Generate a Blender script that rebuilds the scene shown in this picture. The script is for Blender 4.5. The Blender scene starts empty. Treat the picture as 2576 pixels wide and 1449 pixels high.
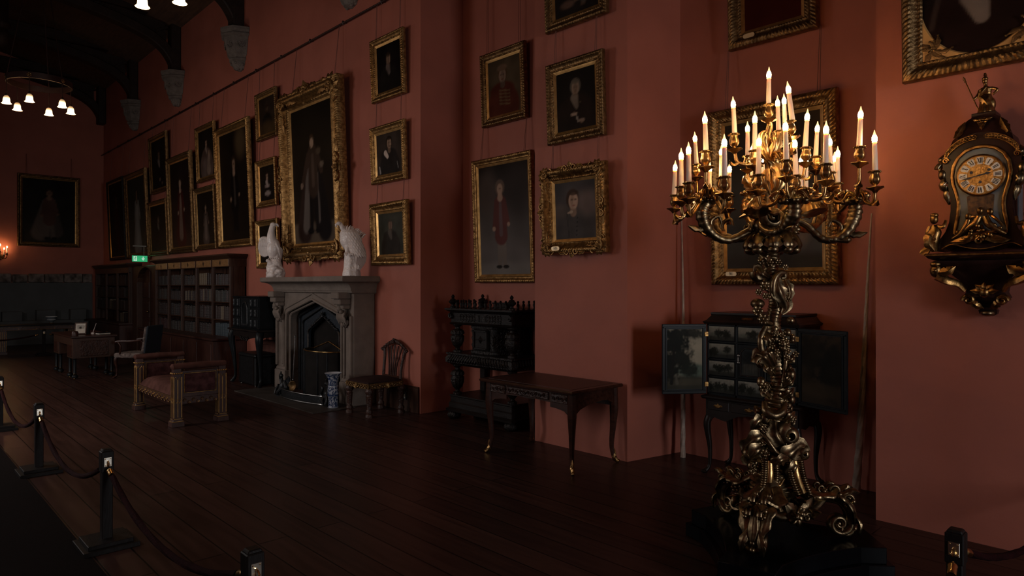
import bpy, math, random
from mathutils import Vector, Matrix, noise, Quaternion

PI = math.pi
R = math.radians
scene = bpy.context.scene
COL = scene.collection
random.seed(7)

# ------------------------------------------------------------------ camera model
TH = R(43.9)
S_, C_ = math.sin(TH), math.cos(TH)
F, HZ, CH = 1690.0, 717.0, 1.65


def ray(px, py):
    a, b = (px - 1288) / F, (HZ - py) / F
    return Vector((S_ + a * C_, C_ - a * S_, b))


def on_x(px, py, X):
    r = ray(px, py)
    return Vector((0, 0, CH)) + r * (X / r.x)


def on_y(px, py, Y):
    r = ray(px, py)
    return Vector((0, 0, CH)) + r * (Y / r.y)


# ------------------------------------------------------------------ materials
def lin(c):
    return tuple((x / 12.92 if x <= 0.04045 else ((x + 0.055) / 1.055) ** 2.4) for x in c)


def mat(name, col, rough=0.5, metal=0.0, var=0.25, scale=8.0, bump=0.0, bscale=40.0, spec=0.5,
        coat=0.0, col2=None, stretch=None, sheen=0.0, aniso=None):
    m = bpy.data.materials.new(name)
    m.use_nodes = True
    nt = m.node_tree
    b = nt.nodes['Principled BSDF']
    b.inputs['Roughness'].default_value = rough
    b.inputs['Metallic'].default_value = metal
    b.inputs['Specular IOR Level'].default_value = spec
    if coat:
        b.inputs['Coat Weight'].default_value = coat
        b.inputs['Coat Roughness'].default_value = 0.12
    if sheen:
        b.inputs['Sheen Weight'].default_value = sheen
    tc = nt.nodes.new('ShaderNodeTexCoord')
    mp = nt.nodes.new('ShaderNodeMapping')
    if stretch:
        mp.inputs['Scale'].default_value = stretch
    nt.links.new(tc.outputs['Object'], mp.inputs['Vector'])
    n = nt.nodes.new('ShaderNodeTexNoise')
    n.inputs['Scale'].default_value = scale
    n.inputs['Detail'].default_value = 6
    nt.links.new(mp.outputs['Vector'], n.inputs['Vector'])
    cr = nt.nodes.new('ShaderNodeValToRGB')
    c2 = col2 if col2 else tuple(x * (1 - var) for x in col)
    cr.color_ramp.elements[0].position = 0.35
    cr.color_ramp.elements[1].position = 0.65
    cr.color_ramp.elements[0].color = (*c2, 1)
    cr.color_ramp.elements[1].color = (*col, 1)
    nt.links.new(n.outputs['Fac'], cr.inputs['Fac'])
    nt.links.new(cr.outputs['Color'], b.inputs['Base Color'])
    if bump:
        n2 = nt.nodes.new('ShaderNodeTexNoise')
        n2.inputs['Scale'].default_value = bscale
        n2.inputs['Detail'].default_value = 5
        nt.links.new(mp.outputs['Vector'], n2.inputs['Vector'])
        bp = nt.nodes.new('ShaderNodeBump')
        bp.inputs['Strength'].default_value = bump
        bp.inputs['Distance'].default_value = 0.02
        nt.links.new(n2.outputs['Fac'], bp.inputs['Height'])
        nt.links.new(bp.outputs['Normal'], b.inputs['Normal'])
    return m


def emis(name, col, strength):
    m = bpy.data.materials.new(name)
    m.use_nodes = True
    b = m.node_tree.nodes['Principled BSDF']
    b.inputs['Base Color'].default_value = (*col, 1)
    b.inputs['Emission Color'].default_value = (*col, 1)
    b.inputs['Emission Strength'].default_value = strength
    return m


M = {}
M['wall'] = mat('red_plaster', (0.335, 0.105, 0.071), 0.62, var=0.13, scale=1.7, bump=0.10, bscale=14, spec=0.25)
M['ceiling'] = mat('dark_roof_boards', (0.10, 0.052, 0.030), 0.7, var=0.4, scale=3, stretch=(8, 1, 1))
M['timber'] = mat('dark_timber', (0.022, 0.011, 0.007), 0.62, var=0.4, scale=5, bump=0.3, bscale=20, spec=0.25)
M['corbel'] = mat('corbel_stone', (0.15, 0.125, 0.108), 0.85, var=0.3, scale=9, bump=0.6, bscale=35, spec=0.2)
M['stone'] = mat('fireplace_stone', (0.165, 0.128, 0.105), 0.8, var=0.22, scale=5, bump=0.35, bscale=30, spec=0.25)
M['rubble'] = mat('rough_stone', (0.22, 0.18, 0.16), 0.9, var=0.75, scale=6, bump=1.0, bscale=12, spec=0.1)
M['grey_panel'] = mat('grey_board', (0.085, 0.088, 0.088), 0.75, var=0.15, scale=3, spec=0.2)
M['hearth'] = mat('hearth_slab', (0.05, 0.04, 0.034), 0.5, var=0.25, scale=5, spec=0.3)
M['gilt'] = mat('gilt_wood', (0.325, 0.185, 0.068), 0.40, metal=0.9, scale=22, bump=0.2, bscale=90, col2=(0.125, 0.063, 0.020))
M['gilt_dull'] = mat('dull_gilt_wood', (0.22, 0.125, 0.05), 0.42, metal=0.85, scale=22, bump=0.2, bscale=90, col2=(0.085, 0.045, 0.016))
M['gilt_slip'] = mat('bright_gilt_slip', (0.50, 0.29, 0.105), 0.38, metal=0.85, scale=14, bump=0.05, bscale=50, col2=(0.32, 0.18, 0.06))
M['gilt_mat'] = mat('flat_gilt_mount', (0.5, 0.27, 0.085), 0.6, metal=0.15, scale=10, bump=0.05, bscale=60, col2=(0.4, 0.21, 0.065))
M['bronze'] = mat('gilt_bronze', (0.56, 0.345, 0.135), 0.30, metal=1.0, scale=30, bump=0.08, bscale=55, col2=(0.26, 0.15, 0.065))
M['bronze_dark'] = mat('aged_gilt_bronze', (0.28, 0.20, 0.108), 0.34, metal=1.0, scale=26, bump=0.07, bscale=60, col2=(0.10, 0.066, 0.037))
M['ormolu'] = mat('ormolu', (0.36, 0.20, 0.068), 0.34, metal=1.0, scale=40, bump=0.1, bscale=80, col2=(0.13, 0.066, 0.024))
M['brass'] = mat('brass', (0.72, 0.48, 0.2), 0.22, metal=1.0, scale=20, col2=(0.55, 0.34, 0.13))
M['nickel'] = mat('polished_plate', (0.85, 0.78, 0.66), 0.25, metal=1.0, scale=20, var=0.15)
M['steel'] = mat('worn_steel', (0.26, 0.25, 0.24), 0.3, metal=1.0, scale=20, var=0.4)
M['iron'] = mat('black_iron', (0.014, 0.015, 0.017), 0.42, metal=0.4, scale=12, var=0.4, bump=0.3, bscale=50)
M['blue_iron'] = mat('blued_iron', (0.03, 0.038, 0.048), 0.36, metal=0.5, scale=14, var=0.3, bump=0.2, bscale=50)
M['soot'] = mat('soot_black', (0.012, 0.010, 0.009), 0.9, var=0.3, spec=0.1)
M['ebony'] = mat('blackened_oak', (0.012, 0.0085, 0.0075), 0.38, scale=6, var=0.5, bump=0.25, bscale=45, spec=0.14, stretch=(1, 1, 4))
M['ebony_carved'] = mat('carved_blackened_oak', (0.013, 0.009, 0.0075), 0.36, scale=10, var=0.5, bump=0.8, bscale=38, spec=0.22)
M['mahogany'] = mat('dark_mahogany', (0.045, 0.016, 0.010), 0.32, scale=5, var=0.5, bump=0.08, bscale=40, stretch=(1.2, 8, 8), spec=0.25)
M['mahogany_carved'] = mat('carved_mahogany', (0.042, 0.016, 0.010), 0.34, scale=12, var=0.5, bump=0.6, bscale=45, spec=0.28)
M['walnut'] = mat('brown_oak', (0.05, 0.021, 0.012), 0.45, scale=5, var=0.4, bump=0.15, bscale=40, stretch=(8, 8, 1.2), spec=0.25)
M['oak_pale'] = mat('polished_oak_frieze', (0.22, 0.115, 0.045), 0.33, scale=6, var=0.4, bump=0.1, bscale=40, stretch=(2, 2, 8), spec=0.5)
M['redwood'] = mat('red_brown_wood', (0.045, 0.0145, 0.009), 0.42, scale=4, var=0.45, bump=0.1, bscale=40, stretch=(8, 8, 1.2), spec=0.4)
M['lacquer'] = mat('black_lacquer', (0.008, 0.009, 0.010), 0.34, scale=8, var=0.3, spec=0.13)
M['lacquer_brown'] = mat('brown_black_lacquer', (0.013, 0.008, 0.0065), 0.34, scale=8, var=0.4, spec=0.25)
M['plinth'] = mat('plinth_black', (0.004, 0.004, 0.005), 0.2, scale=8, var=0.3, spec=0.09)
M['velvet_pink'] = mat('rose_velvet', (0.085, 0.036, 0.028), 0.9, scale=9, var=0.4, bump=0.15, bscale=60, spec=0.04)
M['velvet_panel'] = mat('rose_damask', (0.08, 0.033, 0.033), 0.8, scale=16, var=0.55, bump=0.2, bscale=30, spec=0.05)
M['velvet_dark'] = mat('dark_brown_velvet', (0.024, 0.0095, 0.008), 0.85, scale=9, var=0.35, spec=0.15)
M['rope'] = mat('crimson_rope', (0.016, 0.0022, 0.0026), 0.9, scale=30, var=0.4, bump=0.3, bscale=80, spec=0.08)
M['post'] = mat('black_stained_post', (0.010, 0.0075, 0.007), 0.5, scale=8, var=0.4, bump=0.15, bscale=30, stretch=(4, 4, 0.6), spec=0.14)
M['leather'] = mat('black_leather', (0.007, 0.0066, 0.007), 0.45, scale=20, var=0.4, bump=0.2, bscale=60, spec=0.15)
M['blue_cloth'] = mat('navy_cloth', (0.012, 0.017, 0.025), 0.8, scale=20, var=0.3)
M['tapestry'] = mat('floral_tapestry', (0.16, 0.12, 0.10), 0.85, scale=26, col2=(0.035, 0.02, 0.018))
M['porcelain'] = mat('white_porcelain', (0.66, 0.575, 0.535), 0.28, scale=20, var=0.12, bump=0.5, bscale=38, spec=0.5)
M['porcelain_smooth'] = mat('white_glaze', (0.66, 0.575, 0.535), 0.25, scale=12, var=0.10, bump=0.22, bscale=45, spec=0.5)
M['wax'] = mat('candle_sleeve', (0.86, 0.68, 0.56), 0.5, scale=14, var=0.05)
M['tusk'] = mat('tusk_ivory', (0.36, 0.27, 0.21), 0.5, scale=12, var=0.35, bump=0.3, bscale=30)
M['white_plastic'] = mat('white_plastic', (0.55, 0.55, 0.53), 0.4, var=0.05)
M['grey_metal'] = mat('grey_metal', (0.28, 0.26, 0.24), 0.45, metal=0.4, var=0.2)
M['black_plastic'] = mat('black_plastic', (0.012, 0.012, 0.012), 0.4, var=0.1)
M['paper'] = mat('aged_paper', (0.42, 0.37, 0.31), 0.8, scale=14, var=0.25)
M['cord'] = mat('picture_cord', (0.16, 0.058, 0.042), 0.8, var=0.3)
M['rail'] = mat('rail_iron', (0.03, 0.013, 0.01), 0.5, metal=0.5, var=0.3)
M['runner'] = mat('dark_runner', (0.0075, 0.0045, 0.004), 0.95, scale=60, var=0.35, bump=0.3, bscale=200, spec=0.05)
M['enamel'] = mat('white_enamel', (0.62, 0.58, 0.55), 0.3, var=0.06)
M['ink'] = mat('numeral_ink', (0.012, 0.014, 0.03), 0.5, var=0.1)
M['dial_brass'] = mat('engraved_dial_brass', (0.62, 0.36, 0.12), 0.42, metal=0.85, scale=55, bump=0.3, bscale=90, col2=(0.32, 0.17, 0.05))
M['blue_glass_panel'] = mat('blue_grey_panel', (0.12, 0.135, 0.15), 0.3, scale=6, var=0.3, spec=0.5)
M['boulle'] = mat('tortoiseshell_veneer', (0.026, 0.010, 0.008), 0.3, scale=10, var=0.5, spec=0.2)
M['boulle_inlay'] = mat('brass_inlay', (0.12, 0.06, 0.03), 0.4, scale=45, col2=(0.022, 0.010, 0.008), metal=0.3)
M['label_plate'] = mat('brass_label', (0.62, 0.45, 0.26), 0.4, metal=0.5, var=0.15)
M['glass_dark'] = mat('window_reveal', (0.3, 0.3, 0.3), 0.6, var=0.1)

# the floor: wide old boards running down the hall
def floor_material():
    m = bpy.data.materials.new('polished_floor_boards')
    m.use_nodes = True
    nt = m.node_tree
    b = nt.nodes['Principled BSDF']
    tc = nt.nodes.new('ShaderNodeTexCoord')
    mp = nt.nodes.new('ShaderNodeMapping')
    mp.inputs['Rotation'].default_value = (0, 0, R(90))
    nt.links.new(tc.outputs['Object'], mp.inputs['Vector'])
    br = nt.nodes.new('ShaderNodeTexBrick')
    br.inputs['Scale'].default_value = 1
    br.inputs['Brick Width'].default_value = 4.2
    br.inputs['Row Height'].default_value = 0.2
    br.inputs['Mortar Size'].default_value = 0.005
    br.inputs['Mortar Smooth'].default_value = 0.1
    br.offset = 0.37
    br.inputs['Color1'].default_value = (0.031, 0.0140, 0.0108, 1)
    br.inputs['Color2'].default_value = (0.047, 0.021, 0.016, 1)
    br.inputs['Mortar'].default_value = (0.005, 0.003, 0.002, 1)
    nt.links.new(mp.outputs['Vector'], br.inputs['Vector'])
    mp2 = nt.nodes.new('ShaderNodeMapping')
    mp2.inputs['Scale'].default_value = (7, 0.5, 1)
    nt.links.new(tc.outputs['Object'], mp2.inputs['Vector'])
    n = nt.nodes.new('ShaderNodeTexNoise')
    n.inputs['Scale'].default_value = 3
    n.inputs['Detail'].default_value = 7
    nt.links.new(mp2.outputs['Vector'], n.inputs['Vector'])
    mx = nt.nodes.new('ShaderNodeMix')
    mx.data_type = 'RGBA'
    mx.blend_type = 'MULTIPLY'
    mx.inputs[0].default_value = 0.75
    cr = nt.nodes.new('ShaderNodeValToRGB')
    cr.color_ramp.elements[0].position = 0.3
    cr.color_ramp.elements[1].position = 0.7
    cr.color_ramp.elements[0].color = (0.5, 0.5, 0.5, 1)
    cr.color_ramp.elements[1].color = (1.2, 1.2, 1.2, 1)
    nt.links.new(n.outputs['Fac'], cr.inputs['Fac'])
    nt.links.new(br.outputs['Color'], mx.inputs[6])
    nt.links.new(cr.outputs['Color'], mx.inputs[7])
    nt.links.new(mx.outputs[2], b.inputs['Base Color'])
    mr = nt.nodes.new('ShaderNodeMapRange')
    mr.inputs['To Min'].default_value = 0.26
    mr.inputs['To Max'].default_value = 0.42
    nt.links.new(n.outputs['Fac'], mr.inputs['Value'])
    nt.links.new(mr.outputs[0], b.inputs['Roughness'])
    b.inputs['Specular IOR Level'].default_value = 0.17
    bp = nt.nodes.new('ShaderNodeBump')
    bp.inputs['Strength'].default_value = 0.35
    bp.inputs['Distance'].default_value = 0.006
    inv = nt.nodes.new('ShaderNodeMath')
    inv.operation = 'MULTIPLY_ADD'
    inv.inputs[1].default_value = -1
    inv.inputs[2].default_value = 1
    nt.links.new(br.outputs['Fac'], inv.inputs[0])
    add = nt.nodes.new('ShaderNodeMath')
    add.operation = 'MULTIPLY_ADD'
    add.inputs[1].default_value = 0.35
    nt.links.new(n.outputs['Fac'], add.inputs[0])
    nt.links.new(inv.outputs[0], add.inputs[2])
    nt.links.new(add.outputs[0], bp.inputs['Height'])
    nt.links.new(bp.outputs['Normal'], b.inputs['Normal'])
    return m


M['floor'] = floor_material()
wb_ = M['wax'].node_tree.nodes['Principled BSDF']
wb_.inputs['Subsurface Weight'].default_value = 0.7
wb_.inputs['Subsurface Radius'].default_value = (0.02, 0.012, 0.008)
wb_.inputs['Subsurface Scale'].default_value = 1.0


# painted canvases and painted panels take their picture from a colour attribute
def paint_material(name, rough, spec, bump):
    m = bpy.data.materials.new(name)
    m.use_nodes = True
    nt = m.node_tree
    b = nt.nodes['Principled BSDF']
    at = nt.nodes.new('ShaderNodeAttribute')
    at.attribute_name = 'Pigment'
    nt.links.new(at.outputs['Color'], b.inputs['Base Color'])
    b.inputs['Roughness'].default_value = rough
    b.inputs['Specular IOR Level'].default_value = spec
    tc = nt.nodes.new('ShaderNodeTexCoord')
    n = nt.nodes.new('ShaderNodeTexNoise')
    n.inputs['Scale'].default_value = 60
    nt.links.new(tc.outputs['Object'], n.inputs['Vector'])
    bp = nt.nodes.new('ShaderNodeBump')
    bp.inputs['Strength'].default_value = bump
    bp.inputs['Distance'].default_value = 0.004
    nt.links.new(n.outputs['Fac'], bp.inputs['Height'])
    nt.links.new(bp.outputs['Normal'], b.inputs['Normal'])
    return m


M['canvas'] = paint_material('oil_on_canvas', 0.45, 0.035, 0.2)
M['panel_paint'] = paint_material('painted_panel', 0.45, 0.04, 0.1)
M['blue_white'] = paint_material('blue_and_white_glaze', 0.18, 0.5, 0.03)


def lamp_material(name, col, s_lo, s_hi, z_lo, z_hi, base):
    """a lit glass lamp: glows hardest around its filament, less towards the tip"""
    m = bpy.data.materials.new(name)
    m.use_nodes = True
    nt = m.node_tree
    b = nt.nodes['Principled BSDF']
    b.inputs['Base Color'].default_value = (*base, 1)
    b.inputs['Roughness'].default_value = 0.2
    tc = nt.nodes.new('ShaderNodeTexCoord')
    sp = nt.nodes.new('ShaderNodeSeparateXYZ')
    nt.links.new(tc.outputs['Object'], sp.inputs[0])
    mr = nt.nodes.new('ShaderNodeMapRange')
    mr.inputs['From Min'].default_value = z_lo
    mr.inputs['From Max'].default_value = z_hi
    mr.inputs['To Min'].default_value = s_lo
    mr.inputs['To Max'].default_value = s_hi
    mr.interpolation_type = 'SMOOTHSTEP'
    nt.links.new(sp.outputs['Z'], mr.inputs['Value'])
    b.inputs['Emission Color'].default_value = (*col, 1)
    nt.links.new(mr.outputs[0], b.inputs['Emission Strength'])
    return m


M['flame'] = lamp_material('candle_lamp_glow', (1.0, 0.60, 0.25), 108.0, 1.8, 0.026, 0.042, (0.8, 0.6, 0.3))
M['shade_glow'] = lamp_material('lit_glass_shade', (1.0, 0.60, 0.28), 6.0, 0.42, 0.05, 0.10, (0.7, 0.5, 0.35))
M['exit_green'] = emis('exit_sign_green', (0.03, 0.36, 0.15), 0.75)
M['exit_white'] = emis('exit_sign_white', (0.60, 0.75, 0.66), 0.62)


# ------------------------------------------------------------------ mesh building
def cr(pts, n):
    """Catmull-Rom through the points, n samples per span"""
    P = [Vector(p) for p in pts]
    P = [P[0] * 2 - P[1]] + P + [P[-1] * 2 - P[-2]]
    out = []
    for i in range(1, len(P) - 2):
        for k in range(n):
            t = k / n
            a, b, c, d = P[i - 1], P[i], P[i + 1], P[i + 2]
            out.append(0.5 * ((2 * b) + (c - a) * t + (2 * a - 5 * b + 4 * c - d) * t * t + (3 * b - a - 3 * c + d) * t ** 3))
    out.append(P[-2].copy())
    return out


class MB:
    def __init__(s):
        s.v, s.f, s.m = [], [], Matrix.Identity(4)

    def add(s, vs, fs):
        o = len(s.v)
        s.v += [s.m @ Vector(v) for v in vs]
        s.f += [tuple(i + o for i in f) for f in fs]

    def box(s, c, d, rz=0.0, rx=0.0, ry=0.0, taper=1.0):
        x, y, z = d[0] / 2, d[1] / 2, d[2] / 2
        rot = Matrix.Rotation(rz, 3, 'Z') @ Matrix.Rotation(ry, 3, 'Y') @ Matrix.Rotation(rx, 3, 'X')
        vs = []
        for sz in (-1, 1):
            k = taper if sz > 0 else 1
            for sx, sy in ((-1, -1), (1, -1), (1, 1), (-1, 1)):
                vs.append(Vector(c) + rot @ Vector((sx * x * k, sy * y * k, sz * z)))
        s.add(vs, [(3, 2, 1, 0), (4, 5, 6, 7), (0, 1, 5, 4), (1, 2, 6, 5), (2, 3, 7, 6), (3, 0, 4, 7)])
        return s

    def span(s, a, b):
        return s.box([(a[i] + b[i]) / 2 for i in range(3)], [abs(b[i] - a[i]) for i in range(3)])

    def lathe(s, prof, c=(0, 0, 0), n=20, lobes=0, amp=0.0, sx=1.0, sy=1.0, axis=None, cap=True):
        q = Vector((0, 0, 1)).rotation_difference(Vector(axis).normalized()).to_matrix() if axis else Matrix.Identity(3)
        vs, fs = [], []
        for j, p in enumerate(prof):
            r, z = p[0], p[1]
            a_ = p[2] if len(p) > 2 else amp
            for i in range(n):
                a = 2 * PI * i / n
                k = r * (1 + a_ * math.cos(lobes * a)) if lobes else r
                vs.append(Vector(c) + q @ Vector((k * math.cos(a) * sx, k * math.sin(a) * sy, z)))
        for j in range(len(prof) - 1):
            for i in range(n):
                a, b = j * n + i, j * n + (i + 1) % n
                fs.append((a, b, b + n, a + n))
        if cap:
            fs.append(tuple(range(n))[::-1])
            o = (len(prof) - 1) * n
            fs.append(tuple(range(o, o + n)))
        s.add(vs, fs)
        return s

    def sph(s, c, r, n=10, m=7, rot=None):
        r = (r, r, r) if not hasattr(r, '__len__') else r
        q = rot or Matrix.Identity(3)
        vs, fs = [], []
        for j in range(m + 1):
            th = PI * j / m
            for i in range(n):
                a = 2 * PI * i / n
                vs.append(Vector(c) + q @ Vector((r[0] * math.sin(th) * math.cos(a), r[1] * math.sin(th) * math.sin(a), r[2] * math.cos(th))))
        for j in range(m):
            for i in range(n):
                a, b = j * n + i, j * n + (i + 1) % n
                fs.append((a, a + n, b + n, b))
        s.add(vs, fs)
        return s

    def tube(s, pts, rad, n=8, flat=1.0, up=None, ribs=0, ribamp=0.0, twist=0.0, cap=True):
        P = [Vector(p) for p in pts]
        L = len(P)
        if not hasattr(rad, '__len__'):
            rad = [rad] * L
        elif len(rad) != L:
            k = len(rad) - 1
            rr = []
            for i in range(L):
                t = i / (L - 1) * k
                a = min(int(t), k - 1)
                rr.append(rad[a] + (rad[a + 1] - rad[a]) * (t - a))
            rad = rr
        T = [(P[min(i + 1, L - 1)] - P[max(i - 1, 0)]).normalized() for i in range(L)]
        u = Vector(up) if up else (Vector((0, 0, 1)) if abs(T[0].z) < 0.9 else Vector((1, 0, 0)))
        u = (u - T[0] * u.dot(T[0])).normalized()
        vs, fs = [], []
        for i in range(L):
            if i:
                u = T[i - 1].rotation_difference(T[i]) @ u
            w = T[i].cross(u)
            for k in range(n):
                a = 2 * PI * k / n + twist * i
                rr = rad[i] * (1 + (ribamp * math.cos(ribs * (a - twist * i)) if ribs else 0))
                vs.append(P[i] + u * rr * math.cos(a) + w * rr * flat * math.sin(a))
        for i in range(L - 1):
            for k in range(n):
                a, b = i * n + k, i * n + (k + 1) % n
                fs.append((a, b, b + n, a + n))
        if cap:
            fs.append(tuple(range(n))[::-1])
            fs.append(tuple(range((L - 1) * n, L * n)))
        s.add(vs, fs)
        return s

    def leaf(s, pts, width, normal, ridge=0.25, thick=0.006, n=5, k=7, lobes=3):
        """a carved leaf: a curved strip with lengthwise flutes and a lobed edge"""
        P = cr(pts, n)
        L = len(P)
        N = Vector(normal).normalized()
        vs, fs = [], []
        for side in (1, -1):
            for i in range(L):
                t = i / (L - 1)
                T = (P[min(i + 1, L - 1)] - P[max(i - 1, 0)]).normalized()
                w = N.cross(T)
                w = w.normalized() if w.length > 1e-5 else Vector((1, 0, 0))
                nn = T.cross(w)
                wd = width * (math.sin(PI * min(1, 0.12 + 0.88 * t)) ** 0.7 + 0.06) * (1 + 0.22 * math.cos(lobes * 2 * PI * t))
                for j in range(k):
                    q = j / (k - 1) * 2 - 1
                    bow = -0.35 * q * q * wd + ridge * 0.35 * wd * math.cos(q * PI * 2.0)
                    vs.append(P[i] + w * q * wd + nn * (bow + side * thick))
        for side in (0, 1):
            o = side * L * k
            for i in range(L - 1):
                for j in range(k - 1):
                    a = o + i * k + j
                    q = (a, a + 1, a + k + 1, a + k)
                    fs.append(q if side == 0 else q[::-1])
        o = L * k
        for i in range(L - 1):
            for j in (0, k - 1):
                a = i * k + j
                q = (a, a + k, a + k + o, a + o)
                fs.append(q if j == 0 else q[::-1])
        for i in (0, L - 1):
            for j in range(k - 1):
                a = i * k + j
                q = (a, a + 1, a + 1 + o, a + o)
                fs.append(q[::-1] if i == 0 else q)
        s.add(vs, fs)
        return s

    def scroll(s, c, u, v, r0, r1, turns, wid, a0=0.0, n=10, flat=1.6, steps=16, ribs=0, ribamp=0.0):
        """a spiral volute in the plane of u and v; wid is the section radius at start and end"""
        c, u, v = Vector(c), Vector(u).normalized(), Vector(v).normalized()
        K = max(6, int(steps * abs(turns)))
        pts = []
        for i in range(K + 1):
            t = i / K
            a = a0 + turns * 2 * PI * t
            r = r0 + (r1 - r0) * t
            pts.append(c + u * r * math.cos(a) + v * r * math.sin(a))
        s.tube(pts, list(wid) if hasattr(wid, '__len__') else wid, n=n, flat=flat, up=(pts[0] - c).normalized(), ribs=ribs, ribamp=ribamp)
        return s

    def rosette(s, c, nrm, r, petals=6):
        c = Vector(c)
        q = Vector((0, 0, 1)).rotation_difference(Vector(nrm).normalized()).to_matrix()
        for i in range(petals):
            a = 2 * PI * i / petals
            d = q @ Vector((math.cos(a), math.sin(a), 0.15))
            rot = q @ Matrix.Rotation(a, 3, 'Z') @ Matrix.Rotation(R(-25), 3, 'Y')
            s.sph(c + d * r * 0.55, (r * 0.5, r * 0.42, r * 0.2), 8, 5, rot)
        s.sph(c + q @ Vector((0, 0, r * 0.2)), r * 0.34, 8, 6)
        return s

    def beads(s, pts, r, n=6):
        for p in pts:
            s.sph(p, r, n, 5)
        return s

    def poly(s, pts, depth_vec):
        """prism: polygon extruded by a vector"""
        P = [Vector(p) for p in pts]
        D = Vector(depth_vec)
        n = len(P)
        s.add(P + [p + D for p in P], [tuple(range(n))[::-1], tuple(range(n, 2 * n))] + [(i, (i + 1) % n, (i + 1) % n + n, i + n) for i in range(n)])
        return s

    def build(s, name, material, parent=None, smooth=44, bevel=0.0, loc=None, rotz=0.0, seg=1):
        me = bpy.data.meshes.new(name)
        me.from_pydata([tuple(v) for v in s.v], [], s.f)
        me.validate()
        import bmesh
        b = bmesh.new()
        b.from_mesh(me)
        bmesh.ops.recalc_face_normals(b, faces=b.faces)
        b.to_mesh(me)
        b.free()
        if smooth:
            me.polygons.foreach_set('use_smooth', [True] * len(me.polygons))
            me.set_sharp_from_angle(angle=R(smooth))
        o = bpy.data.objects.new(name, me)
        COL.objects.link(o)
        me.materials.append(M[material] if isinstance(material, str) else material)
        if parent:
            o.parent = parent
        if loc:
            o.location = loc
        o.rotation_euler.z = rotz
        if bevel:
            md = o.modifiers.new('bevel', 'BEVEL')
            md.width = bevel
            md.segments = seg
            md.limit_method = 'ANGLE'
            md.angle_limit = R(50)
            md.harden_normals = False
        return o


def tag(o, label, cat, group=None):
    o['label'] = label
    o['category'] = cat
    if group:
        o['group'] = group
    return o


def thing(name, label, cat, loc=(0, 0, 0), rotz=0.0, group=None):
    o = bpy.data.objects.new(name, None)
    o.empty_display_size = 0.1
    COL.objects.link(o)
    o.location = loc
    o.rotation_euler.z = rotz
    return tag(o, label, cat, group)


def structure(o):
    o['kind'] = 'structure'
    return o


def dup(root, label, loc=None, rotz=None, group=None):
    r = root.copy()
    COL.objects.link(r)
    if loc is not None:
        r.location = loc
    if rotz is not None:
        r.rotation_euler.z = rotz
    r['label'] = label
    if group:
        r['group'] = group
    for ch in list(root.children):
        c = ch.copy()
        COL.objects.link(c)
        c.parent = r
        for g in list(ch.children):
            d = g.copy()
            COL.objects.link(d)
            d.parent = c
    return r

# ------------------------------------------------------------------ the hall
XW, XB, HT, YE, XL, YB = 5.12, 5.80, 7.45, 22.9, -1.35, -5.2
A_, B_, Cc, D_ = 7.01, 4.97, 3.77, 1.63

mb = MB()
plan = [(XW, YE + .3), (XW, A_), (XB, A_ - .03), (XB, B_ + .08), (XW, B_), (XW, Cc), (XB, Cc - .14), (XB, D_ + .1), (XW, D_), (XW, YB - .3),
        (XB + .5, YB - .3), (XB + .5, YE + .3)]
mb.poly([(x, y, 0) for x, y in plan], (0, 0, HT + .05))
structure(mb.build('wall_right', 'wall', smooth=0))

structure(MB().span((XL - .3, YE, 0), (XW + .1, YE + .3, HT + 1.2)).build('wall_end', 'wall', smooth=0))
structure(MB().span((XL - .4, YB - .4, -.2), (XB + .5, YE + .4, 0)).build('floor', 'floor', smooth=0))

XM = (XW + XL) / 2
mb = MB()
for x0, x1 in ((XW + .4, XM), (XL - .4, XM)):
    z0 = HT - .05 - .05
    mb.poly([(x0, YB - .4, z0), (x1, YB - .4, HT + .75), (x1, YB - .4, HT + .9), (x0, YB - .4, z0 + .2)], (0, YE - YB + .8, 0))
structure(mb.build('ceiling', 'ceiling', smooth=0))


def wall_with_windows(name, axis, pos, lo, hi, wins, thick):
    """a wall with real openings; wins = (centre, half width, sill, head)"""
    mb = MB()

    def seg(a, b, z0, z1):
        if axis == 'x':
            mb.span((pos, a, z0), (pos - thick, b, z1))
        else:
            mb.span((a, pos, z0), (b, pos - thick, z1))
    cur = lo
    for c, hw, s, h in sorted(wins):
        seg(cur, c - hw, 0, HT + .9)
        seg(c - hw, c + hw, 0, s)
        seg(c - hw, c + hw, h, HT + .9)
        cur = c + hw
    seg(cur, hi, 0, HT + .9)
    return structure(mb.build(name, 'wall', smooth=0))


left_wins = [(4.6, .6, 1.0, 3.4), (9.2, .75, 1.0, 3.6), (14.2, .75, 1.0, 3.6)]
back_wins = [(2.0, .55, .9, 3.1)]
wall_with_windows('wall_left', 'x', XL, YB - .4, YE + .3, left_wins, .45)
wall_with_windows('wall_back', 'y', YB, XL - .45, XW + .1, back_wins, .4)

glass = bpy.data.materials.new('clear_window_glass')
glass.use_nodes = True
nt = glass.node_tree
nt.nodes.clear()
o_ = nt.nodes.new('ShaderNodeOutputMaterial')
tr = nt.nodes.new('ShaderNodeBsdfTransparent')
gl = nt.nodes.new('ShaderNodeBsdfGlossy')
gl.inputs['Roughness'].default_value = 0.05
mxs = nt.nodes.new('ShaderNodeMixShader')
mxs.inputs[0].default_value = 0.08
nt.links.new(tr.outputs[0], mxs.inputs[1])
nt.links.new(gl.outputs[0], mxs.inputs[2])
nt.links.new(mxs.outputs[0], o_.inputs[0])
M['glass'] = glass

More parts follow.
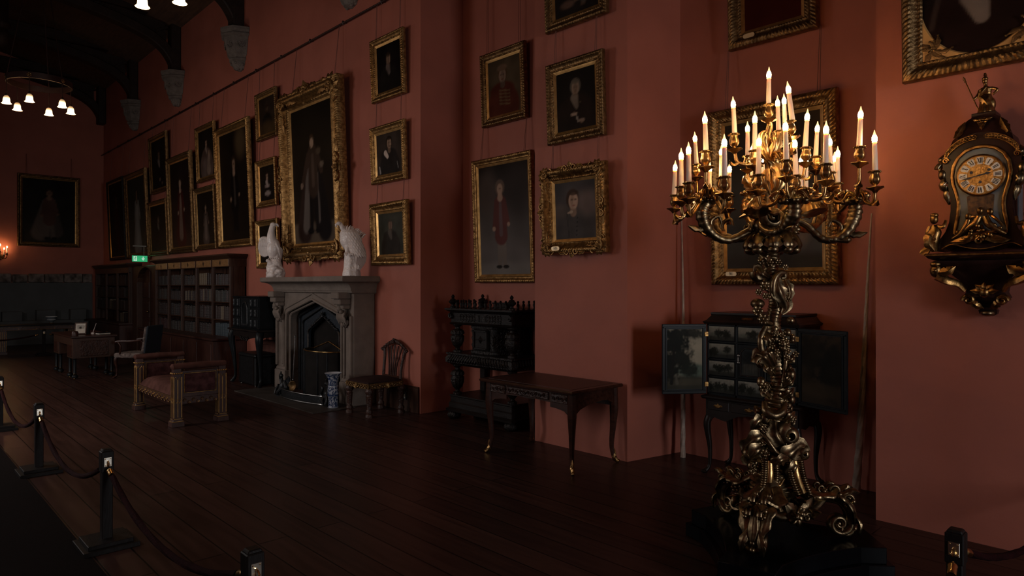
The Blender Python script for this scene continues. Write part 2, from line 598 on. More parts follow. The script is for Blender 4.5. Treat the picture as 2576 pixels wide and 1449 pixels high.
wn = 1
for axis, pos, wins in (('x', XL, left_wins), ('y', YB, back_wins)):
    for c, hw, s, h in wins:
        mb = MB()
        for k in range(4):
            t = -hw + 2 * hw * k / 3
            mb.box((t, 0, (s + h) / 2), (.07 if k in (0, 3) else .04, .08, h - s))
        for k in range(5):
            z = s + (h - s) * k / 4
            mb.box((0, 0, z), (2 * hw, .08 if k in (0, 4) else .05, .07 if k in (0, 4) else .035))
        rot = R(-90) if axis == 'x' else 0
        loc = (pos - .28, c, 0) if axis == 'x' else (c, pos - .25, 0)
        w_ = structure(mb.build('window_%d' % wn, 'glass_dark', loc=loc, rotz=rot, smooth=0))
        pane = MB().box((0, 0, (s + h) / 2), (2 * hw, .008, h - s)).build('pane', 'glass', w_, smooth=0)
        wn += 1

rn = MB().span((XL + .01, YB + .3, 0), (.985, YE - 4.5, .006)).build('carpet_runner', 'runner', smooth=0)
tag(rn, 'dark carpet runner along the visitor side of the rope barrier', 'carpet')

# skirting beside the fireplace, and the grey lining with rough stone course on the far wall
mb = MB()
mb.span((XW, A_ + .02, 0), (XW - .03, 8.1, .325))
mb.span((XW, A_ + .02, .325), (XW - .022, 8.1, .34))
structure(mb.build('baseboard_right', 'walnut', smooth=0, bevel=.004))

structure(MB().span((XL, YE, 0), (XW - .3, YE - .06, 1.72)).build('trim_1', 'grey_panel', smooth=0))
mb = MB()
random.seed(3)
x = XL
while x < XW - .32:
    w = random.uniform(.22, .5)
    d = random.uniform(.07, .13)
    h = random.uniform(.2, .27)
    x1 = min(x + w, XW - .3)
    mb.box(((x + x1) / 2, YE - d / 2, 1.72 + h / 2), (x1 - x - .012, d, h), ry=random.uniform(-.02, .02))
    x = x1
structure(mb.build('trim_2', 'rubble', smooth=0, bevel=.03, seg=2))

t = thing('stone_ledge', 'low grey ledge with upright square blocks along the far end wall', 'ledge', (0, YE - .06, 0))
mb = MB().span((1.2, -.01, 0), (4.55, -.30, .66))
mb.build('ledge', 'grey_panel', t, smooth=0, bevel=.01)
for px0, px1, z in ((5, 56, .92), (92, 140, .95), (177, 217, .96)):
    x0, x1 = on_y(px0, 790, YE - .3).x, on_y(px1, 790, YE - .3).x
    MB().span((x0, -.02, .655), (x1, -.28, z)).build('upright_block', 'grey_panel', t, smooth=0, bevel=.012)

# picture rail
t = thing('picture_rail', 'dark iron picture rail running high along the red wall', 'rail', (XW, 15, 5.5))
MB().tube([(-.06, YE - 15 - .02, 0), (-.06, A_ - 15 - .2, 0)], .014, n=8).build('rod', 'rail', t)
y = YE - .8
while y > A_:
    mb = MB()
    mb.tube([(0.005, y - 15, .02), (-.03, y - 15, .012), (-.06, y - 15, -.02), (-.075, y - 15, .012)], .010, n=6)
    mb.sph((-.06, y - 15, .02), .018, 8, 6)
    mb.build('rail_bracket', 'rail', t)
    y -= 1.02

# ------------------------------------------------------------------ roof trusses on stone corbels
def corbel(y, label):
    t = thing('stone_corbel', label, 'corbel', (XW - .004, y, 5.68), R(-90), 'carved stone corbels under the roof timbers')
    prof = [(0.01, 0), (.10, .03), (.14, .10), (.15, .15), (.185, .17), (.185, .20), (.17, .22), (.215, .27), (.215, .30), (.23, .36),
            (.27, .58), (.305, .60), (.305, .63), (.29, .65), (.32, .69), (.32, .74)]
    vs, fs = [], []
    mb = MB()
    seg = 8
    # half-octagon plan
    for r, z in prof:
        for k in range(5):
            a = PI + PI * k / 4
            vs.append((r * math.cos(a) * 1.22, r * math.sin(a) * 1.2, z))
        vs.append((r * 1.22, -.002, z))
        vs.append((-r * 1.22, -.002, z))
    n = 7
    for j in range(len(prof) - 1):
        for k in range(n):
            a, b = j * n + k, j * n + (k + 1) % n
            fs.append((a, b, b + n, a + n))
    fs.append(tuple(range(n)))
    fs.append(tuple(range((len(prof) - 1) * n, len(prof) * n))[::-1])
    mb.add(vs, fs)
    mb.build('body', 'corbel', t, smooth=20)
    for k in range(4):
        mb = MB()
        a = PI + PI * (k + .5) / 4
        d = Vector((math.cos(a) * 1.18, math.sin(a) * 1.16, 0))
        rot = Vector((0, 0, 1)).rotation_difference(d.normalized()).to_matrix()
        for j in range(14):
            b = 2 * PI * j / 14
            tang = Vector((-d.y, d.x, 0)).normalized()
            mb.sph(d * .238 + tang * .065 * math.cos(b) + Vector((0, 0, .46 + .075 * math.sin(b) + .0)), .014, 6, 4)
        mb.rosette(d * .238 + Vector((0, 0, .46)), d, .05, 5)
        mb.build('tracery', 'corbel', t)
    mb = MB()
    random.seed(int(y * 10))
    for k in range(16):
        a = PI + PI * random.random()
        z = random.uniform(.02, .13)
        r = .06 + z * .7
        mb.sph((r * math.cos(a) * 1.15, min(-.03, r * math.sin(a) * 1.12), z), .03, 6, 5)
    mb.build('carved_boss', 'corbel', t)
    return t


def half_truss_parts(t, sgn):
    """arch brace, wall post and pierced spandrel for one side; local x points to the wall"""
    W = (XW - XM)
    arch = [(W - .16, 6.42), (W - .24, 6.68), (W - .45, 6.93), (W - .85, 7.13), (W - 1.5, 7.30), (W - 2.2, 7.42), (.12, 7.52)]
    c = cr([(x, 0, z) for x, z in arch], 6)
    mb = MB()
    th = .13
    n = len(c)
    vs = []
    for i, p in enumerate(c):
        T = (c[min(i + 1, n - 1)] - c[max(i - 1, 0)]).normalized()
        nn = Vector((-T.z, 0, T.x))
        if nn.z < 0:
            nn = -nn
        dpt = .20
        for off, y in ((0, -th), (0, th), (dpt, th), (dpt, -th)):
            q = p + nn * off
            vs.append((q.x * sgn, y, q.z))
    fs = []
    for i in range(n - 1):
        for k in range(4):
            a, b = i * 4 + k, i * 4 + (k + 1) % 4
            fs.append((a, b, b + 4, a + 4))
    fs += [(0, 1, 2, 3), tuple(range((n - 1) * 4, n * 4))]
    mb.add(vs, fs)
    mb.build('arch_brace', 'timber', t, smooth=30, bevel=.02)
    MB().span((sgn * (W - .0), -.15, 6.4), (sgn * (W - .2), .15, 7.5)).build('wall_post', 'timber', t, smooth=0, bevel=.02)
    # spandrel: a board with a trefoil gap, drawn as bars
    mb = MB()
    for x0, z0, x1, z1 in ((W - .25, 6.95, W - .65, 7.35), (W - .6, 7.1, W - .25, 7.42), (W - 1.0, 7.2, W - .9, 7.45), (W - 1.6, 7.35, W - 1.5, 7.6)):
        mb.tube([(sgn * x0, 0, z0), (sgn * (x0 + x1) / 2 - sgn * .03, 0, (z0 + z1) / 2 + .04), (sgn * x1, 0, z1)], .05, n=6)
    mb.poly([(sgn * (W - .28), -.03, 7.05), (sgn * (W - 1.1), -.03, 7.3), (sgn * (W - 2.4), -.03, 7.5), (sgn * (W - 2.4), -.03, 7.75), (sgn * (W - .3), -.03, 7.5)], (0, .06, 0))
    mb.build('spandrel_tracery', 'timber', t, smooth=30)


truss_at = [(22.75, 'dark timber truss set against the far end wall', False), (19.5, 'dark arched timber truss over the second bookcase', True),
            (16.2, 'dark arched timber truss over the arched door', True), (12.7, 'dark arched timber truss between the two ring chandeliers', True),
            (8.68, 'dark arched timber truss above the fireplace wall', True), (4.3, 'dark arched timber truss nearest the candelabrum', False)]
corb_l = {19.5: 'carved grey stone corbel nearest the far corner', 16.2: 'carved grey stone corbel high above the arched door',
          12.7: 'carved grey stone corbel high above the tall bookcase', 8.68: 'carved grey stone corbel above the largest gilt frame'}
for y, lab, cb in truss_at:
    t = thing('roof_truss', lab, 'roof truss', (XM, y, 0), 0, 'arched roof trusses')
    for s in (1, -1):
        half_truss_parts(t, s)
    MB().span((-XM + XL + .02, -.14, 7.6), (XW - XM - .02, .14, 7.85)).build('tie_beam', 'timber', t, smooth=0, bevel=.02)
    mb = MB()
    mb.lathe([(.02, 6.25), (.09, 6.28), (.14, 6.38), (.15, 6.5), (.11, 6.6), (.16, 6.66), (.16, 6.72), (.12, 6.8), (.12, 7.6)], n=12)
    mb.build('pendant', 'timber', t)
    if cb:
        corbel(y, corb_l[y])

# ------------------------------------------------------------------ camera, daylight, lamps
cam = bpy.data.cameras.new('camera')
cam.sensor_width = 36
cam.lens = 36 * F / 2576
cam.shift_y = -(724.5 - HZ) / 2576
cam.clip_start = .05
co = bpy.data.objects.new('camera', cam)
COL.objects.link(co)
co.location = (0, 0, CH)
co.rotation_euler = (R(90), 0, -TH)
scene.camera = co

scene.view_settings.view_transform = 'Standard'
scene.view_settings.look = 'None'
scene.view_settings.gamma = 1
scene.view_settings.exposure = 0
scene.view_settings.use_curve_mapping = False

w = bpy.data.worlds.new('overcast_sky')
scene.world = w
w.use_nodes = True
w.node_tree.nodes['Background'].inputs[0].default_value = (.75, .85, 1, 1)
w.node_tree.nodes['Background'].inputs[1].default_value = 0.25


def area(name, loc, rot, sx, sy, power, col, spread=170):
    l = bpy.data.lights.new(name, 'AREA')
    l.shape = 'RECTANGLE'
    l.size, l.size_y = sx, sy
    l.energy = power
    l.color = col
    l.spread = R(spread)
    o = bpy.data.objects.new(name, l)
    COL.objects.link(o)
    o.location = loc
    o.rotation_euler = rot
    return o


def point(name, loc, power, col, rad=.03):
    l = bpy.data.lights.new(name, 'POINT')
    l.energy = power
    l.color = col
    l.shadow_soft_size = rad
    o = bpy.data.objects.new(name, l)
    COL.objects.link(o)
    o.location = loc
    return o


DAY = (1.0, .95, .92)
for (c, hw, s, h), pw in zip(left_wins, (22, 106, 62)):
    area('daylight', (XL - .2, c, (s + h) / 2), (0, R(-90 + 31), 0), h - s, 2 * hw, pw, DAY)
for c, hw, s, h in back_wins:
    area('daylight', (c, YB - .18, (s + h) / 2), (R(90 - 10), 0, 0), 2 * hw, h - s, 178, (.94, .96, 1.0))
WARM = (1.0, .58, .26)


# ------------------------------------------------------------------ painted pictures
def sstep(d):
    d = 0 if d < 0 else 1 if d > 1 else d
    return d * d * (3 - 2 * d)


def pigment(w, h, ops, u, v, seed):
    """colour at (u, v) of a painting; sizes are in units of its height"""
    asp = w / h
    x, y = u * asp, v
    col = [0, 0, 0]
    for op in ops:
        k = op[0]
        if k == 'g':
            a, b = op[1], op[2]
            col = [b[i] + (a[i] - b[i]) * v for i in range(3)]
            continue
        if k == 'e':      # soft ellipse: u, v, rx, ry, colour, softness, strength
            _, cu, cv, rx, ry, c, soft, al = op
            d = math.hypot((x - cu * asp) / rx, (y - cv) / ry)
            soft *= .6
            m = sstep((1 + soft - d) / (2 * soft)) * al
        elif k == 'c':    # soft capsule: u1, v1, u2, v2, r1, r2, colour, softness, strength
            _, u1, v1, u2, v2, r1, r2, c, soft, al = op
            ax, ay, bx, by = u1 * asp, v1, u2 * asp, v2
            dx, dy = bx - ax, by - ay
            t = max(0, min(1, ((x - ax) * dx + (y - ay) * dy) / (dx * dx + dy * dy + 1e-9)))
            r = r1 + (r2 - r1) * t
            d = math.hypot(x - ax - dx * t, y - ay - dy * t) / r
            soft *= .6
            m = sstep((1 + soft - d) / (2 * soft)) * al
        elif k == 'f':    # foliage: as an ellipse but ragged
            _, cu, cv, rx, ry, c, soft, al = op
            d = math.hypot((x - cu * asp) / rx, (y - cv) / ry) + .55 * noise.noise(Vector((x * 9 + seed, y * 9, seed))) + .3 * noise.noise(Vector((x * 27, y * 27, seed)))
            m = sstep((1 + soft - d) / (2 * soft)) * al
        if m > 0:
            col = [col[i] + (c[i] - col[i]) * m for i in range(3)]
    k = 1 + .22 * noise.noise(Vector((x * 5 + seed * 3.1, y * 5, seed)))
    return [max(0, c * k) for c in col]


def painted(name, parent, w, h, ops, res, seed, material='canvas', oval=False, origin=(0, 0, 0)):
    """a painted rectangle in the local xz plane, facing -y; origin is its centre"""
    nx, nz = max(4, int(w / res)), max(4, int(h / res))
    vs, fs, cols = [], [], []
    for j in range(nz + 1):
        for i in range(nx + 1):
            u, v = i / nx, j / nz
            vs.append((origin[0] + (u - .5) * w, origin[1], origin[2] + (v - .5) * h))
            c = pigment(w, h, ops, u, v, seed)
            if material == 'canvas':
                c = [1.75 * q * q / (q + .02) for q in c]
            cols.append(c)
    for j in range(nz):
        for i in range(nx):
            a = j * (nx + 1) + i
            if oval:
                uc, vc = (i + .5) / nx * 2 - 1, (j + .5) / nz * 2 - 1
                if uc * uc + vc * vc > 1.06:
                    continue
            fs.append((a, a + 1, a + nx + 2, a + nx + 1))
    me = bpy.data.meshes.new(name)
    me.from_pydata(vs, [], fs)
    ca = me.color_attributes.new('Pigment', 'FLOAT_COLOR', 'POINT')
    flat = []
    for c in cols:
        flat += [c[0], c[1], c[2], 1]
    ca.data.foreach_set('color', flat)
    me.materials.append(M[material])
    o = bpy.data.objects.new(name, me)
    COL.objects.link(o)
    o.parent = parent
    return o


BG = (.011, .009, .007)
SKIN = (.115, .078, .058)


def bust(u=.5, v=.62, r=.10, skin=SKIN, hair=(.02, .012, .009), coat=(.012, .010, .009), bg=BG, bg2=None, collar=None, turn=0.0, bright=1.0, wide=1.0,
         sash=None, hands=False):
    sk = tuple(c * bright for c in skin)
    dk = tuple(c * .45 for c in sk)
    bg2 = bg2 or tuple(c * 1.35 for c in bg)
    o = [('g', bg, tuple(c * .9 for c in bg2)), ('e', u + .16, v - .05, .4, .35, bg2, .9, .8)]
    bod = v - r * 1.25
    o += [('e', u, bod - .42, .30 * wide + r, .42, coat, .12, 1), ('e', u - .02, bod - .12, r * 2.6 * wide, r * 1.3, coat, .25, 1)]
    o += [('e', u - turn * .2 * r, v + r * .22, r * 1.02, r * 1.2, hair, .22, 1)]
    o += [('c', u, v - r * .5, u, bod - r * .1, r * .42, r * .5, dk, .3, 1)]
    if collar:
        o += [('c', u - .03, bod - r * .2, u + .02, bod - r * 1.5, r * .75, r * .4, collar, .35, .9)]
    o += [('e', u + turn * .1 * r, v, r * .72, r, sk, .22, 1)]
    o += [('e', u + turn * .5 * r + .0 - turn * r * .9, v - r * .1, r * .35, r * .8, dk, .7, .6)]
    ex = turn * r * .28
    for sx in (-.3, .3):
        o.append(('e', u + (sx * r + ex), v + r * .16, r * .2, r * .10, tuple(c * .3 for c in sk), .6, .85))
    o += [('e', u + ex * 1.15, v - r * .14, r * .10, r * .26, tuple(c * 1.25 for c in sk), .7, .5),
          ('e', u + ex, v - r * .50, r * .26, r * .07, (sk[0] * .55, sk[1] * .3, sk[2] * .3), .6, .8),
          ('e', u + ex * .5, v - r * 1.0, r * .45, r * .16, dk, .7, .6),
          ('e', u + ex * .4, v + r * .95, r * .8, r * .3, hair, .4, .9)]
    if sash:
        o += [('c', u - .2, bod - .05, u + .12, bod - .5, .035, .035, sash, .5, .7)]
    if hands:
        o += [('e', u + .02, .17, .05, .03, sk, .5, .8), ('e', u + .16, .09, .045, .03, sk, .5, .6)]
    return o


def full(u=.5, top=.82, skin=SKIN, hair=(.02, .014, .01), coat=(.02, .012, .01), legs=(.03, .025, .022), bg=BG, bg2=None, cloak=None, bright=1.0, floor=None,
         arm=1, gown=False, front=None):
    """standing figure at full length"""
    H = top - .07
    r = H * .065
    sk = tuple(c * bright for c in skin)
    bg2 = bg2 or tuple(c * 1.4 for c in bg)
    o = [('g', bg, bg2)]
    if floor:
        o.append(('e', .5, .0, .8, .13, floor, .3, .9))
    if cloak:
        o += [('c', u - .05, top - .2, u - .16, .16, .06, .13, cloak, .35, .95), ('c', u + .04, top - .2, u + .13, .18, .05, .10, tuple(c * .7 for c in cloak), .35, .9)]
    if gown:
        o += [('c', u, top - .25, u - .02, .12, .06, .17, coat, .25, 1)]
        if front:
            o += [('c', u, top - .22, u - .02, .14, .03, .07, front, .5, .7)]
    else:
        o += [('c', u - .025, top * .45, u - .03, .08, .033, .026, legs, .25, 1), ('c', u + .045, top * .45, u + .07, .08, .033, .026, legs, .25, 1)]
        o += [('e', u - .05, .07, .04, .016, (.01, .008, .007), .4, .9), ('e', u + .09, .07, .04, .016, (.01, .008, .007), .4, .9)]
        o += [('c', u, top - .17, u + .005, top * .42, .062, .085, coat, .22, 1)]
        if front:
            o += [('c', u, top - .14, u + .005, top * .44, .018, .024, front, .5, .8)]
    o += [('c', u - .07, top - .17, u - .13, top * .52, .032, .026, coat, .3, 1), ('e', u - .14, top * .50, .022, .022, sk, .4, .9)]
    if arm:
        o += [('c', u + .07, top - .17, u + .15, top * .55, .032, .026, coat, .3, 1), ('e', u + .16, top * .54, .02, .02, sk, .4, .8)]
    o += [('e', u, top - .045, r * 1.25, r * 1.45, hair, .25, 1), ('e', u, top - .06, r * .75, r, sk, .25, 1), ('c', u, top - .1, u, top - .14, r * .5, r * .7, tuple(c * 1.1 for c in sk), .4, .9)]
    o += [('e', u - .01, top - .055, r * .16, r * .1, tuple(c * .3 for c in sk), .6, .8), ('e', u + .012, top - .055, r * .16, r * .1, tuple(c * .3 for c in sk), .6, .8)]
    return o


# frames: (inset, projection, carving) from the outer edge inwards
PROFILES = {
    'plain': [(0, .0, 0), (0, .045, 0), (.012, .058, .004), (.03, .058, .004), (.042, .046, 0), (.06, .034, 0), (.068, .036, 0), (.075, .026, 0)],
    'carved': [(0, .0, 0), (0, .04, 0), (.008, .054, .0), (.014, .057, .004), (.022, .062, .005), (.030, .060, .004), (.036, .054, 0), (.046, .042, 0), (.068, .032, 0), (.076, .036, .003), (.082, .036, .003), (.09, .026, 0)],
    'wide': [(0, .0, 0), (0, .05, 0), (.008, .066, 0), (.014, .068, .004), (.026, .076, .007), (.042, .080, .007), (.056, .074, .004), (.066, .054, 0), (.095, .038, 0), (.103, .042, .004), (.110, .042, .004), (.12, .028, 0)],
    'ornate': [(0, .0, 0), (0, .05, .0), (.010, .075, .004), (.022, .090, .006), (.042, .098, .004), (.062, .088, 0), (.082, .062, 0), (.104, .045, 0), (.112, .049, .004), (.118, .049, .004), (.125, .03, 0)],
    'grand': [(0, .0, 0), (0, .12, .0), (.016, .15, .007), (.03, .158, .007), (.045, .150, 0), (.07, .172, 0), (.10, .182, 0), (.13, .165, .003), (.155, .12, 0), (.185, .085, 0), (.2, .090, .006), (.215, .090, .006), (.23, .07, 0), (.25, .06, 0)],
    'black': [(0, .0, 0), (0, .045, 0), (.015, .06, 0), (.04, .05, 0), (.055, .034, 0), (.075, .03, 0)],
}


def ring_mesh(mb, w, h, prof, seed=0, lam=.034):
    """mitred frame around a w by h opening outline, centred, facing -y"""
    nx, nz = max(6, int(w / lam * 4)), max(6, int(h / lam * 4))
    vs, fs = [], []
    N = 2 * (nx + nz)
    for ins, d, amp in prof:
        hw, hh = w / 2 - ins, h / 2 - ins
        s = 0
        for side in range(4):
            n = nx if side % 2 == 0 else nz
            for i in range(n):
                t = i / n
                if side == 0:
                    x, z = -hw + 2 * hw * t, -hh
                elif side == 1:
                    x, z = hw, -hh + 2 * hh * t
                elif side == 2:
                    x, z = hw - 2 * hw * t, hh
                else:
                    x, z = -hw, hh - 2 * hh * t
                dd = d
                if amp and i:
                    L = (w if side % 2 == 0 else h)
                    ph = t * L / lam * 2 * PI
                    dd += amp * (.75 * math.sin(ph + ins * 60) + .55 * noise.noise(Vector((x * 40 + seed, z * 40, ins * 90))))
                vs.append((x, -dd, z))
    for j in range(len(prof) - 1):
        for i in range(N):
            a, b = j * N + i, j * N + (i + 1) % N
            fs.append((a, b, b + N, a + N))
    mb.add(vs, fs)


def cartouche(mb, x, z, sx, sz, s, d):
    """carved rococo corner: shell, two C-scrolls and leaf sprays; sx, sz point away from the picture centre"""
    mb.scroll((x - sx * s * .25, -d, z - sz * s * .25), (sx, 0, 0), (0, 0, sz), s * .42, s * .10, 1.25, [s * .09, s * .06], a0=-1.2, n=7, flat=1.3, steps=14)
    mb.scroll((x - sx * s * .8, -d * .9, z + sz * s * .02), (0, 0, sz), (-sx, 0, 0), s * .26, s * .06, 1.1, [s * .07, s * .04], n=6, flat=1.3, steps=12)
    mb.scroll((x + sx * s * .02, -d * .9, z - sz * s * .8), (sx, 0, 0), (0, 0, -sz), s * .26, s * .06, 1.1, [s * .07, s * .04], n=6, flat=1.3, steps=12)
    mb.rosette((x - sx * s * .25, -d * 1.05, z - sz * s * .25), (0, -1, 0), s * .2, 5)
    for k in range(5):
        a = -.35 + k * .56
        dx, dz = math.cos(a) * sx, math.sin(a) * sz
        c = Vector((x - sx * s * .25, -d * .9, z - sz * s * .25))
        mb.leaf([c + Vector((dx, 0, dz)) * s * .25, c + Vector((dx, -.06, dz)) * s * .5, c + Vector((dx, .1, dz)) * s * .74], s * .15, (0, -1, 0), n=3, k=5, thick=s * .02)
    mb.leaf([(x - sx * s * .7, -d * .85, z - sz * s * .2), (x - sx * s * 1.2, -d * .9, z - sz * s * .15), (x - sx * s * 1.7, -d * .7, z - sz * s * .28)], s * .16, (0, -1, 0), n=3, k=5, thick=s * .02)
    mb.leaf([(x - sx * s * .2, -d * .85, z - sz * s * .7), (x - sx * s * .15, -d * .9, z - sz * s * 1.2), (x - sx * s * .28, -d * .7, z - sz * s * 1.7)], s * .16, (0, -1, 0), n=3, k=5, thick=s * .02)


def glyphs(parent, text, size, loc, material, name='lettering', rot=(R(90), 0, 0), depth=.0012):
    cu = bpy.data.curves.new(name, 'FONT')
    cu.body = text
    cu.size = size
    cu.extrude = depth
    cu.align_x = 'CENTER'
    cu.align_y = 'CENTER'
    tmp = bpy.data.objects.new('tmp_text', cu)
    COL.objects.link(tmp)
    dg = bpy.context.evaluated_depsgraph_get()
    me = bpy.data.meshes.new_from_object(tmp.evaluated_get(dg))
    bpy.data.objects.remove(tmp)
    me.name = name
    me.materials.clear()
    me.materials.append(M[material])
    o = bpy.data.objects.new(name, me)
    COL.objects.link(o)
    o.parent = parent
    o.location = loc
    o.rotation_euler = rot
    return o


LEAN = R(2.3)
pic_n = 0
HUNG = []


def picture(label, corners, ops, plane=XW, style='carved', gilt='gilt', res=.02, slip=True, height=None, axis='x', cord=True, extra=None, cat='painting',
            lean=LEAN, width=None, cord_top=5.5, plate=None):
    """corners TL, TR, BR, BL of the outer frame as seen from the camera spot, taken back to the wall plane the picture hangs on"""
    global pic_n
    pic_n += 1
    TL, TR, BR, BL = corners
    back = .03
    prof = PROFILES[style]
    pl = plane - back - prof[2][1] * .6
    f = on_x if axis == 'x' else on_y
    bl, br = f(*BL, pl), f(*BR, pl)
    key = (lambda p: -p.y) if axis == 'x' else (lambda p: p.x)
    zb = (bl.z + br.z) / 2
    if height is None:
        h = 1.0
        for _ in range(3):
            tl, tr = f(*TL, pl - h * math.sin(lean)), f(*TR, pl - h * math.sin(lean))
            h = ((tl.z + tr.z) / 2 - zb) / math.cos(lean)
        a0 = (key(bl) + key(tl)) / 2
        a1 = (key(br) + key(tr)) / 2
    else:
        h = height
        a0, a1 = key(bl), key(br)
    if width:
        a1 = a0 + width
    w = a1 - a0
    mid = (a0 + a1) / 2
    loc = (plane - back, -mid, zb) if axis == 'x' else (mid, plane - back, zb)
    t = thing('framed_painting' if cat == 'painting' else cat, label, cat, loc, R(-90) if axis == 'x' else 0)
    t.rotation_euler.x = lean
    t.rotation_mode = 'XYZ'
    # lean: rotate about the bottom edge so the top comes forward
    sub = MB()
    sub.m = Matrix.Translation((0, 0, h / 2))
    ring_mesh(sub, w, h, prof, seed=pic_n * 7.3)
    sub.build('frame', gilt, t, smooth=50)
    ins = prof[-1][0]
    di = prof[-1][1]
    if slip:
        s2 = MB()
        s2.m = Matrix.Translation((0, 0, h / 2))
        sw = min(.03, .05 * w)
        ring_mesh(s2, w - 2 * ins + .004, h - 2 * ins + .004, [(0, di - .008, 0), (0, di + .002, 0), (sw * .4, di - .003, 0), (sw, di - .012, 0)])
        s2.build('slip', 'gilt_slip', t, smooth=30)
        ins += sw
    if ops:
        painted('canvas', t, w - 2 * ins + .006, h - 2 * ins + .006, ops, res, pic_n, origin=(0, -di + .012, h / 2))
    if style in ('ornate', 'grand'):
        s = .13 if style == 'ornate' else .30
        d = prof[3][1]
        for sx in (-1, 1):
            for sz in (-1, 1):
                mbc = MB()
                cartouche(mbc, sx * (w / 2 - s * .30), h / 2 + sz * (h / 2 - s * .30), sx, sz, s, d)
                mbc.build('corner_ornament', gilt, t, smooth=50)
        for sx, sz in ((0, 1), (0, -1), (1, 0), (-1, 0)):
            mbc = MB()
            cx, cz = sx * (w / 2 - s * .2), h / 2 + sz * (h / 2 - s * .2)
            if sx:
                d1, d2 = Vector((0, 0, 1)), Vector((sx, 0, 0))
            else:
                d1, d2 = Vector((1, 0, 0)), Vector((0, 0, sz))
            c = Vector((cx, -d, cz))
            mbc.rosette(c, (0, -1, 0), s * .26, 6)
            for q in (-1, 1):
                mbc.scroll(c + d1 * q * s * .42, d1 * q, d2, s * .26, s * .07, 1.2, [s * .075, s * .045], n=6, flat=1.3, steps=12)
                mbc.leaf([c + d1 * q * s * .5, c + d1 * q * s * .95 + d2 * s * .1, c + d1 * q * s * 1.4 - d2 * s * .05], s * .15, (0, -1, 0), n=3, k=5, thick=s * .02)
            mbc.leaf([c, c + d2 * s * .25, c + d2 * s * .5], s * .22, (0, -1, 0), n=3, k=5, thick=s * .02)
            mbc.build('side_ornament', gilt, t, smooth=50)
    for q_ in HUNG:
        if q_[0] == plane and q_[1] < mid < q_[2] and q_[3] > zb + h * .9:
            cord_top = min(cord_top, q_[3] + .01)
    HUNG.append((plane, a0, a1, zb))
    if cord:
        top = h
        for q in (-1, 1):
            mbc = MB()
            for e in (-.012, .012):
                mbc.tube([(q * w * .36 + e, -.012, top - .03), (q * w * .36 + e * .4, (cord_top - zb) * math.sin(lean) - .03, (cord_top - zb))], .0028, n=5)
            mbc.build('hanging_cord', 'cord', t)
    if plate:
        txt, pxu, pzv = plate
        pw = .115
        mbp = MB()
        n = 10
        pts = []
        for k in range(n):
            a = -PI / 2 + PI * k / (n - 1)
            pts.append((pw * .30 + .020 * math.cos(a), 0, .020 * math.sin(a)))
        for k in range(n):
            a = PI / 2 + PI * k / (n - 1)
            pts.append((-pw * .30 + .020 * math.cos(a), 0, .020 * math.sin(a)))
        X0, Z0, Y0 = -w / 2 + pxu, pzv, -prof[-2][1] - .012 if style != 'ornate' else -.112
        mbp.m = Matrix.Translation((X0, Y0, Z0))
        mbp.poly(pts, (0, .006, 0))
        pl_ = mbp.build('number_plate', 'label_plate', t, smooth=0)
        if txt:
            glyphs(pl_, txt, .038, (X0, Y0 - .001, Z0), 'black_plastic', 'number')
    if extra:
        extra(t, w, h, di)
    return t

# ------------------------------------------------------------------ the paintings, far end first
picture('full-length portrait of a robed man alone on the far end wall', [(45, 434), (201, 449), (201, 624), (42, 617)],
        full(.5, .84, cloak=(.06, .05, .045), coat=(.05, .03, .025), legs=(.06, .05, .045), bright=.7, bg=(.014, .013, .011)), plane=YE, axis='y', style='carved', gilt='gilt_dull', res=.035,
        lean=R(1), cord_top=5.3)
picture('tall dark portrait in a thin black frame nearest the far corner', [(272, 458), (312, 439.6), (312.8, 652.7), (274, 655.5)],
        full(.5, .82, bright=.35, coat=(.022, .008, .006), legs=(.03, .008, .006)), style='black', gilt='ebony', res=.04)
picture('full-length portrait of a lady in a long pale gown beside the thin black frame', [(317, 441.5), (369.4, 418), (371, 650), (317.8, 651)],
        full(.5, .84, coat=(.085, .08, .07), gown=True, front=(.12, .11, .10), bright=.6, bg=(.022, .021, .017)), style='wide', gilt='gilt_dull', res=.04)
picture('gilt-framed portrait, upper of the pair beside the lady in the pale gown', [(376.3, 346), (420.5, 328), (420.5, 479), (377.7, 491)],
        bust(.5, .68, .085, bright=.8, collar=(.10, .08, .07), hands=True), style='carved', gilt='gilt_dull', res=.035)
picture('gilt-framed portrait, lower of the pair, just beyond the green exit sign', [(373.6, 509), (420.5, 496.7), (420.5, 641.7), (376, 644.4)],
        bust(.5, .68, .075, bright=.6, collar=(.06, .05, .04)), style='carved', gilt='gilt_dull', res=.035)
picture('full-length portrait of a woman in dark red above the bookcase', [(420.5, 401.5), (481.8, 373.9), (486.8, 634.8), (426, 639)],
        full(.48, .80, coat=(.035, .012, .010), gown=True, front=(.10, .07, .055), bright=1.3, bg=(.013, .009, .008), bg2=(.026, .016, .013)), style='wide', gilt='gilt_dull', res=.035)
picture('portrait of a lady with a standing child, hung high above the bookcase', [(491, 324), (537.8, 302), (543.4, 447), (496.4, 462.2)],
        bust(.5, .70, .07, bright=1.2, collar=(.11, .085, .07), coat=(.05, .035, .03)) + [('c', .66, .40, .62, .12, .07, .11, (.10, .075, .06), .35, .9), ('e', .66, .47, .045, .055, SKIN, .3, .9),
                                                                                      ('c', .42, .30, .3, .1, .1, .12, (.06, .045, .04), .4, .8)], style='plain', gilt='gilt', res=.03)
picture('portrait of a woman in a dark gilt frame below the lady with a child', [(488, 477.4), (539.2, 460.8), (544.7, 625), (493.7, 630.6)],
        full(.5, .76, coat=(.04, .03, .026), gown=True, front=(.08, .06, .05), bright=.8), style='carved', gilt='gilt_dull', res=.03)
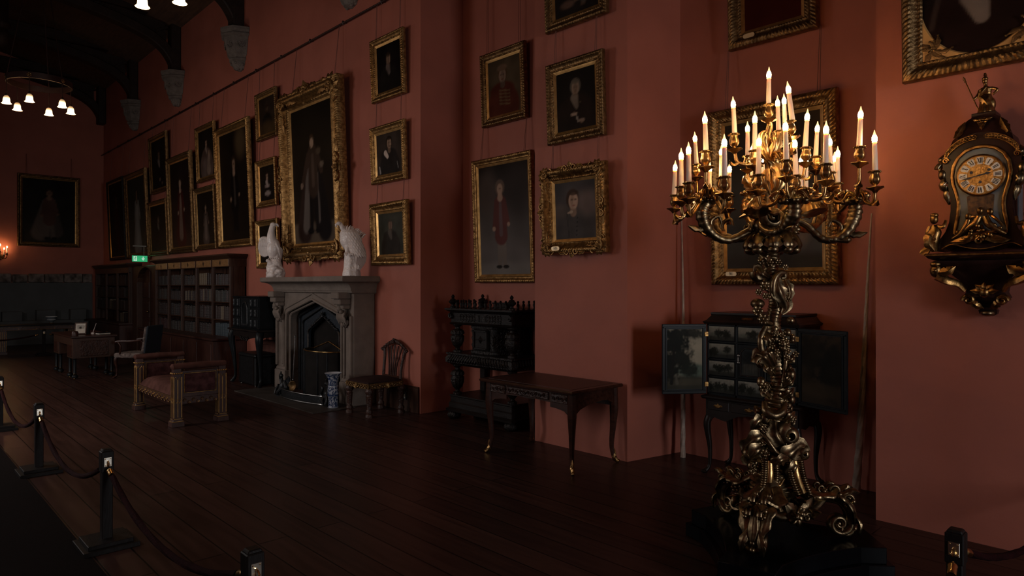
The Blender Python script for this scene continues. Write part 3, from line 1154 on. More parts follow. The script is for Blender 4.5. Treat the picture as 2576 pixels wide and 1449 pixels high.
picture('very tall portrait of a man in black in a broad gilt frame above the bookcase', [(544.7, 325.6), (629, 289.7), (631.7, 618), (547.5, 626.5)],
        [('g', (.012, .009, .007), (.012, .009, .007))] + full(.5, .76, coat=(.008, .006, .006), legs=(.008, .006, .006), bright=.9, bg=(.011, .009, .007), bg2=(.009, .007, .006), front=(.03, .025, .022))[1:]
        + [('e', .75, .88, .12, .14, (.05, .036, .022), .9, .7)], style='wide', gilt='gilt', res=.03)
picture('small brown portrait, topmost of the three small frames left of the largest frame', [(642.8, 240.4), (692.9, 215.4), (697.4, 340.6), (645, 356.6)],
        bust(.5, .66, .09, bright=.35, bg=(.018, .013, .010)) + [('e', .55, .12, .5, .22, (.055, .035, .018), .9, .6)], style='plain', gilt='gilt_dull', res=.03)
picture('small portrait of a lady with a white bodice, left of the largest frame', [(642.8, 406.7), (692, 393), (698.3, 516), (647.3, 523.7)],
        bust(.5, .68, .095, bright=1.2, collar=(.15, .12, .11), coat=(.012, .009, .008)) + [('e', .52, .2, .2, .07, (.15, .12, .11), .4, .85), ('e', .5, .42, .17, .06, (.13, .10, .09), .5, .8)],
        style='carved', gilt='gilt', res=.025)
picture('small dark portrait half hidden behind the spread-winged porcelain bird', [(640.5, 557), (695, 548), (706, 671), (649.6, 677.7)],
        bust(.5, .64, .09, bright=.35), style='plain', gilt='gilt', res=.03)

GRAND = [('g', (.010, .008, .006), (.016, .011, .009)), ('e', .5, .06, .9, .09, (.055, .042, .032), .35, .9)]
GRAND += [('c', .56, .60, .74, .10, .06, .10, (.010, .008, .008), .3, 1), ('c', .40, .55, .26, .10, .07, .11, (.022, .014, .012), .3, .95),
          ('c', .38, .52, .30, .12, .030, .05, (.075, .062, .055), .4, .85), ('c', .60, .50, .62, .16, .012, .02, (.075, .062, .055), .5, .7),
          ('c', .45, .40, .43, .09, .032, .026, (.010, .008, .008), .25, 1), ('c', .54, .40, .57, .09, .032, .026, (.010, .008, .008), .25, 1),
          ('c', .50, .66, .50, .40, .065, .075, (.028, .019, .015), .25, 1), ('c', .50, .64, .50, .42, .016, .02, (.05, .035, .028), .5, .7),
          ('c', .40, .64, .26, .46, .032, .026, (.030, .020, .016), .3, 1), ('e', .22, .43, .022, .022, (.10, .07, .055), .4, 1),
          ('c', .60, .64, .70, .52, .032, .028, (.030, .020, .016), .3, 1), ('e', .71, .56, .03, .022, (.09, .07, .055), .5, .8), ('e', .64, .66, .035, .025, (.055, .04, .03), .6, .8),
          ('e', .49, .745, .037, .05, (.030, .018, .012), .25, 1), ('e', .49, .73, .027, .038, (.16, .11, .08), .3, 1), ('e', .41, .085, .05, .02, (.008, .006, .006), .4, 1), ('e', .59, .085, .05, .02, (.008, .006, .006), .4, 1)]
picture('largest gilt frame with a full-length robed man, hung over the stone fireplace', [(706, 246), (851, 186), (868, 648), (718, 659)],
        GRAND, style='grand', gilt='gilt', res=.03, slip=True)
picture('portrait of a man in black, topmost of three right of the largest frame', [(932, 103.8), (1015.4, 67.3), (1018.5, 235), (936.6, 260)],
        bust(.5, .66, .105, bright=.95, hair=(.02, .014, .010), collar=(.07, .055, .05), bg=(.008, .006, .006)), style='carved', gilt='gilt', res=.02)
picture('portrait of a moustached man with a white collar, right of the largest frame', [(932, 322.4), (1018.5, 298.7), (1020.8, 452), (935.2, 463.6)],
        bust(.52, .74, .13, bright=1.35, turn=.25, hair=(.014, .010, .008), coat=(.014, .012, .012), bg=(.022, .017, .015)) +
        [('c', .36, .52, .44, .42, .07, .05, (.27, .22, .19), .25, .95), ('e', .56, .665, .055, .014, (.02, .012, .01), .5, .9), ('c', .1, .2, .13, .05, .02, .03, (.2, .18, .17), .5, .7),
         ('c', .82, .25, .86, .1, .012, .015, (.15, .14, .13), .5, .6)], style='carved', gilt='gilt', res=.010)
picture('dim portrait of a man, lowest of three right of the largest frame', [(932, 513.7), (1023, 501), (1029, 666), (936.6, 667.7)],
        bust(.5, .70, .11, bright=.8, hair=(.035, .028, .022), coat=(.022, .018, .015), bg=(.026, .025, .020), collar=(.06, .05, .042)), style='wide', gilt='gilt', res=.018,
        plate=('', .36, .03))
picture('portrait of a man in a braided jacket, high in the recess over the court cupboard', [(1209.6, 140.5), (1319.4, 101), (1326, 295.3), (1212.6, 321.8)],
        bust(.46, .70, .125, bright=1.1, turn=-.15, hair=(.05, .032, .02), coat=(.05, .018, .012), bg=(.034, .026, .018), bg2=(.055, .04, .026)) +
        [('c', .36, .44 - .06 * k, .68, .40 - .06 * k, .014, .014, (.085, .06, .035), .5, .75) for k in range(5)] + [('e', .45, .84, .13, .06, (.085, .055, .038), .4, .8)],
        plane=XB, style='carved', gilt='gilt_dull', res=.014, cord_top=7.2)
picture('tall portrait of a boy in a long red coat over the court cupboard', [(1190.7, 406), (1341.4, 374.5), (1344, 712.6), (1192, 708.6)],
        [('g', (.018, .014, .012), (.085, .075, .07)), ('e', .2, .75, .12, .2, (.055, .042, .036), .9, .7), ('e', .75, .75, .2, .25, (.028, .022, .02), .8, .6), ('e', .5, .03, .6, .08, (.10, .09, .082), .7, .7)] +  # ground pales to grey at the bottom: daylight sheen painted into the canvas colour
        full(.44, .84, coat=(.062, .027, .024), legs=(.085, .07, .06), bright=1.5, front=(.07, .05, .05), hair=(.07, .05, .04))[1:],
        plane=XB, style='plain', gilt='gilt', res=.011, cord_top=7.2)
picture('dark portrait cut by the top edge, topmost of three above the writing table', [(1369, -170), (1524, -230), (1523.7, 34.7), (1372, 84.3)],
        bust(.5, .7, .1, bright=.6, hands=True, coat=(.016, .013, .012)) + [('e', .3, .14, .12, .05, (.07, .045, .035), .6, .8), ('c', .5, .22, .7, .12, .03, .03, (.06, .055, .05), .5, .7)],
        style='carved', gilt='gilt_dull', res=.02, cord_top=7.2)
picture('portrait of a man with pale hands, middle of three above the writing table', [(1374.6, 166), (1520, 120), (1517.6, 339.7), (1378.6, 366.8)],
        bust(.5, .70, .115, bright=1.05, skin=(.13, .09, .065), hair=(.06, .05, .04), coat=(.015, .010, .008), bg=(.009, .007, .006), collar=(.09, .07, .055), wide=1.15) +
        [('e', .45, .26, .075, .03, (.17, .12, .09), .4, .9), ('e', .65, .13, .06, .035, (.15, .105, .08), .5, .8), ('c', .52, .2, .56, .12, .02, .02, (.15, .12, .1), .5, .8),
         ('e', .55, .50, .02, .012, (.06, .045, .03), .5, .6), ('e', .62, .44, .02, .012, (.06, .045, .03), .5, .6)], style='carved', gilt='gilt_dull', res=.014, cord_top=7.2)
picture('portrait of a young man in a buttoned grey coat, rococo frame numbered 105', [(1363, 428), (1524, 403), (1526, 635), (1368, 641)],
        bust(.46, .66, .15, bright=2.3, turn=.35, hair=(.035, .022, .016), coat=(.042, .037, .035), bg=(.036, .033, .033), bg2=(.055, .047, .046)) +
        [('e', .84, .60, .25, .22, (.11, .082, .072), .9, .6), ('e', .1, .5, .22, .12, (.075, .06, .052), .9, .6), ('c', .33, .455, .42, .475, .018, .026, (.22, .17, .13), .4, .8)] +
        [('e', .56 - .008 * k, .36 - .075 * k, .016, .013, (.016, .014, .014), .5, .9) for k in range(5)] + [('c', .30, .44, .34, .02, .006, .006, (.016, .014, .014), .6, .7)],
        style='ornate', gilt='gilt', res=.009, cord_top=7.2, plate=('105', .22, .06))
picture('dark portrait cut by the top edge above the candelabrum', [(1829, -190), (2055, -270), (2056.4, 69.3), (1832.5, 128.8)],
        bust(.5, .6, .12, bright=.5, coat=(.035, .010, .008), bg=(.018, .010, .008)), plane=XB, style='wide', gilt='gilt_dull', res=.02, cord_top=7.2, plate=('', .2, .09))
LAND = [('g', (.03, .024, .019), (.048, .048, .050)), ('e', .5, .9, .7, .3, (.024, .018, .013), .8, .7), ('e', .75, .22, .25, .16, (.05, .05, .054), .8, .6), ('f', .70, .27, .07, .10, (.115, .085, .075), .6, .7),
        ('f', .82, .24, .05, .09, (.095, .075, .066), .6, .6), ('f', .15, .3, .18, .25, (.028, .026, .022), .6, .7), ('e', .5, .02, .8, .08, (.028, .024, .02), .6, .8)]
picture('large dark painting in a gilt frame numbered 91, hung behind the candelabrum', [(1787, 285), (2107, 215), (2113, 715), (1787, 717)],
        LAND, plane=XB, style='wide', gilt='gilt', res=.02, cord_top=7.2, plate=('91', .2, .10))


def oval_mount(t, w, h, di):
    """gilt mount with an oval opening and leaf sprays in its corners"""
    W2, H2 = w / 2 - .10, h / 2 - .10
    rx, rz = .325, .41
    n = 64
    vs, fs = [], []
    for k in range(n):
        a = 2 * PI * k / n
        c, s = math.cos(a), math.sin(a)
        vs.append((rx * c, -.012, h / 2 + rz * s))
    for k in range(n):
        a = 2 * PI * k / n
        c, s = math.cos(a), math.sin(a)
        vs.append(((rx + .012) * c, -.03, h / 2 + (rz + .012) * s))
    for k in range(n):
        a = 2 * PI * k / n
        c, s = math.cos(a), math.sin(a)
        q = min(W2 / max(abs(c), 1e-6), H2 / max(abs(s), 1e-6))
        vs.append((q * c, -.03, h / 2 + q * s))
    for j in range(2):
        for k in range(n):
            a, b = j * n + k, j * n + (k + 1) % n
            fs.append((a, b, b + n, a + n))
    mbm = MB()
    mbm.add(vs, fs)
    mbm.build('oval_mount', 'gilt_mat', t, smooth=30)
    painted('canvas', t, 2 * rx + .01, 2 * rz + .01, bust(.5, .62, .13, bright=.8, coat=(.016, .010, .009), bg=(.012, .009, .008), collar=(.1, .08, .07)) +
            [('c', .62, .42, .66, .52, .025, .02, (.11, .09, .085), .4, .8), ('c', .1, .25, .2, .6, .02, .02, (.035, .026, .024), .8, .7)], .012, 99, origin=(0, -.016, h / 2))
    for sx in (-1, 1):
        for sz in (-1, 1):
            mbm = MB()
            c = Vector((sx * (W2 - .07), -.034, h / 2 + sz * (H2 - .08)))
            random.seed(5)
            for k in range(11):
                a = R(-75 + 33 * (k % 9)) + random.uniform(-.2, .2)
                L = random.uniform(.05, .125)
                d = Vector((math.cos(a) * -sx, 0, math.sin(a) * -sz)) if k % 3 else Vector((math.cos(a) * sx * .4, 0, -math.sin(a) * sz))
                p = c + d * L * .5
                mbm.leaf([c + d * L * .1, p + Vector((d.z, 0, -d.x)) * .02, c + d * L], .015, (0, -1, 0), n=3, k=3, thick=.003)
                mbm.sph(c + d * L, .008, 6, 4)
            mbm.rosette(c, (0, -1, 0), .022, 5)
            mbm.build('leaf_spray', 'gilt_dull', t, smooth=50)


t = picture('oval portrait in a rectangular gilt frame hung above the bracket clock', [(2271, 0), (2576, 0), (2576, 153), (2270.9, 208)],
            None, style='wide', gilt='gilt_dull', height=1.06, width=.86, slip=False, cord_top=7.2, extra=oval_mount)

# ------------------------------------------------------------------ fireplace
WR = R(-90)      # things against the long wall: local x runs along it, local -y looks into the room


def rect_stack(mb, secs, back=0.0):
    """stacked rectangular sections (half width, front y, z) with a flat back: mouldings with returns"""
    vs, fs = [], []
    for hw, fy, z in secs:
        vs += [(-hw, fy, z), (hw, fy, z), (hw, back, z), (-hw, back, z)]
    for j in range(len(secs) - 1):
        for i in range(4):
            a, b = j * 4 + i, j * 4 + (i + 1) % 4
            fs.append((a, b, b + 4, a + 4))
    n = (len(secs) - 1) * 4
    fs += [(3, 2, 1, 0), (n, n + 1, n + 2, n + 3)]
    mb.add(vs, fs)


def tudor(hw, spring, apex, rnd=.09, foot=0.0):
    pts = [(-hw, foot), (-hw, spring - rnd)]
    for k in range(1, 6):
        a = k / 5
        p0, p1, p2 = (-hw, spring - rnd), (-hw, spring + .02), (-hw + rnd * 1.2, spring + .02 + (apex - spring - .02) * rnd * 1.2 / hw)
        pts.append(tuple((1 - a) ** 2 * p0[i] + 2 * a * (1 - a) * p1[i] + a * a * p2[i] for i in range(2)))
    pts.append((0, apex))
    return pts + [(-x, z) for x, z in pts[-2::-1]]


fp = thing('stone_fireplace', 'grey stone fireplace with a pointed arch and deep moulded shelf', 'fireplace', (XW, 9.24, 0), WR)
mb = MB()
op = tudor(.86, 1.20, 1.44)
outer = [(-1.17, 0), (-1.17, 1.55), (1.17, 1.55), (1.17, 0)]
mb.poly([(x, -.34, z) for x, z in outer + op[::-1]], (0, .33, 0))
mb.build('surround', 'stone', fp, smooth=0, bevel=.006)
for k, (dh, rr, yy) in enumerate(((.0, .018, -.345), (.075, .014, -.345), (-.03, .02, -.29))):
    mb = MB()
    q = tudor(.86 + dh, 1.20 + dh * .6, 1.44 + dh * 1.1, foot=.33 if dh > 0 else 0)
    mb.tube([(x, yy, z) for x, z in q], rr, n=6)
    mb.build('arch_moulding', 'stone', fp, smooth=40)
for s in (-1, 1):
    MB().box((s * 1.02, -.19, .155), (.36, .38, .31)).build('plinth_block', 'stone', fp, smooth=0, bevel=.012)
    MB().box((s * 1.02, -.185, .335), (.335, .36, .05), taper=.93).build('plinth_moulding', 'stone', fp, smooth=0, bevel=.008)
    mb = MB()
    mb.box((s * 1.14, -.36, .80), (.035, .05, .85)).box((s * .95, -.355, .80), (.02, .035, .8))
    mb.build('jamb_moulding', 'stone', fp, smooth=0, bevel=.01)
    # bracket: stepped block over carved foliage
    mb = MB()
    for i, (z0, z1, d, wd) in enumerate(((1.46, 1.55, .20, .20), (1.38, 1.46, .165, .185), (1.32, 1.38, .12, .17))):
        mb.box((s * 1.0, -.34 - d / 2, (z0 + z1) / 2), (wd, d, z1 - z0))
    mb.build('bracket', 'stone', fp, smooth=0, bevel=.012)
    mb = MB()
    random.seed(11)
    for k in range(16):
        t_ = k / 15
        mb.sph((s * 1.0 + random.uniform(-.075, .075) * (1 - t_ * .4), -.37 - .09 * (1 - t_) + random.uniform(-.02, .02), 1.33 - .24 * t_), random.uniform(.022, .042), 7, 5)
    for k in range(5):
        a = -1 + k * .5
        mb.leaf([(s * 1.0 + a * .03, -.40, 1.30), (s * 1.0 + a * .07, -.46, 1.22), (s * 1.0 + a * .09, -.40, 1.10)], .035, (0, -1, 0), n=3, k=5)
    mb.build('carved_foliage', 'stone', fp, smooth=50)
mb = MB()
secs = [(1.185, -.355, 1.53), (1.2, -.385, 1.545), (1.2, -.39, 1.565)]
for k in range(7):
    a = k / 6 * PI / 2
    secs.append((1.2 + .075 * (1 - math.cos(a)), -.40 - .155 * (1 - math.cos(a)), 1.575 + .115 * math.sin(a)))
secs += [(1.29, -.58, 1.705), (1.29, -.58, 1.752), (1.28, -.57, 1.77)]
rect_stack(mb, secs)
mb.build('mantel_shelf', 'stone', fp, smooth=30)
# cast-iron grate
mb = MB()
out2 = tudor(.84, 1.19, 1.42)
in2 = tudor(.46, .92, 1.17, rnd=.05)
mb.poly([(x, -.15, z) for x, z in out2] + [(x, -.15, z) for x, z in in2[::-1]], (0, .02, 0))
mb.build('iron_surround', 'blue_iron', fp, smooth=0)
for dh, rr, mt in ((.02, .014, 'steel'), (.20, .018, 'iron'), (.30, .022, 'iron')):
    q = tudor(.46 + dh, .92 + dh * .75, 1.17 + dh * .8, rnd=.05)
    MB().tube([(x, -.165, z) for x, z in q], rr, n=6).build('iron_moulding', mt, fp, smooth=40)
mb = MB().box((0, -.06, .6), (1.5, .02, 1.3))
mb.build('fire_back', 'soot', fp, smooth=0)
mb = MB()
random.seed(4)
for k in range(40):
    a = k / 39 * 2 - 1
    mb.sph((a * .42, -.17, .97 + .22 * (1 - abs(a)) + random.uniform(0, .03)), random.uniform(.01, .02), 6, 4)
mb.rosette((0, -.18, 1.21), (0, -1, 0), .05, 6)
mb.build('iron_crest', 'iron', fp)

hs = MB().span((4.12, 7.95, 0), (4.735, 10.5, .014)).build('hearthstone', 'hearth', smooth=0, bevel=.003)
tag(hs, 'flat grey hearthstone laid before the fireplace', 'hearth')

# fire screen with a bowed brass rail
fs_ = thing('fire_screen', 'black fire screen with a bowed brass rail and a peaked back', 'fire screen', (4.88, 8.93, .014), WR)
mb = MB()
n = 14
for off in (0,):
    vs, fs = [], []
    for i in range(n + 1):
        a = PI * i / n
        x, y = -.44 * math.cos(a), -.30 * math.sin(a) ** .7
        vs += [(x, y, .02), (x, y, .68), (x, y + .012, .68), (x, y + .012, .02)]
    for i in range(n):
        for k in range(4):
            p, q = i * 4 + k, i * 4 + (k + 1) % 4
            fs.append((p, q, q + 4, p + 4))
    mb.add(vs, fs)
mb.build('mesh_panel', 'soot', fs_, smooth=40)
rail = [(-.44 * math.cos(PI * i / n), -.30 * math.sin(PI * i / n) ** .7, .69) for i in range(n + 1)]
MB().tube(rail, .011, n=8).build('rail', 'brass', fs_)
MB().tube([(-.44, 0, .69), (0, .0, .81), (.44, 0, .69)], .012, n=8).build('peaked_rail', 'ormolu', fs_)
for i in (0, 3, 5, 9, 11, 14):
    MB().box((rail[i][0], rail[i][1], .35), (.022, .022, .66)).build('upright', 'iron', fs_, smooth=0)

# fender, its end figure, and the long-handled pan
fd = thing('fender', 'low curved iron fender with two bright rails and crouching end figures', 'fender', (4.38, 8.9, .014), WR)
base = cr([(-.62, .16, 0), (-.56, .02, 0), (-.3, -.02, 0), (0, -.02, 0), (.3, .02, 0), (.55, .09, 0), (.62, .2, 0)], 6)
mb = MB()
vs, fs = [], []
for p in base:
    vs += [(p.x, p.y, .0), (p.x, p.y, .12), (p.x, p.y + .015, .12), (p.x, p.y + .015, 0)]
for i in range(len(base) - 1):
    for k in range(4):
        a, b = i * 4 + k, i * 4 + (k + 1) % 4
        fs.append((a, b, b + 4, a + 4))
mb.add(vs, fs)
mb.build('plate', 'iron', fd)
for z, r in ((.125, .010), (.014, .012)):
    MB().tube([(p.x, p.y - .01, z) for p in base], r, n=8).build('rail', 'steel', fd)


def crouching(s, x, y):
    mb = MB()
    mb.box((x, y, .02), (.2, .13, .04))
    mb.sph((x, y, .12), (.06, .06, .10), 10, 7, Matrix.Rotation(.3 * s, 3, 'Y'))
    mb.sph((x + .05 * s, y, .08), (.07, .055, .06), 10, 7)
    mb.tube(cr([(x - .02 * s, y, .18), (x - .05 * s, y, .25), (x - .02 * s, y - .02, .31), (x + .03 * s, y - .02, .30)], 5), [.035, .03, .026, .012], n=8)
    mb.sph((x, y - .02, .30), (.035, .03, .03), 8, 6)
    mb.sph((x - .01, y - .02, .345), (.012, .012, .02), 6, 5)
    mb.tube(cr([(x + .09 * s, y, .08), (x + .15 * s, y - .02, .14), (x + .11 * s, y - .02, .22), (x + .15 * s, y - .02, .25)], 5), [.03, .028, .02, .006], n=7)
    mb.tube(cr([(x - .03 * s, y - .04, .16), (x - .08 * s, y - .06, .09), (x - .07 * s, y - .08, .03)], 4), [.026, .02, .022], n=7)
    mb.tube(cr([(x + .04 * s, y - .04, .12), (x + .02 * s, y - .08, .07), (x + .0 * s, y - .08, .03)], 4), [.03, .022, .02], n=7)
    mb.leaf([(x, y + .03, .16), (x + .06 * s, y + .05, .24), (x + .13 * s, y + .05, .27)], .04, (0, -1, 0), n=4, k=5)
    return mb


for s, x, y in ((1, -.60, .06), (-1, .60, .14)):
    crouching(s, x, y).build('end_figure', 'iron', fd)

pn = thing('skimmer_pan', 'long-handled brass pan leaning upright inside the left of the fireplace', 'pan', (4.66, 9.62, .02), R(-60))
mb = MB()
mb.tube([(0, .0, .19), (0, .055, .84)], .008, n=8)
mb.sph((0, .056, .85), .014, 8, 6)
mb.sph((0, .0, .20), .016, 8, 6)
mb.build('handle', 'steel', pn)
mb = MB()
rot = Vector((0, 0, 1)).rotation_difference(Vector((0, -1, .08))).to_matrix()
mb.lathe([(.005, -.028), (.04, -.02), (.06, -.002), (.066, .012), (.062, .014), (.04, -.008), (.003, -.016)], (0, -.005, .105), n=24, axis=(0, -1, .08), sy=1.15)
mb.build('bowl', 'gilt_dull', pn)

# blue and white beaker vase
vs_ = thing('blue_white_vase', 'tall blue and white porcelain beaker vase standing on the floor by the fireplace', 'vase', (4.50, 8.12, .014), R(-40))
prof = [(.068, 0), (.072, .006), (.066, .03), (.062, .09), (.066, .14), (.073, .16), (.074, .165), (.073, .24), (.070, .28), (.066, .30), (.066, .36), (.074, .40), (.095, .44), (.112, .462), (.108, .464), (.09, .44), (.06, .40), (.05, .2), (0.01, .18)]
vs, fs, cols = [], [], []
n = 72
P2 = cr([(r, 0, z) for r, z in prof], 5)
random.seed(2)
for j, p in enumerate(P2):
    for i in range(n):
        a = 2 * PI * i / n
        vs.append((p.x * math.cos(a), p.x * math.sin(a), p.z))
        z = p.z
        white = (.30, .305, .33)
        blue = (.018, .033, .08)
        inside = j > len(P2) * .74
        k = noise.noise(Vector((math.cos(a) * 3.4, math.sin(a) * 3.4, z * 55)))
        k2 = noise.noise(Vector((math.cos(a) * 8, math.sin(a) * 8, z * 110 + 7)))
        f = 1.0 if (k + .5 * k2) > -.06 else 0.0
        cell = (a / (2 * PI) * 6) % 1
        for zc in (.33, .06):
            d = math.hypot((cell - .5) * .09, z - zc)
            if d < .030:
                f = 1.0 if d > .021 or d < .013 else .25
        for b in (.008, .155, .170, .278, .292):
            if abs(z - b) < .004:
                f = 0.0
            elif abs(z - b) < .007:
                f = 1.0
        if inside or z > .457 or z < .006:
            f = 0
        cols += [white[q] + (blue[q] - white[q]) * f for q in range(3)] + [1]
for j in range(len(P2) - 1):
    for i in range(n):
        a, b = j * n + i, j * n + (i + 1) % n
        fs.append((a, b, b + n, a + n))
fs.append(tuple(range(n))[::-1])
me = bpy.data.meshes.new('body')
me.from_pydata(vs, [], fs)
ca = me.color_attributes.new('Pigment', 'FLOAT_COLOR', 'POINT')
ca.data.foreach_set('color', cols)
me.polygons.foreach_set('use_smooth', [True] * len(me.polygons))
me.materials.append(M['blue_white'])
o = bpy.data.objects.new('body', me)
COL.objects.link(o)
o.parent = vs_


# porcelain birds on the mantel shelf
def remeshed(mb, name, material, parent, vox=.009, sm=4):
    o = mb.build(name, material, parent, smooth=0)
    md = o.modifiers.new('fuse', 'REMESH')
    md.mode = 'VOXEL'
    md.voxel_size = vox
    md.use_smooth_shade = True
    s = o.modifiers.new('soften', 'SMOOTH')
    s.factor = .5
    s.iterations = sm
    return o


bd = thing('porcelain_bird', 'white porcelain bird with one wing spread on a rock, far end of the mantel', 'porcelain figure', (4.70, 10.31, 1.77), R(-25))
mb = MB()
random.seed(8)
for k in range(22):
    z = random.uniform(.02, .24)
    r = .13 * (1 - z * 1.6)
    a = random.uniform(0, 2 * PI)
    mb.sph((r * math.cos(a), r * math.sin(a) * .8, z), (random.uniform(.04, .07),) * 2 + (random.uniform(.03, .06),), 8, 6)
mb.lathe([(.15, 0), (.14, .06), (.10, .2), (.075, .30), (.06, .34)], n=14, sy=.8)
mb.tube(cr([(-.07, -.04, .24), (-.12, -.05, .27), (-.13, -.05, .24)], 4), [.03, .028, .012], n=7)
mb.tube(cr([(.07, -.05, .06), (.12, -.05, .12), (.08, -.06, .17)], 4), [.025, .022, .01], n=7)
remeshed(mb, 'rock_base', 'porcelain', bd, .011, 2)
mb = MB()
mb.sph((-.03, 0, .46), (.105, .10, .165), 16, 12, Matrix.Rotation(R(6), 3, 'Y'))
mb.sph((-.045, 0, .57), (.075, .075, .09), 14, 10)
mb.tube(cr([(-.05, 0, .56), (-.065, 0, .66), (-.058, 0, .75), (-.045, 0, .82)], 6), [.08, .064, .048, .042], n=14)
mb.sph((-.035, 0, .835), (.05, .04, .042), 12, 9)
mb.tube(cr([(0, 0, .843), (.028, 0, .84), (.042, 0, .815), (.036, 0, .795)], 4), [.026, .02, .012, .004], n=8)
for s in (-.05, .04):
    mb.tube([(s - .02, -.02, .36), (s - .02, -.03, .30)], [.04, .02], n=8)
    for q in (-.02, 0, .02):
        mb.tube(cr([(s - .02 + q, -.03, .305), (s - .02 + q * 1.5, -.07, .30), (s - .02 + q * 1.6, -.085, .28)], 3), [.012, .01, .004], n=6)
mb.sph((.05, .03, .38), (.05, .06, .11), 12, 9, Matrix.Rotation(R(-10), 3, 'Y'))
remeshed(mb, 'body', 'porcelain_smooth', bd, .008, 4)
mb = MB()
mb.tube(cr([(-.08, .02, .58), (-.16, .03, .62), (-.215, .03, .60), (-.225, .03, .53)], 5), [.035, .035, .03, .02], n=8)
for k in range(8):
    t_ = k / 7
    x0 = -.10 - .125 * t_
    mb.leaf([(x0, .03, .60 - .02 * abs(t_ - .6)), (x0 - .012, .01, .47), (x0 - .008 + .012 * t_, .02, .35 - .03 * math.sin(t_ * PI))], .026, (0, -1, 0), n=4, k=5, thick=.005, lobes=1)
for k in range(6):
    t_ = k / 5
    mb.leaf([(-.10 - .12 * t_, .015, .61), (-.105 - .12 * t_, -.0, .55), (-.105 - .12 * t_, .005, .49)], .026, (0, -1, 0), n=3, k=5, thick=.005, lobes=1)
mb.build('spread_wing', 'porcelain_smooth', bd, smooth=60)
mb = MB()
for k in range(7):
    t_ = k / 6
    mb.leaf([(.01 + .01 * k, -.085 + .012 * k, .55 - .02 * k), (.055 + .006 * k, -.08 + .02 * k, .44), (.075 - .0 * k, -.03 + .02 * k, .33 - .012 * k)], .024, (.4, -1, 0), n=4, k=5, thick=.005, lobes=1)
mb.build('folded_wing', 'porcelain_smooth', bd, smooth=60)

bd = thing('porcelain_bird', 'white porcelain bird hunched on a tree stump, near end of the mantel', 'porcelain figure', (4.80, 8.165, 1.77), R(-30))
mb = MB()
mb.lathe([(.125, 0), (.12, .05), (.105, .12), (.10, .22), (.095, .30), (.06, .34)], n=18, lobes=7, amp=.05)
random.seed(14)
for k in range(12):
    mb.sph((random.uniform(-.02, .1), -.09, random.uniform(.06, .22)), random.uniform(.012, .026), 7, 5)
remeshed(mb, 'stump', 'porcelain', bd, .009, 2)
mb = MB()
tilt = Matrix.Rotation(R(-20), 3, 'Y')
mb.sph((-.01, 0, .50), (.145, .125, .17), 18, 13, tilt)
mb.sph((.06, .01, .40), (.11, .11, .17), 16, 12, Matrix.Rotation(R(-22), 3, 'Y'))
mb.sph((-.06, 0, .57), (.10, .10, .08), 14, 10)
mb.tube(cr([(-.06, -.02, .60), (-.115, -.05, .65), (-.14, -.06, .705), (-.165, -.07, .715)], 6), [.06, .034, .028, .03], n=12)
mb.sph((-.165, -.07, .712), (.036, .03, .03), 12, 9)
mb.tube(cr([(-.19, -.075, .71), (-.205, -.08, .695), (-.20, -.08, .668), (-.175, -.08, .655)], 4), [.018, .015, .01, .004], n=8)
for s in (-.05, .03):
    mb.tube([(s, -.06, .40), (s - .01, -.09, .31)], [.045, .025], n=8)
    for q in (-.022, 0, .022):
        mb.tube(cr([(s - .01 + q, -.09, .315), (s - .012 + q * 1.3, -.125, .30), (s - .012 + q * 1.4, -.13, .26)], 3), [.013, .011, .005], n=6)
remeshed(mb, 'body', 'porcelain', bd, .008, 3)
mb = MB()
for k in range(20):
    t_ = k / 19
    x, z = -.11 + .25 * t_, .645 - .10 * t_ ** 2
    d = Vector((-.25 + 1.0 * t_, random.uniform(-.5, .1), 1)).normalized()
    p = Vector((x, random.uniform(-.07, .03), z - .02))
    mb.tube([p, p + d * .05, p + d * random.uniform(.07, .095) + Vector((.015, 0, -.005))], [.016, .011, .003], n=6)
mb.build('ruff', 'porcelain_smooth', bd, smooth=60)
mb = MB()
for row in range(7):
    for k in range(7):
        t_ = (k + (row % 2) * .5) / 7
        a = -.9 + 1.9 * t_
        z = .60 - .045 * row
        cx = -.02 + .015 * row
        rx = .14 - .002 * row
        p = Vector((cx + rx * math.sin(a), -.115 * math.cos(a) - .012, z))
        q = p + Vector((.022, -.006, -.035))
        r_ = p + Vector((.04, .004, -.078))
        mb.leaf([p, q, r_], .019, (math.sin(a), -math.cos(a), .2), n=3, k=5, thick=.003, lobes=1)
for k in range(9):
    t_ = k / 8
    x = .045 + .115 * t_
    mb.leaf([(x, -.10 + .11 * t_, .40), (x + .025, -.12 + .12 * t_, .26), (x + .02 - .03 * t_, -.10 + .10 * t_, .07 + .07 * abs(t_ - .55) * 2)], .026, (.5, -1, 0), n=4, k=5, thick=.005, lobes=1)
mb.build('folded_wing', 'porcelain_smooth', bd, smooth=60)


# ------------------------------------------------------------------ cabriole and carved helpers
def cabriole(mb, x, y, z1, dx, dy, r=(.034, .032, .020, .015, .022), out=(.0, .018, -.004, .0, .035), n=9):
    """leg from z1 to the floor; (dx, dy) is the way its knee and foot turn"""
    zs = (z1, z1 * .84, z1 * .45, z1 * .14, .012)
    pts = [(x + dx * o_, y + dy * o_, z) for o_, z in zip(out, zs)]
    mb.tube(cr(pts, 6), list(r), n=n)
    mb.sph((x + dx * (out[-1] + .006), y + dy * (out[-1] + .006), .016), (.03, .03, .016), 10, 6)


# side chair with a fan-shaped back
ch = thing('side_chair', 'carved brown side chair with a fan back and dark velvet seat, beside the fireplace', 'chair', (4.755, 7.49, 0), WR)
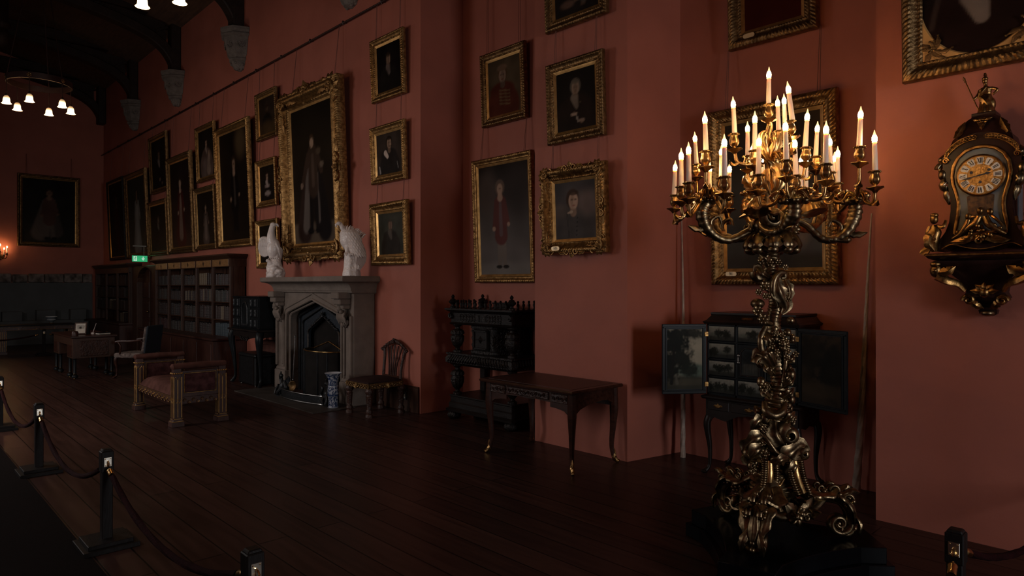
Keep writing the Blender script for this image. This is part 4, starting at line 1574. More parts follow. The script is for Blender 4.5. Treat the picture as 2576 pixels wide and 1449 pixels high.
# local: x +-.26, y -.28 (front) .. +.27 (back)
mb = MB()
vs, fs = [], []
N = 12
for j in range(N + 1):
    for i in range(N + 1):
        u, v = i / N * 2 - 1, j / N * 2 - 1
        hw = .255 - .02 * (v + 1) / 2
        dome = .035 * (1 - u ** 4) * (1 - v ** 4)
        vs.append((u * hw, v * .25 - .01, .435 + dome))
for j in range(N):
    for i in range(N):
        a = j * (N + 1) + i
        fs.append((a, a + 1, a + N + 2, a + N + 1))
mb.add(vs, fs)
mb.box((0, -.01, .42), (.48, .49, .035))
mb.build('seat_cushion', 'velvet_dark', ch, smooth=60)
mb = MB()
for s in (-1, 1):
    mb.box((s * .25, -.005, .385), (.03, .5, .065))
mb.box((0, -.26, .385), (.53, .03, .065))
mb.box((0, .25, .385), (.47, .03, .065))
random.seed(21)
for k in range(26):
    a = k / 25 * 2 - 1
    mb.scroll((a * .24, -.279, .385 + .012 * math.cos(a * 25)), (1, 0, 0), (0, 0, 1), .014, .004, 1.1 * (1 if k % 2 else -1), [.006, .004], n=5, steps=10)
    mb.scroll((.268, a * .23, .385 + .012 * math.cos(a * 25)), (0, 1, 0), (0, 0, 1), .014, .004, 1.1 * (1 if k % 2 else -1), [.006, .004], n=5, steps=10)
mb.build('seat_rail', 'gilt_dull', ch, smooth=40)
for c_, nrm in (((0, -.285, .375), (0, -1, 0)), ((.275, 0, .375), (1, 0, 0))):
    mb = MB()
    nv = Vector(nrm)
    sd = Vector((-nv.y, nv.x, 0))
    for k in range(7):
        a = R(-150 + 20 * k)
        d = sd * math.cos(a) + Vector((0, 0, 1)) * math.sin(a) * -1
        p0 = Vector(c_) + Vector((0, 0, -.03))
        mb.tube([p0, p0 + d * .035 + nv * .008, p0 + d * .062], [.004, .009, .006], n=6)
    mb.build('carved_shell', 'gilt', ch)
for sx, sy in ((-1, -1), (1, -1), (-1, 1), (1, 1)):
    x, y = sx * .235, -.24 if sy < 0 else .235
    mb = MB()
    mb.lathe([(.034, .36), (.05, .335), (.052, .31), (.036, .285), (.034, .27), (.042, .262), (.038, .25), (.030, .12), (.028, .10), (.04, .085), (.042, .06), (.034, .045), (.046, .03), (.046, 0)][::-1],
             (x, y, 0), n=16, lobes=8, amp=.07)
    mb.build('leg', 'mahogany_carved', ch, smooth=50)
for s in (-1, 1):
    mb = MB()
    mb.tube(cr([(s * .205, .25, .36), (s * .20, .262, .55), (s * .215, .285, .70), (s * .24, .30, .80)], 6), [.024, .02, .02, .022], n=8)
    mb.build('back_post', 'mahogany_carved', ch)
mb = MB()
crest = cr([(-.275, .30, .785), (-.22, .302, .825), (-.12, .305, .875), (0, .306, .905), (.12, .305, .875), (.22, .302, .825), (.275, .30, .785)], 6)
mb.tube(crest, [.024, .024, .026, .034, .026, .024, .024], n=9, flat=.7)
for k in range(9):
    p = crest[4 * k] if 4 * k < len(crest) else crest[-1]
    mb.sph(p + Vector((0, -.012, .008)), .018, 7, 5)
for s in (-1, 1):
    mb.scroll((s * .275, .29, .785), (s, 0, 0), (0, 0, 1), .022, .006, 1.2, [.012, .007], n=6)
mb.rosette((0, .28, .915), (0, -1, .3), .035, 6)
mb.build('crest_rail', 'mahogany_carved', ch)
for k in range(5):
    a = (k - 2) / 2
    mb = MB()
    mb.tube(cr([(a * .075, .255, .44), (a * .085, .268, .58), (a * .13, .288, .73), (a * .165, .30, .86 - .03 * abs(a))], 6), .0135, n=7, flat=.8)
    mb.build('back_splat', 'mahogany', ch)
MB().box((0, .25, .445), (.41, .03, .03)).build('back_shoe', 'mahogany', ch, smooth=0, bevel=.004)

# wall socket in the skirting
sk = thing('wall_socket', 'double power socket with two white plugs set in the dark skirting', 'socket', (XW - .031, 7.345, .155), WR)
MB().box((0, -.004, .045), (.16, .008, .10)).build('plate', 'black_plastic', sk, smooth=0, bevel=.002)
MB().box((0, -.0085, .045), (.148, .003, .088)).build('face', 'black_plastic', sk, smooth=0)
for s in (-1, 1):
    mb = MB()
    mb.box((s * .036, -.014, .026), (.044, .012, .022)).box((s * .036, -.014, .05), (.02, .012, .036))
    mb.build('plug', 'white_plastic', sk, smooth=0, bevel=.002)
MB().sph((.0, -.011, .075), (.012, .004, .012), 8, 6).build('switch', 'white_plastic', sk)

# ------------------------------------------------------------------ carved court cupboard in the first recess
bf = thing('court_cupboard', 'tall blackened oak court cupboard with bulbous posts and finials, in the first recess', 'cupboard', (5.775, 5.98, 0), WR)
FY = -.56
HWb = .555
mb = MB()
rect_stack(mb, [(HWb + .03, FY - .03, .10), (HWb + .035, FY - .035, .125), (HWb + .005, FY - .005, .145), (HWb + .005, FY - .005, .20), (HWb - .01, FY + .01, .215), (HWb - .01, FY + .01, .275), (HWb, FY, .285), (HWb, FY, .30)])
mb.build('base_shelf', 'ebony', bf, smooth=20)
mb = MB()
rect_stack(mb, [(HWb - .02, FY + .02, .665), (HWb, FY, .685), (HWb + .035, FY - .035, .70), (HWb + .04, FY - .04, .75), (HWb + .015, FY - .015, .79), (HWb + .03, FY - .03, .80), (HWb + .03, FY - .03, .82)])
for k in range(24):
    x = -HWb + .03 + k * (2 * HWb - .06) / 23
    lean = .03 if x < 0 else -.03
    mb.tube([(x - lean, FY - .012, .69), (x, FY - .048, .735), (x + lean, FY - .02, .79)], [.010, .016, .009], n=6)
for k in range(11):
    y = FY + .05 + k * .045
    mb.tube([(HWb + .012, y - .015, .69), (HWb + .048, y, .735), (HWb + .02, y + .015, .79)], [.010, .016, .009], n=6)
mb.build('middle_shelf', 'ebony_carved', bf, smooth=40)
mb = MB()
rect_stack(mb, [(HWb - .01, FY + .01, 1.165), (HWb + .005, FY - .005, 1.18), (HWb - .015, FY + .015, 1.195), (HWb - .015, FY + .015, 1.31), (HWb + .02, FY - .02, 1.33), (HWb + .045, FY - .045, 1.345), (HWb + .045, FY - .045, 1.365)])
mb.build('upper_frieze', 'ebony', bf, smooth=20)
for x0, x1 in ((-.36, -.09), (.12, .36)):
    mb = MB()
    for k in range(5):
        c = x0 + (x1 - x0) * (k + .5) / 5
        for q in (-1, 1):
            mb.tube([(c + .034 * math.cos(a_), FY + .012, 1.252 + q * .012 + .034 * math.sin(a_)) for a_ in [2 * PI * i / 14 for i in range(15)]], .004, n=5, cap=False)
    mb.box(((x0 + x1) / 2, FY + .014, 1.302), (x1 - x0, .01, .008)).box(((x0 + x1) / 2, FY + .014, 1.203), (x1 - x0, .01, .008))
    mb.build('carved_strapwork', 'ebony_carved', bf)
MB().box((-.045, FY + .012, 1.252), (.06, .012, .08)).build('carved_block', 'ebony_carved', bf, smooth=0)
MB().box((.055, FY + .012, 1.252), (.075, .010, .06)).build('carved_block', 'ebony_carved', bf, smooth=0)
for s in (-1, 1):
    mb = MB()
    mb.scroll((s * (HWb - .03), FY + .0, 1.27), (0, 0, 1), (s, 0, 0), .03, .008, 1.2, [.018, .01], n=6)
    mb.build('end_scroll', 'ebony_carved', bf)
BULB = [(.05, 0), (.05, .03), (.03, .04), (.024, .06), (.034, .075), (.055, .10), (.075, .16), (.08, .21), (.078, .235), (.066, .245), (.066, .255), (.082, .265), (.078, .30), (.055, .325), (.032, .335), (.026, .36), (.04, .37), (.055, .385), (.055, .40)]
for x in (-HWb + .065, HWb - .065):
    for z0, hgt in ((.30, .365), (.82, .345)):
        mb = MB()
        mb.lathe([(r, z0 + z * hgt / .40) for r, z in BULB], (x, FY + .075, 0), n=24, lobes=12, amp=.07)
        mb.build('bulbous_post', 'ebony_carved', bf, smooth=50)
    mb = MB().box((x, -.05, .48), (.09, .06, .37)).box((x, -.05, .99), (.09, .06, .36))
    mb.build('rear_post', 'ebony', bf, smooth=0, bevel=.004)
# recessed cupboard with canted sides
mb = MB()
for z0, z1, e in ((.82, .86, .012), (.86, 1.125, 0), (1.125, 1.165, .012)):
    mb.poly([(-.24 - e, -.46 - e, z0), (.13 + e, -.46 - e, z0), (.33 + e, -.2, z0), (.33 + e, -.02, z0), (-.42 - e, -.02, z0), (-.42 - e, -.2, z0)], (0, 0, z1 - z0))
mb.build('cupboard_body', 'ebony_carved', bf, smooth=0, bevel=.004)
mb = MB()
mb.box((-.055, -.475, .995), (.25, .03, .245))
mb.build('cupboard_door', 'ebony', bf, smooth=0, bevel=.006)
mb = MB()
for (cx, cz, sx, sz) in ((-.055, 1.10, .25, .022), (-.055, .89, .25, .022), (-.17, .995, .022, .23), (.06, .995, .022, .23)):
    mb.box((cx, -.495, cz), (sx, .02, sz))
mb.box((-.055, -.492, .995), (.2, .012, .01)).lathe([(.05, 0), (.005, .028)], (-.055, -.488, .995), n=4, axis=(0, -1, 0))
mb.build('door_moulding', 'ebony', bf, smooth=0, bevel=.004)
for q, (a, b) in enumerate((((.13, -.46), (.33, -.2)), ((-.42, -.2), (-.24, -.46)))):
    A2, B2 = Vector((*a, 0)), Vector((*b, 0))
    d = (B2 - A2).normalized()
    nn = Vector((d.y, -d.x, 0))
    mb = MB()
    for k in range(3):
        c = A2 + (B2 - A2) * .5 + nn * .008 + Vector((0, 0, .91 + .085 * k))
        mb.rosette(c, nn, .04, 8)
        for s in (-1, 1):
            mb.scroll(c + d * s * .085, d * s, (0, 0, 1), .028, .006, 1.3, [.009, .006], n=5)
    mb.build('carved_panel', 'ebony_carved', bf)
for x in (-HWb + .03, HWb - .06):
    for y in (FY + .05, -.09):
        mb = MB()
        mb.lathe([(.05, 0), (.075, .02), (.085, .05), (.075, .08), (.045, .10)], (x, y, 0), n=20, lobes=10, amp=.06)
        mb.build('bun_foot', 'ebony_carved', bf, smooth=50)
MB().lathe([(.05, 0), (.075, .02), (.085, .05), (.075, .08), (.045, .10)], (-.12, -.09, 0), n=20, lobes=10, amp=.06).build('bun_foot', 'ebony_carved', bf, smooth=50)
FIN = [(.036, 0), (.036, .018), (.02, .026), (.02, .04), (.046, .062), (.05, .078), (.036, .09), (.028, .105), (.012, .112), (.016, .118), (.022, .128), (.018, .14), (.005, .156)]
for x in (-HWb + .03, HWb - .03):
    for y in (FY + .03, -.04):
        MB().lathe([(r * 1.05, 1.365 + z * 1.08) for r, z in FIN], (x, y, 0), n=14).build('finial', 'ebony', bf)
SPN = [(.022, 0), (.012, .012), (.010, .025), (.018, .05), (.017, .062), (.009, .075), (.013, .082), (.016, .092), (.006, .104)]
sp = [(x, FY + .02) for x in [-.44 + .088 * k for k in range(11)]] + [(HWb - .02, FY + .12 + .088 * k) for k in range(5)] + [(-HWb + .02, FY + .12 + .088 * k) for k in range(5)]
for x, y in sp:
    MB().lathe([(r, 1.365 + z) for r, z in SPN], (x, y, 0), n=8).build('gallery_spindle', 'ebony', bf)
bx = thing('carved_box', 'small dark box with moulded edges lying on top of the court cupboard', 'box', (5.60, 5.93, 1.365), WR)
mb = MB()
rect_stack(mb, [(.115, -.12, 0), (.115, -.12, .012), (.10, -.11, .018), (.10, -.11, .055), (.118, -.125, .062), (.118, -.125, .072)], back=.0)
mb.build('body', 'ebony', bx, smooth=20)

# ------------------------------------------------------------------ writing table against the narrow pier
tb = thing('writing_table', 'dark inlaid writing table on slender cabriole legs with gilt feet', 'table', (4.725, 4.385, 0), WR)
mb = MB()
rect_stack(mb, [(.575, -.345, .700), (.60, -.37, .708), (.605, -.375, .722), (.595, -.365, .735)], back=.345)
mb.build('top', 'mahogany', tb, smooth=20)
MB().box((0, -.01, .7356), (1.06, .60, .002)).build('inlay_panel', 'redwood', tb, smooth=0)
# apron boards with shaped lower edges
edge = [(-.52, .45), (-.50, .505), (-.45, .54), (-.36, .555), (-.285, .56), (-.285, .60), (-.10, .608), (0, .60), (.10, .608), (.285, .60), (.285, .56), (.36, .555), (.45, .54), (.50, .505), (.52, .45)]
mb = MB()
mb.poly([(x, -.305, z) for x, z in edge] + [(.52, -.305, .70), (-.52, -.305, .70)], (0, .022, 0))
mb.build('front_apron', 'mahogany', tb, smooth=0)
for x0, x1, z0, z1 in ((-.50, -.30, .605, .688), (-.27, .27, .618, .688), (.30, .50, .605, .688)):
    mb = MB()
    mb.box(((x0 + x1) / 2, -.31, (z0 + z1) / 2), (x1 - x0, .016, z1 - z0))
    d = mb.build('drawer_front', 'mahogany_carved', tb, smooth=0, bevel=.006)
    mb = MB()
    for k in range(int((x1 - x0) / .05)):
        x = x0 + .035 + k * .05
        mb.scroll((x, -.32, (z0 + z1) / 2), (1, 0, 0), (0, 0, 1), .02, .005, 1.2 * (1 if k % 2 else -1), [.004, .003], n=5, steps=10)
    mb.build('carving', 'mahogany_carved', d, smooth=50)
    mb = MB().sph(((x0 + x1) / 2, -.322, (z0 + z1) / 2), (.008, .004, .011), 8, 6)
    mb.build('keyhole', 'soot', d)
for s in (-1, 1):
    mb = MB()
    e2 = [(-.29, .45), (-.27, .51), (-.2, .555), (-.08, .585), (.1, .60), (.2, .595), (.26, .56), (.28, .50)]
    mb.poly([(s * .53, y, z) for y, z in e2] + [(s * .53, .28, .70), (s * .53, -.29, .70)], (s * .02, 0, 0))
    mb.box((s * .552, 0, .63), (.008, .44, .012))
    mb.build('side_apron', 'mahogany', tb, smooth=0)
mb = MB().span((-.53, .285, .53), (.53, .305, .70))
mb.build('back_apron', 'mahogany', tb, smooth=0)
for sx in (-1, 1):
    for sy in (-1, 1):
        x, y = sx * .532, sy * .292
        mb = MB()
        pts = [(x, y, .70), (x + sx * .004, y + sy * .004, .50), (x - sx * .002, y - sy * .002, .34), (x - sx * .012, y - sy * .010, .16), (x + sx * .004, y + sy * .004, .045), (x + sx * .016, y + sy * .012, .02)]
        mb.tube(cr(pts, 6), [.040, .040, .029, .021, .018, .016], n=8)
        leg = mb.build('leg', 'mahogany', tb)
        mb = MB()
        mb.tube(cr([(x - sx * .002, y - sy * .002, .10), (x + sx * .008, y + sy * .006, .05), (x + sx * .028, y + sy * .022, .014), (x + sx * .04, y + sy * .032, .022)], 5), [.012, .023, .018, .008], n=8)
        mb.leaf([(x + sx * .014, y + sy * .012, .03), (x + sx * .018, y + sy * .014, .08), (x + sx * .008, y + sy * .006, .13)], .014, (sx, sy, 0), n=3, k=5, thick=.003)
        mb.scroll((x + sx * .034, y + sy * .026, .016), (sx, sy * .8, 0), (0, 0, 1), .014, .004, 1.2, [.006, .004], n=5)
        mb.build('gilt_foot', 'bronze', leg)

# ------------------------------------------------------------------ painted cabinet on stand in the second recess
cb = thing('painted_cabinet', 'black cabinet on a stand with both doors open over little painted landscape drawers', 'cabinet', (5.775, 2.67, 0), WR)
FC = -.445
mb = MB()
mb.span((-.40, FC + .03, .69), (.40, 0, 1.315))
mb.build('carcass', 'lacquer', cb, smooth=0, bevel=.003)
mb = MB()
rect_stack(mb, [(.415, FC - .015, 1.31), (.425, FC - .025, 1.33), (.40, FC + .0, 1.345), (.37, FC + .03, 1.385), (.375, FC + .025, 1.395), (.375, FC + .025, 1.41)])
mb.build('cornice', 'lacquer_brown', cb, smooth=20)
MB().box((-.02, FC + .0, 1.362), (.1, .012, .02), rx=R(-30)).build('lock_plate', 'ormolu', cb, smooth=0)
mb = MB()
for x in (-.4, -.126, .126, .4):
    mb.box((x if abs(x) < .3 else x * .975, FC + .02, 1.0), (.02, .03, .625))
for z in (.70, 1.305):
    mb.box((0, FC + .02, z), (.80, .03, .022))
for z in (.852, 1.004, 1.156):
    for c in (-.263, .263):
        mb.box((c, FC + .02, z), (.26, .03, .016))
for z in (.852, 1.156):
    mb.box((0, FC + .02, z), (.25, .03, .016))
mb.build('face_frame', 'lacquer', cb, smooth=0, bevel=.003)


def landscape(seed, dark=1.0):
    r = random.Random(seed)
    sky = (.19 * dark, .178 * dark, .145 * dark)
    o = [('g', sky, (.05, .05, .045)), ('e', .5, .05, 2, .28, (.02, .02, .017), .5, .9), ('e', r.uniform(.3, .7), .4, .6, .16, (.06, .065, .055), .6, .7)]
    for k in range(5):
        cu = r.uniform(.02, .98)
        rr = r.uniform(.13, .3)
        o.append(('f', cu, r.uniform(.35, .65), rr * 1.2, rr, (.012, .013, .010), .35, .95))
        o.append(('c', cu, .1, cu, .4, .02, .015, (.012, .012, .010), .4, .9))
    return o


k = 0
for cx in (-.263, .263):
    for z in (.776, .928, 1.080, 1.232):
        dr = MB().box((cx, FC + .025, z), (.25, .03, .134)).build('drawer', 'lacquer', cb, smooth=0, bevel=.003)
        painted('painted_front', dr, .236, .118, landscape(40 + k), .006, 60 + k, 'panel_paint', origin=(cx, FC + .0085, z))
        k += 1
for z in (.776, 1.232):
    dr = MB().box((0, FC + .025, z), (.228, .03, .134)).build('drawer', 'lacquer', cb, smooth=0, bevel=.003)
    painted('painted_front', dr, .216, .118, landscape(40 + k), .006, 60 + k, 'panel_paint', origin=(0, FC + .0085, z))
    k += 1
dr = MB().box((0, FC + .025, 1.004), (.228, .03, .286)).build('inner_door', 'lacquer', cb, smooth=0, bevel=.003)
mb = MB()
arch = [(-.085, .885), (-.085, 1.075), (-.05, 1.115), (.05, 1.115), (.085, 1.075), (.085, .885), (-.085, .885)]
mb.tube([(x, FC + .006, z) for x, z in arch], .006, n=6)
mb.build('door_moulding', 'lacquer_brown', dr)
painted('painted_front', dr, .16, .22, [('g', (.02, .022, .022), (.03, .03, .027))] + [('f', .5, .6, .3, .35, (.009, .010, .010), .4, .9), ('e', .5, .32, .3, .12, (.05, .045, .035), .5, .6)] +
        [('c', .2 + .1 * q, .12, .2 + .1 * q, .42, .012, .008, (.06, .055, .045), .5, .6) for q in range(7)], .006, 91, 'panel_paint', origin=(0, FC + .0085, 1.0))
mb = MB().box((-.105, FC + .005, 1.02), (.016, .006, .05)).sph((-.105, FC + .0, 1.05), (.012, .006, .014), 8, 6).sph((-.105, FC + .0, .99), (.012, .006, .012), 8, 6)
mb.build('escutcheon', 'steel', dr)


def leaf_door(ox, oy, wd, ang, ops, seed, out_l, bright):
    z0, z1 = .695, 1.308
    d = MB().span((0, 0, z0), (wd, .024, z1)).build('door', 'lacquer', cb, smooth=0, bevel=.004, loc=(ox, oy, 0), rotz=ang)
    mb = MB()
    for c, s in (((wd / 2, -.004, z0 + .03), (wd - .01, .012, .012)), ((wd / 2, -.004, z1 - .03), (wd - .01, .012, .012)), ((.03, -.004, 1.0), (.012, .012, .56)), ((wd - .03, -.004, 1.0), (.012, .012, .56))):
        mb.box(c, s)
    mb.build('door_moulding', 'lacquer', d, smooth=0, bevel=.003)
    painted('painted_panel', d, wd - .085, .525, ops, .006, seed, 'panel_paint', origin=(wd / 2, -.002, 1.0))
    for z in (.78, 1.22):
        x = wd - .004 if out_l else .004
        MB().box((x, -.006, z), (.034, .008, .042)).build('hinge', 'ormolu', d, smooth=0, bevel=.002)


leaf_door(-.40 - .25, FC - .31, .398, math.atan2(.31, .25),
          [('g', (.24, .22, .17), (.21, .185, .135)), ('e', .75, .30, .3, .12, (.05, .085, .07), .5, .8), ('e', .5, .05, .8, .17, (.022, .022, .017), .4, .95), ('e', .5, .12, .5, .06, (.07, .06, .04), .7, .5),
           ('f', .25, .78, .26, .26, (.010, .011, .009), .35, 1), ('f', .08, .45, .22, .30, (.010, .011, .009), .35, 1), ('f', .45, .47, .17, .16, (.012, .013, .010), .35, 1), ('f', .70, .93, .24, .10, (.013, .014, .011), .35, .95),
           ('f', .62, .33, .13, .13, (.014, .016, .012), .4, .95), ('c', .12, .1, .2, .7, .03, .02, (.012, .011, .009), .3, 1), ('c', .28, .1, .25, .22, .03, .012, (.10, .09, .07), .5, .6)], 71, True, 1)
leaf_door(.40, FC, .44, math.atan2(-.14, .42),
          [('g', (.030, .021, .015), (.026, .020, .014)), ('f', .3, .7, .3, .3, (.011, .010, .008), .4, .9), ('f', .8, .5, .25, .4, (.009, .009, .008), .4, .9), ('e', .5, .2, .5, .1, (.04, .03, .02), .7, .6)], 72, False, .3)
# stand
mb = MB()
rect_stack(mb, [(.425, FC - .03, .655), (.435, FC - .04, .67), (.435, FC - .04, .68), (.41, FC - .015, .692)])
mb.build('stand_moulding', 'lacquer_brown', cb, smooth=20)
mb = MB()
ed = [(-.405, .46), (-.36, .468), (-.33, .50), (-.27, .485), (-.22, .475), (-.17, .50), (-.10, .535), (0, .548), (.10, .535), (.17, .50), (.22, .475), (.27, .485), (.33, .50), (.36, .468), (.405, .46)]
mb.poly([(x, FC - .005, z) for x, z in ed] + [(.405, FC - .005, .66), (-.405, FC - .005, .66)], (0, .022, 0))
mb.build('stand_apron', 'lacquer_brown', cb, smooth=0)
for s in (-1, 1):
    es = [(FC + .0, .46), (FC + .06, .50), (FC + .14, .48), (FC + .22, .50), (FC + .30, .48), (FC + .38, .50), (-.03, .46)]
    mb = MB()
    mb.poly([(s * .405, y, z) for y, z in es] + [(s * .405, -.03, .66), (s * .405, FC, .66)], (-s * .022, 0, 0))
    mb.build('stand_side', 'lacquer_brown', cb, smooth=0)
for x0, x1 in ((-.385, -.185), (-.165, .165), (.185, .385)):
    d = MB().span((x0, FC - .012, .562), (x1, FC + .005, .642)).build('stand_drawer', 'lacquer_brown', cb, smooth=0, bevel=.004)
    c = (x0 + x1) / 2
    mb = MB()
    mb.poly([(c - .045, FC - .014, .60), (c - .03, FC - .014, .612), (c - .012, FC - .014, .610), (c, FC - .014, .625), (c + .012, FC - .014, .610), (c + .03, FC - .014, .612), (c + .045, FC - .014, .60), (c + .02, FC - .014, .592), (c, FC - .014, .582), (c - .02, FC - .014, .592)], (0, .003, 0))
    mb.tube(cr([(c - .03, FC - .018, .603), (c - .018, FC - .026, .59), (c + .018, FC - .026, .59), (c + .03, FC - .018, .603)], 4), .003, n=5)
    mb.build('drawer_pull', 'ormolu', d, smooth=30)
for sx in (-1, 1):
    for sy in (-1, 1):
        mb = MB()
        cabriole(mb, sx * .385, FC + .02 if sy < 0 else -.04, .50, sx * .8, sy * .8 if sy < 0 else 0)
        mb.build('leg', 'lacquer_brown', cb)


def tusk(label, b, t_, r0, seed):
    o = thing('narwhal_tusk', label, 'tusk', b, 0, None)
    d = Vector(t_) - Vector(b)
    n = 150
    pts = []
    for i in range(n + 1):
        k = i / n
        pts.append(d * k + Vector((.012 * math.sin(k * 5 + seed), .012 * math.cos(k * 4 + seed), 0)))
    MB().tube(pts, [r0 * (1 - .86 * i / n) for i in range(n + 1)], n=20, ribs=5, ribamp=.10, twist=.11).build('shaft', 'tusk', o, smooth=80)


tusk('slender spiral tusk leaning in the corner behind the open left cabinet door', (5.64, 3.49, .0), (5.745, 3.585, 2.48), .024, 0)
tusk('slender spiral tusk leaning in the corner beyond the open right cabinet door', (5.70, 1.97, .0), (5.755, 1.855, 2.22), .030, 2)

# ------------------------------------------------------------------ the great candelabrum on its plinth
D0, LAT0 = 4.02, (1940 - 1288) / F * 4.02
CX, CY = D0 * S_ + LAT0 * C_, D0 * C_ - LAT0 * S_


def Q(px, py, dy=0.0):
    """pixel and depth offset -> the candelabrum's own frame (x across the view, y away from the viewer)"""
    d = D0 + dy
    return Vector(((px - 1288) / F * d - LAT0, dy, CH + (HZ - py) / F * d))


PX = D0 / F
pl = thing('plinth', 'black two-tier plinth with hollowed sides under the candelabrum', 'plinth', (CX, CY, 0), -TH)
foot_ang = [R(-5), R(234), R(115)]


def tri_plan(rad, cut, hollow):
    pts = []
    cen = Vector((.0, -.06))
    for k, a in enumerate(foot_ang):
        d = Vector((math.cos(a), math.sin(a)))
        nrm = Vector((-d.y, d.x))
        b = foot_ang[(k + 1) % 3]
        d2 = Vector((math.cos(b), math.sin(b)))
        n2 = Vector((-d2.y, d2.x))
        # corner block, then a hollow curve on to the next corner; corners run clockwise
        c = cen + d * rad
        pts += [c + nrm * cut, c - nrm * cut]
        pts += [c - nrm * cut - d * .14]
        p0 = c - nrm * cut - d * .14
        p1 = cen + d2 * rad + n2 * cut - d2 * .14
        m = (p0 + p1) / 2
        inn = (cen - m).normalized()
        for q in range(1, 8):
            t_ = q / 8
            pts.append(p0.lerp(p1, t_) + inn * hollow * math.sin(PI * t_))
        pts.append(p1)
    return [(p.x, p.y) for p in pts]


foot_ang = [R(-5), R(-126), R(115)]
for nm, z0, z1, rad, cut, hol in (('lower_tier', 0, .085, .60, .17, .03), ('upper_tier', .085, .178, .565, .15, .03)):
    mb = MB()
    mb.poly([(x, y, z0) for x, y in tri_plan(rad, cut, hol)], (0, 0, z1 - z0))
    mb.build(nm, 'plinth', pl, smooth=20, bevel=.004)

cd = thing('candelabrum', 'towering gilt rococo floor candelabrum crowded with lit candle lamps', 'candelabrum', (CX, CY, .178), -TH)
ZB = .178


def build(mb, name, material='bronze_dark', smooth=80):
    for v in mb.v:
        v.z -= ZB
    return mb.build(name, material, cd, smooth=smooth)


# twisting shaft
path = [(1944, 1235, 0), (1944, 1185, 0), (1950, 1120, 0), (1948, 1060, 0), (1955, 1005, 0), (1960, 955, 0), (1952, 905, 0), (1948, 855, 0), (1946, 805, 0), (1952, 765, 0), (1946, 722, 0), (1938, 682, 0), (1942, 645, 0), (1942, 610, 0)]
P = cr([Q(*p) for p in path], 14)
rad = [58, 52, 46, 36, 26, 20, 18, 19, 17, 17, 18, 18, 18, 26]
rr = []
for i in range(len(P)):
    t_ = i / (len(P) - 1) * (len(rad) - 1)
    a = min(int(t_), len(rad) - 2)
    r = rad[a] + (rad[a + 1] - rad[a]) * (t_ - a)
    rr.append(r * PX * (1 + .09 * math.sin(i * 2.2)))
mb = MB()
mb.tube(P, rr, n=18, ribs=6, ribamp=.05, twist=.05)
build(mb, 'shaft')


def SC(px, py, rp, turns, w0, w1, sg=1, dy=0.0, a0=0.0, tail=None, vert=False):
    mb = MB()
    u, v = Vector((1, 0, 0)), Vector((0, 0, sg))
    if vert:
        u = Vector((.7, -.7, 0))
    mb.scroll(Q(px, py, dy), u, v, rp * PX, rp * PX * .18, turns, [w0 * PX, w1 * PX], a0=a0, n=9, flat=1.9, steps=18, ribs=3, ribamp=.12)
    return build(mb, 'scroll')


def LF(pts, wid, dy=-.06, nrm=(0, -1, 0), name='acanthus_leaf', th=.005, lobes=3, m='bronze_dark'):
    mb = MB()
    mb.leaf([Q(p[0], p[1], p[2] if len(p) > 2 else dy) for p in pts], wid * PX, nrm, n=6, k=9, thick=th, ridge=.35, lobes=lobes)
    return build(mb, name, m)


def RO(px, py, rp, dy=-.06, nrm=(0, -1, .2), petals=6):
    mb = MB()
    mb.rosette(Q(px, py, dy), nrm, rp * PX, petals)
    return build(mb, 'rosette')


def TB(pts, rad, name='stem', ribs=0, m='bronze_dark', flat=1.0, amp=.1):
    mb = MB()
    mb.tube(cr([Q(*p) for p in pts], 8), [r * PX for r in rad], n=10, ribs=ribs, ribamp=amp if ribs else 0, flat=flat)
    return build(mb, name, m)


# upper shaft ornament
TB([(1955, 770, -.05), (1945, 735, -.07), (1948, 705, -.07), (1960, 688, -.06), (1972, 688, -.05), (1974, 698, -.05), (1966, 700, -.05)], [5, 9, 9, 8, 7, 5, 4], 'scroll', 3)
LF([(1952, 700, -.07), (1962, 735, -.09), (1978, 770, -.06), (1968, 790, -.05)], 17)
LF([(1975, 705, -.05), (1985, 730, -.07), (1985, 765, -.05)], 13)
SC(1909, 690, 17, 1.2, 7, 4, 1, -.04, PI * .9)
LF([(1935, 700, -.05), (1918, 690, -.09), (1905, 676, -.06), (1895, 690, -.05)], 12)
for q in ((1915, 655, 11), (1922, 720, 13), (1908, 735, 9), (1935, 660, 11), (1958, 660, 9), (1975, 672, 8), (1925, 745, 9), (1978, 742, 9), (1982, 752, 8)):
    RO(q[0], q[1], q[2], -.07)
LF([(1935, 668, -.05), (1925, 650, -.09), (1910, 640, -.06)], 12)
# mushroom-headed flower and rose on the left
mb = MB()
mb.lathe([(.002, -.03), (.014, -.025), (.03, -.01), (.040, .004), (.038, .02), (.025, .034), (.003, .04)], Q(1906, 768, -.04), n=16, lobes=8, amp=.07)
build(mb, 'bell_flower')
RO(1905, 782, 14, -.07)
RO(1918, 803, 14, -.07)
TB([(1948, 815, 0), (1930, 812, -.04), (1918, 800, -.05), (1908, 780, -.04)], [8, 7, 6, 5])
TB([(1926, 822, -.04), (1914, 850, -.06), (1916, 880, -.06), (1932, 898, -.05)], [6, 8, 8, 5], 'scroll', 3)
LF([(1925, 835, -.05), (1935, 855, -.09), (1945, 880, -.06)], 12)
random.seed(31)
for k in range(26):
    mb = MB()
    px, py = random.gauss(1966, 15), random.gauss(858, 20)
    if k < 14:
        mb.sph(Q(px, py, random.uniform(-.09, -.02)), random.uniform(6, 11) * PX, 9, 7)
        build(mb, 'fruit')
    else:
        mb.rosette(Q(px, py, -.085), (random.uniform(-.4, .4), -1, random.uniform(-.2, .4)), 9 * PX, 5)
        build(mb, 'rosette')
SC(1913, 912, 17, 1.25, 7, 4, -1, -.05, PI)
LF([(1945, 930, -.04), (1925, 900, -.09), (1905, 892, -.06), (1893, 905, -.05)], 15)
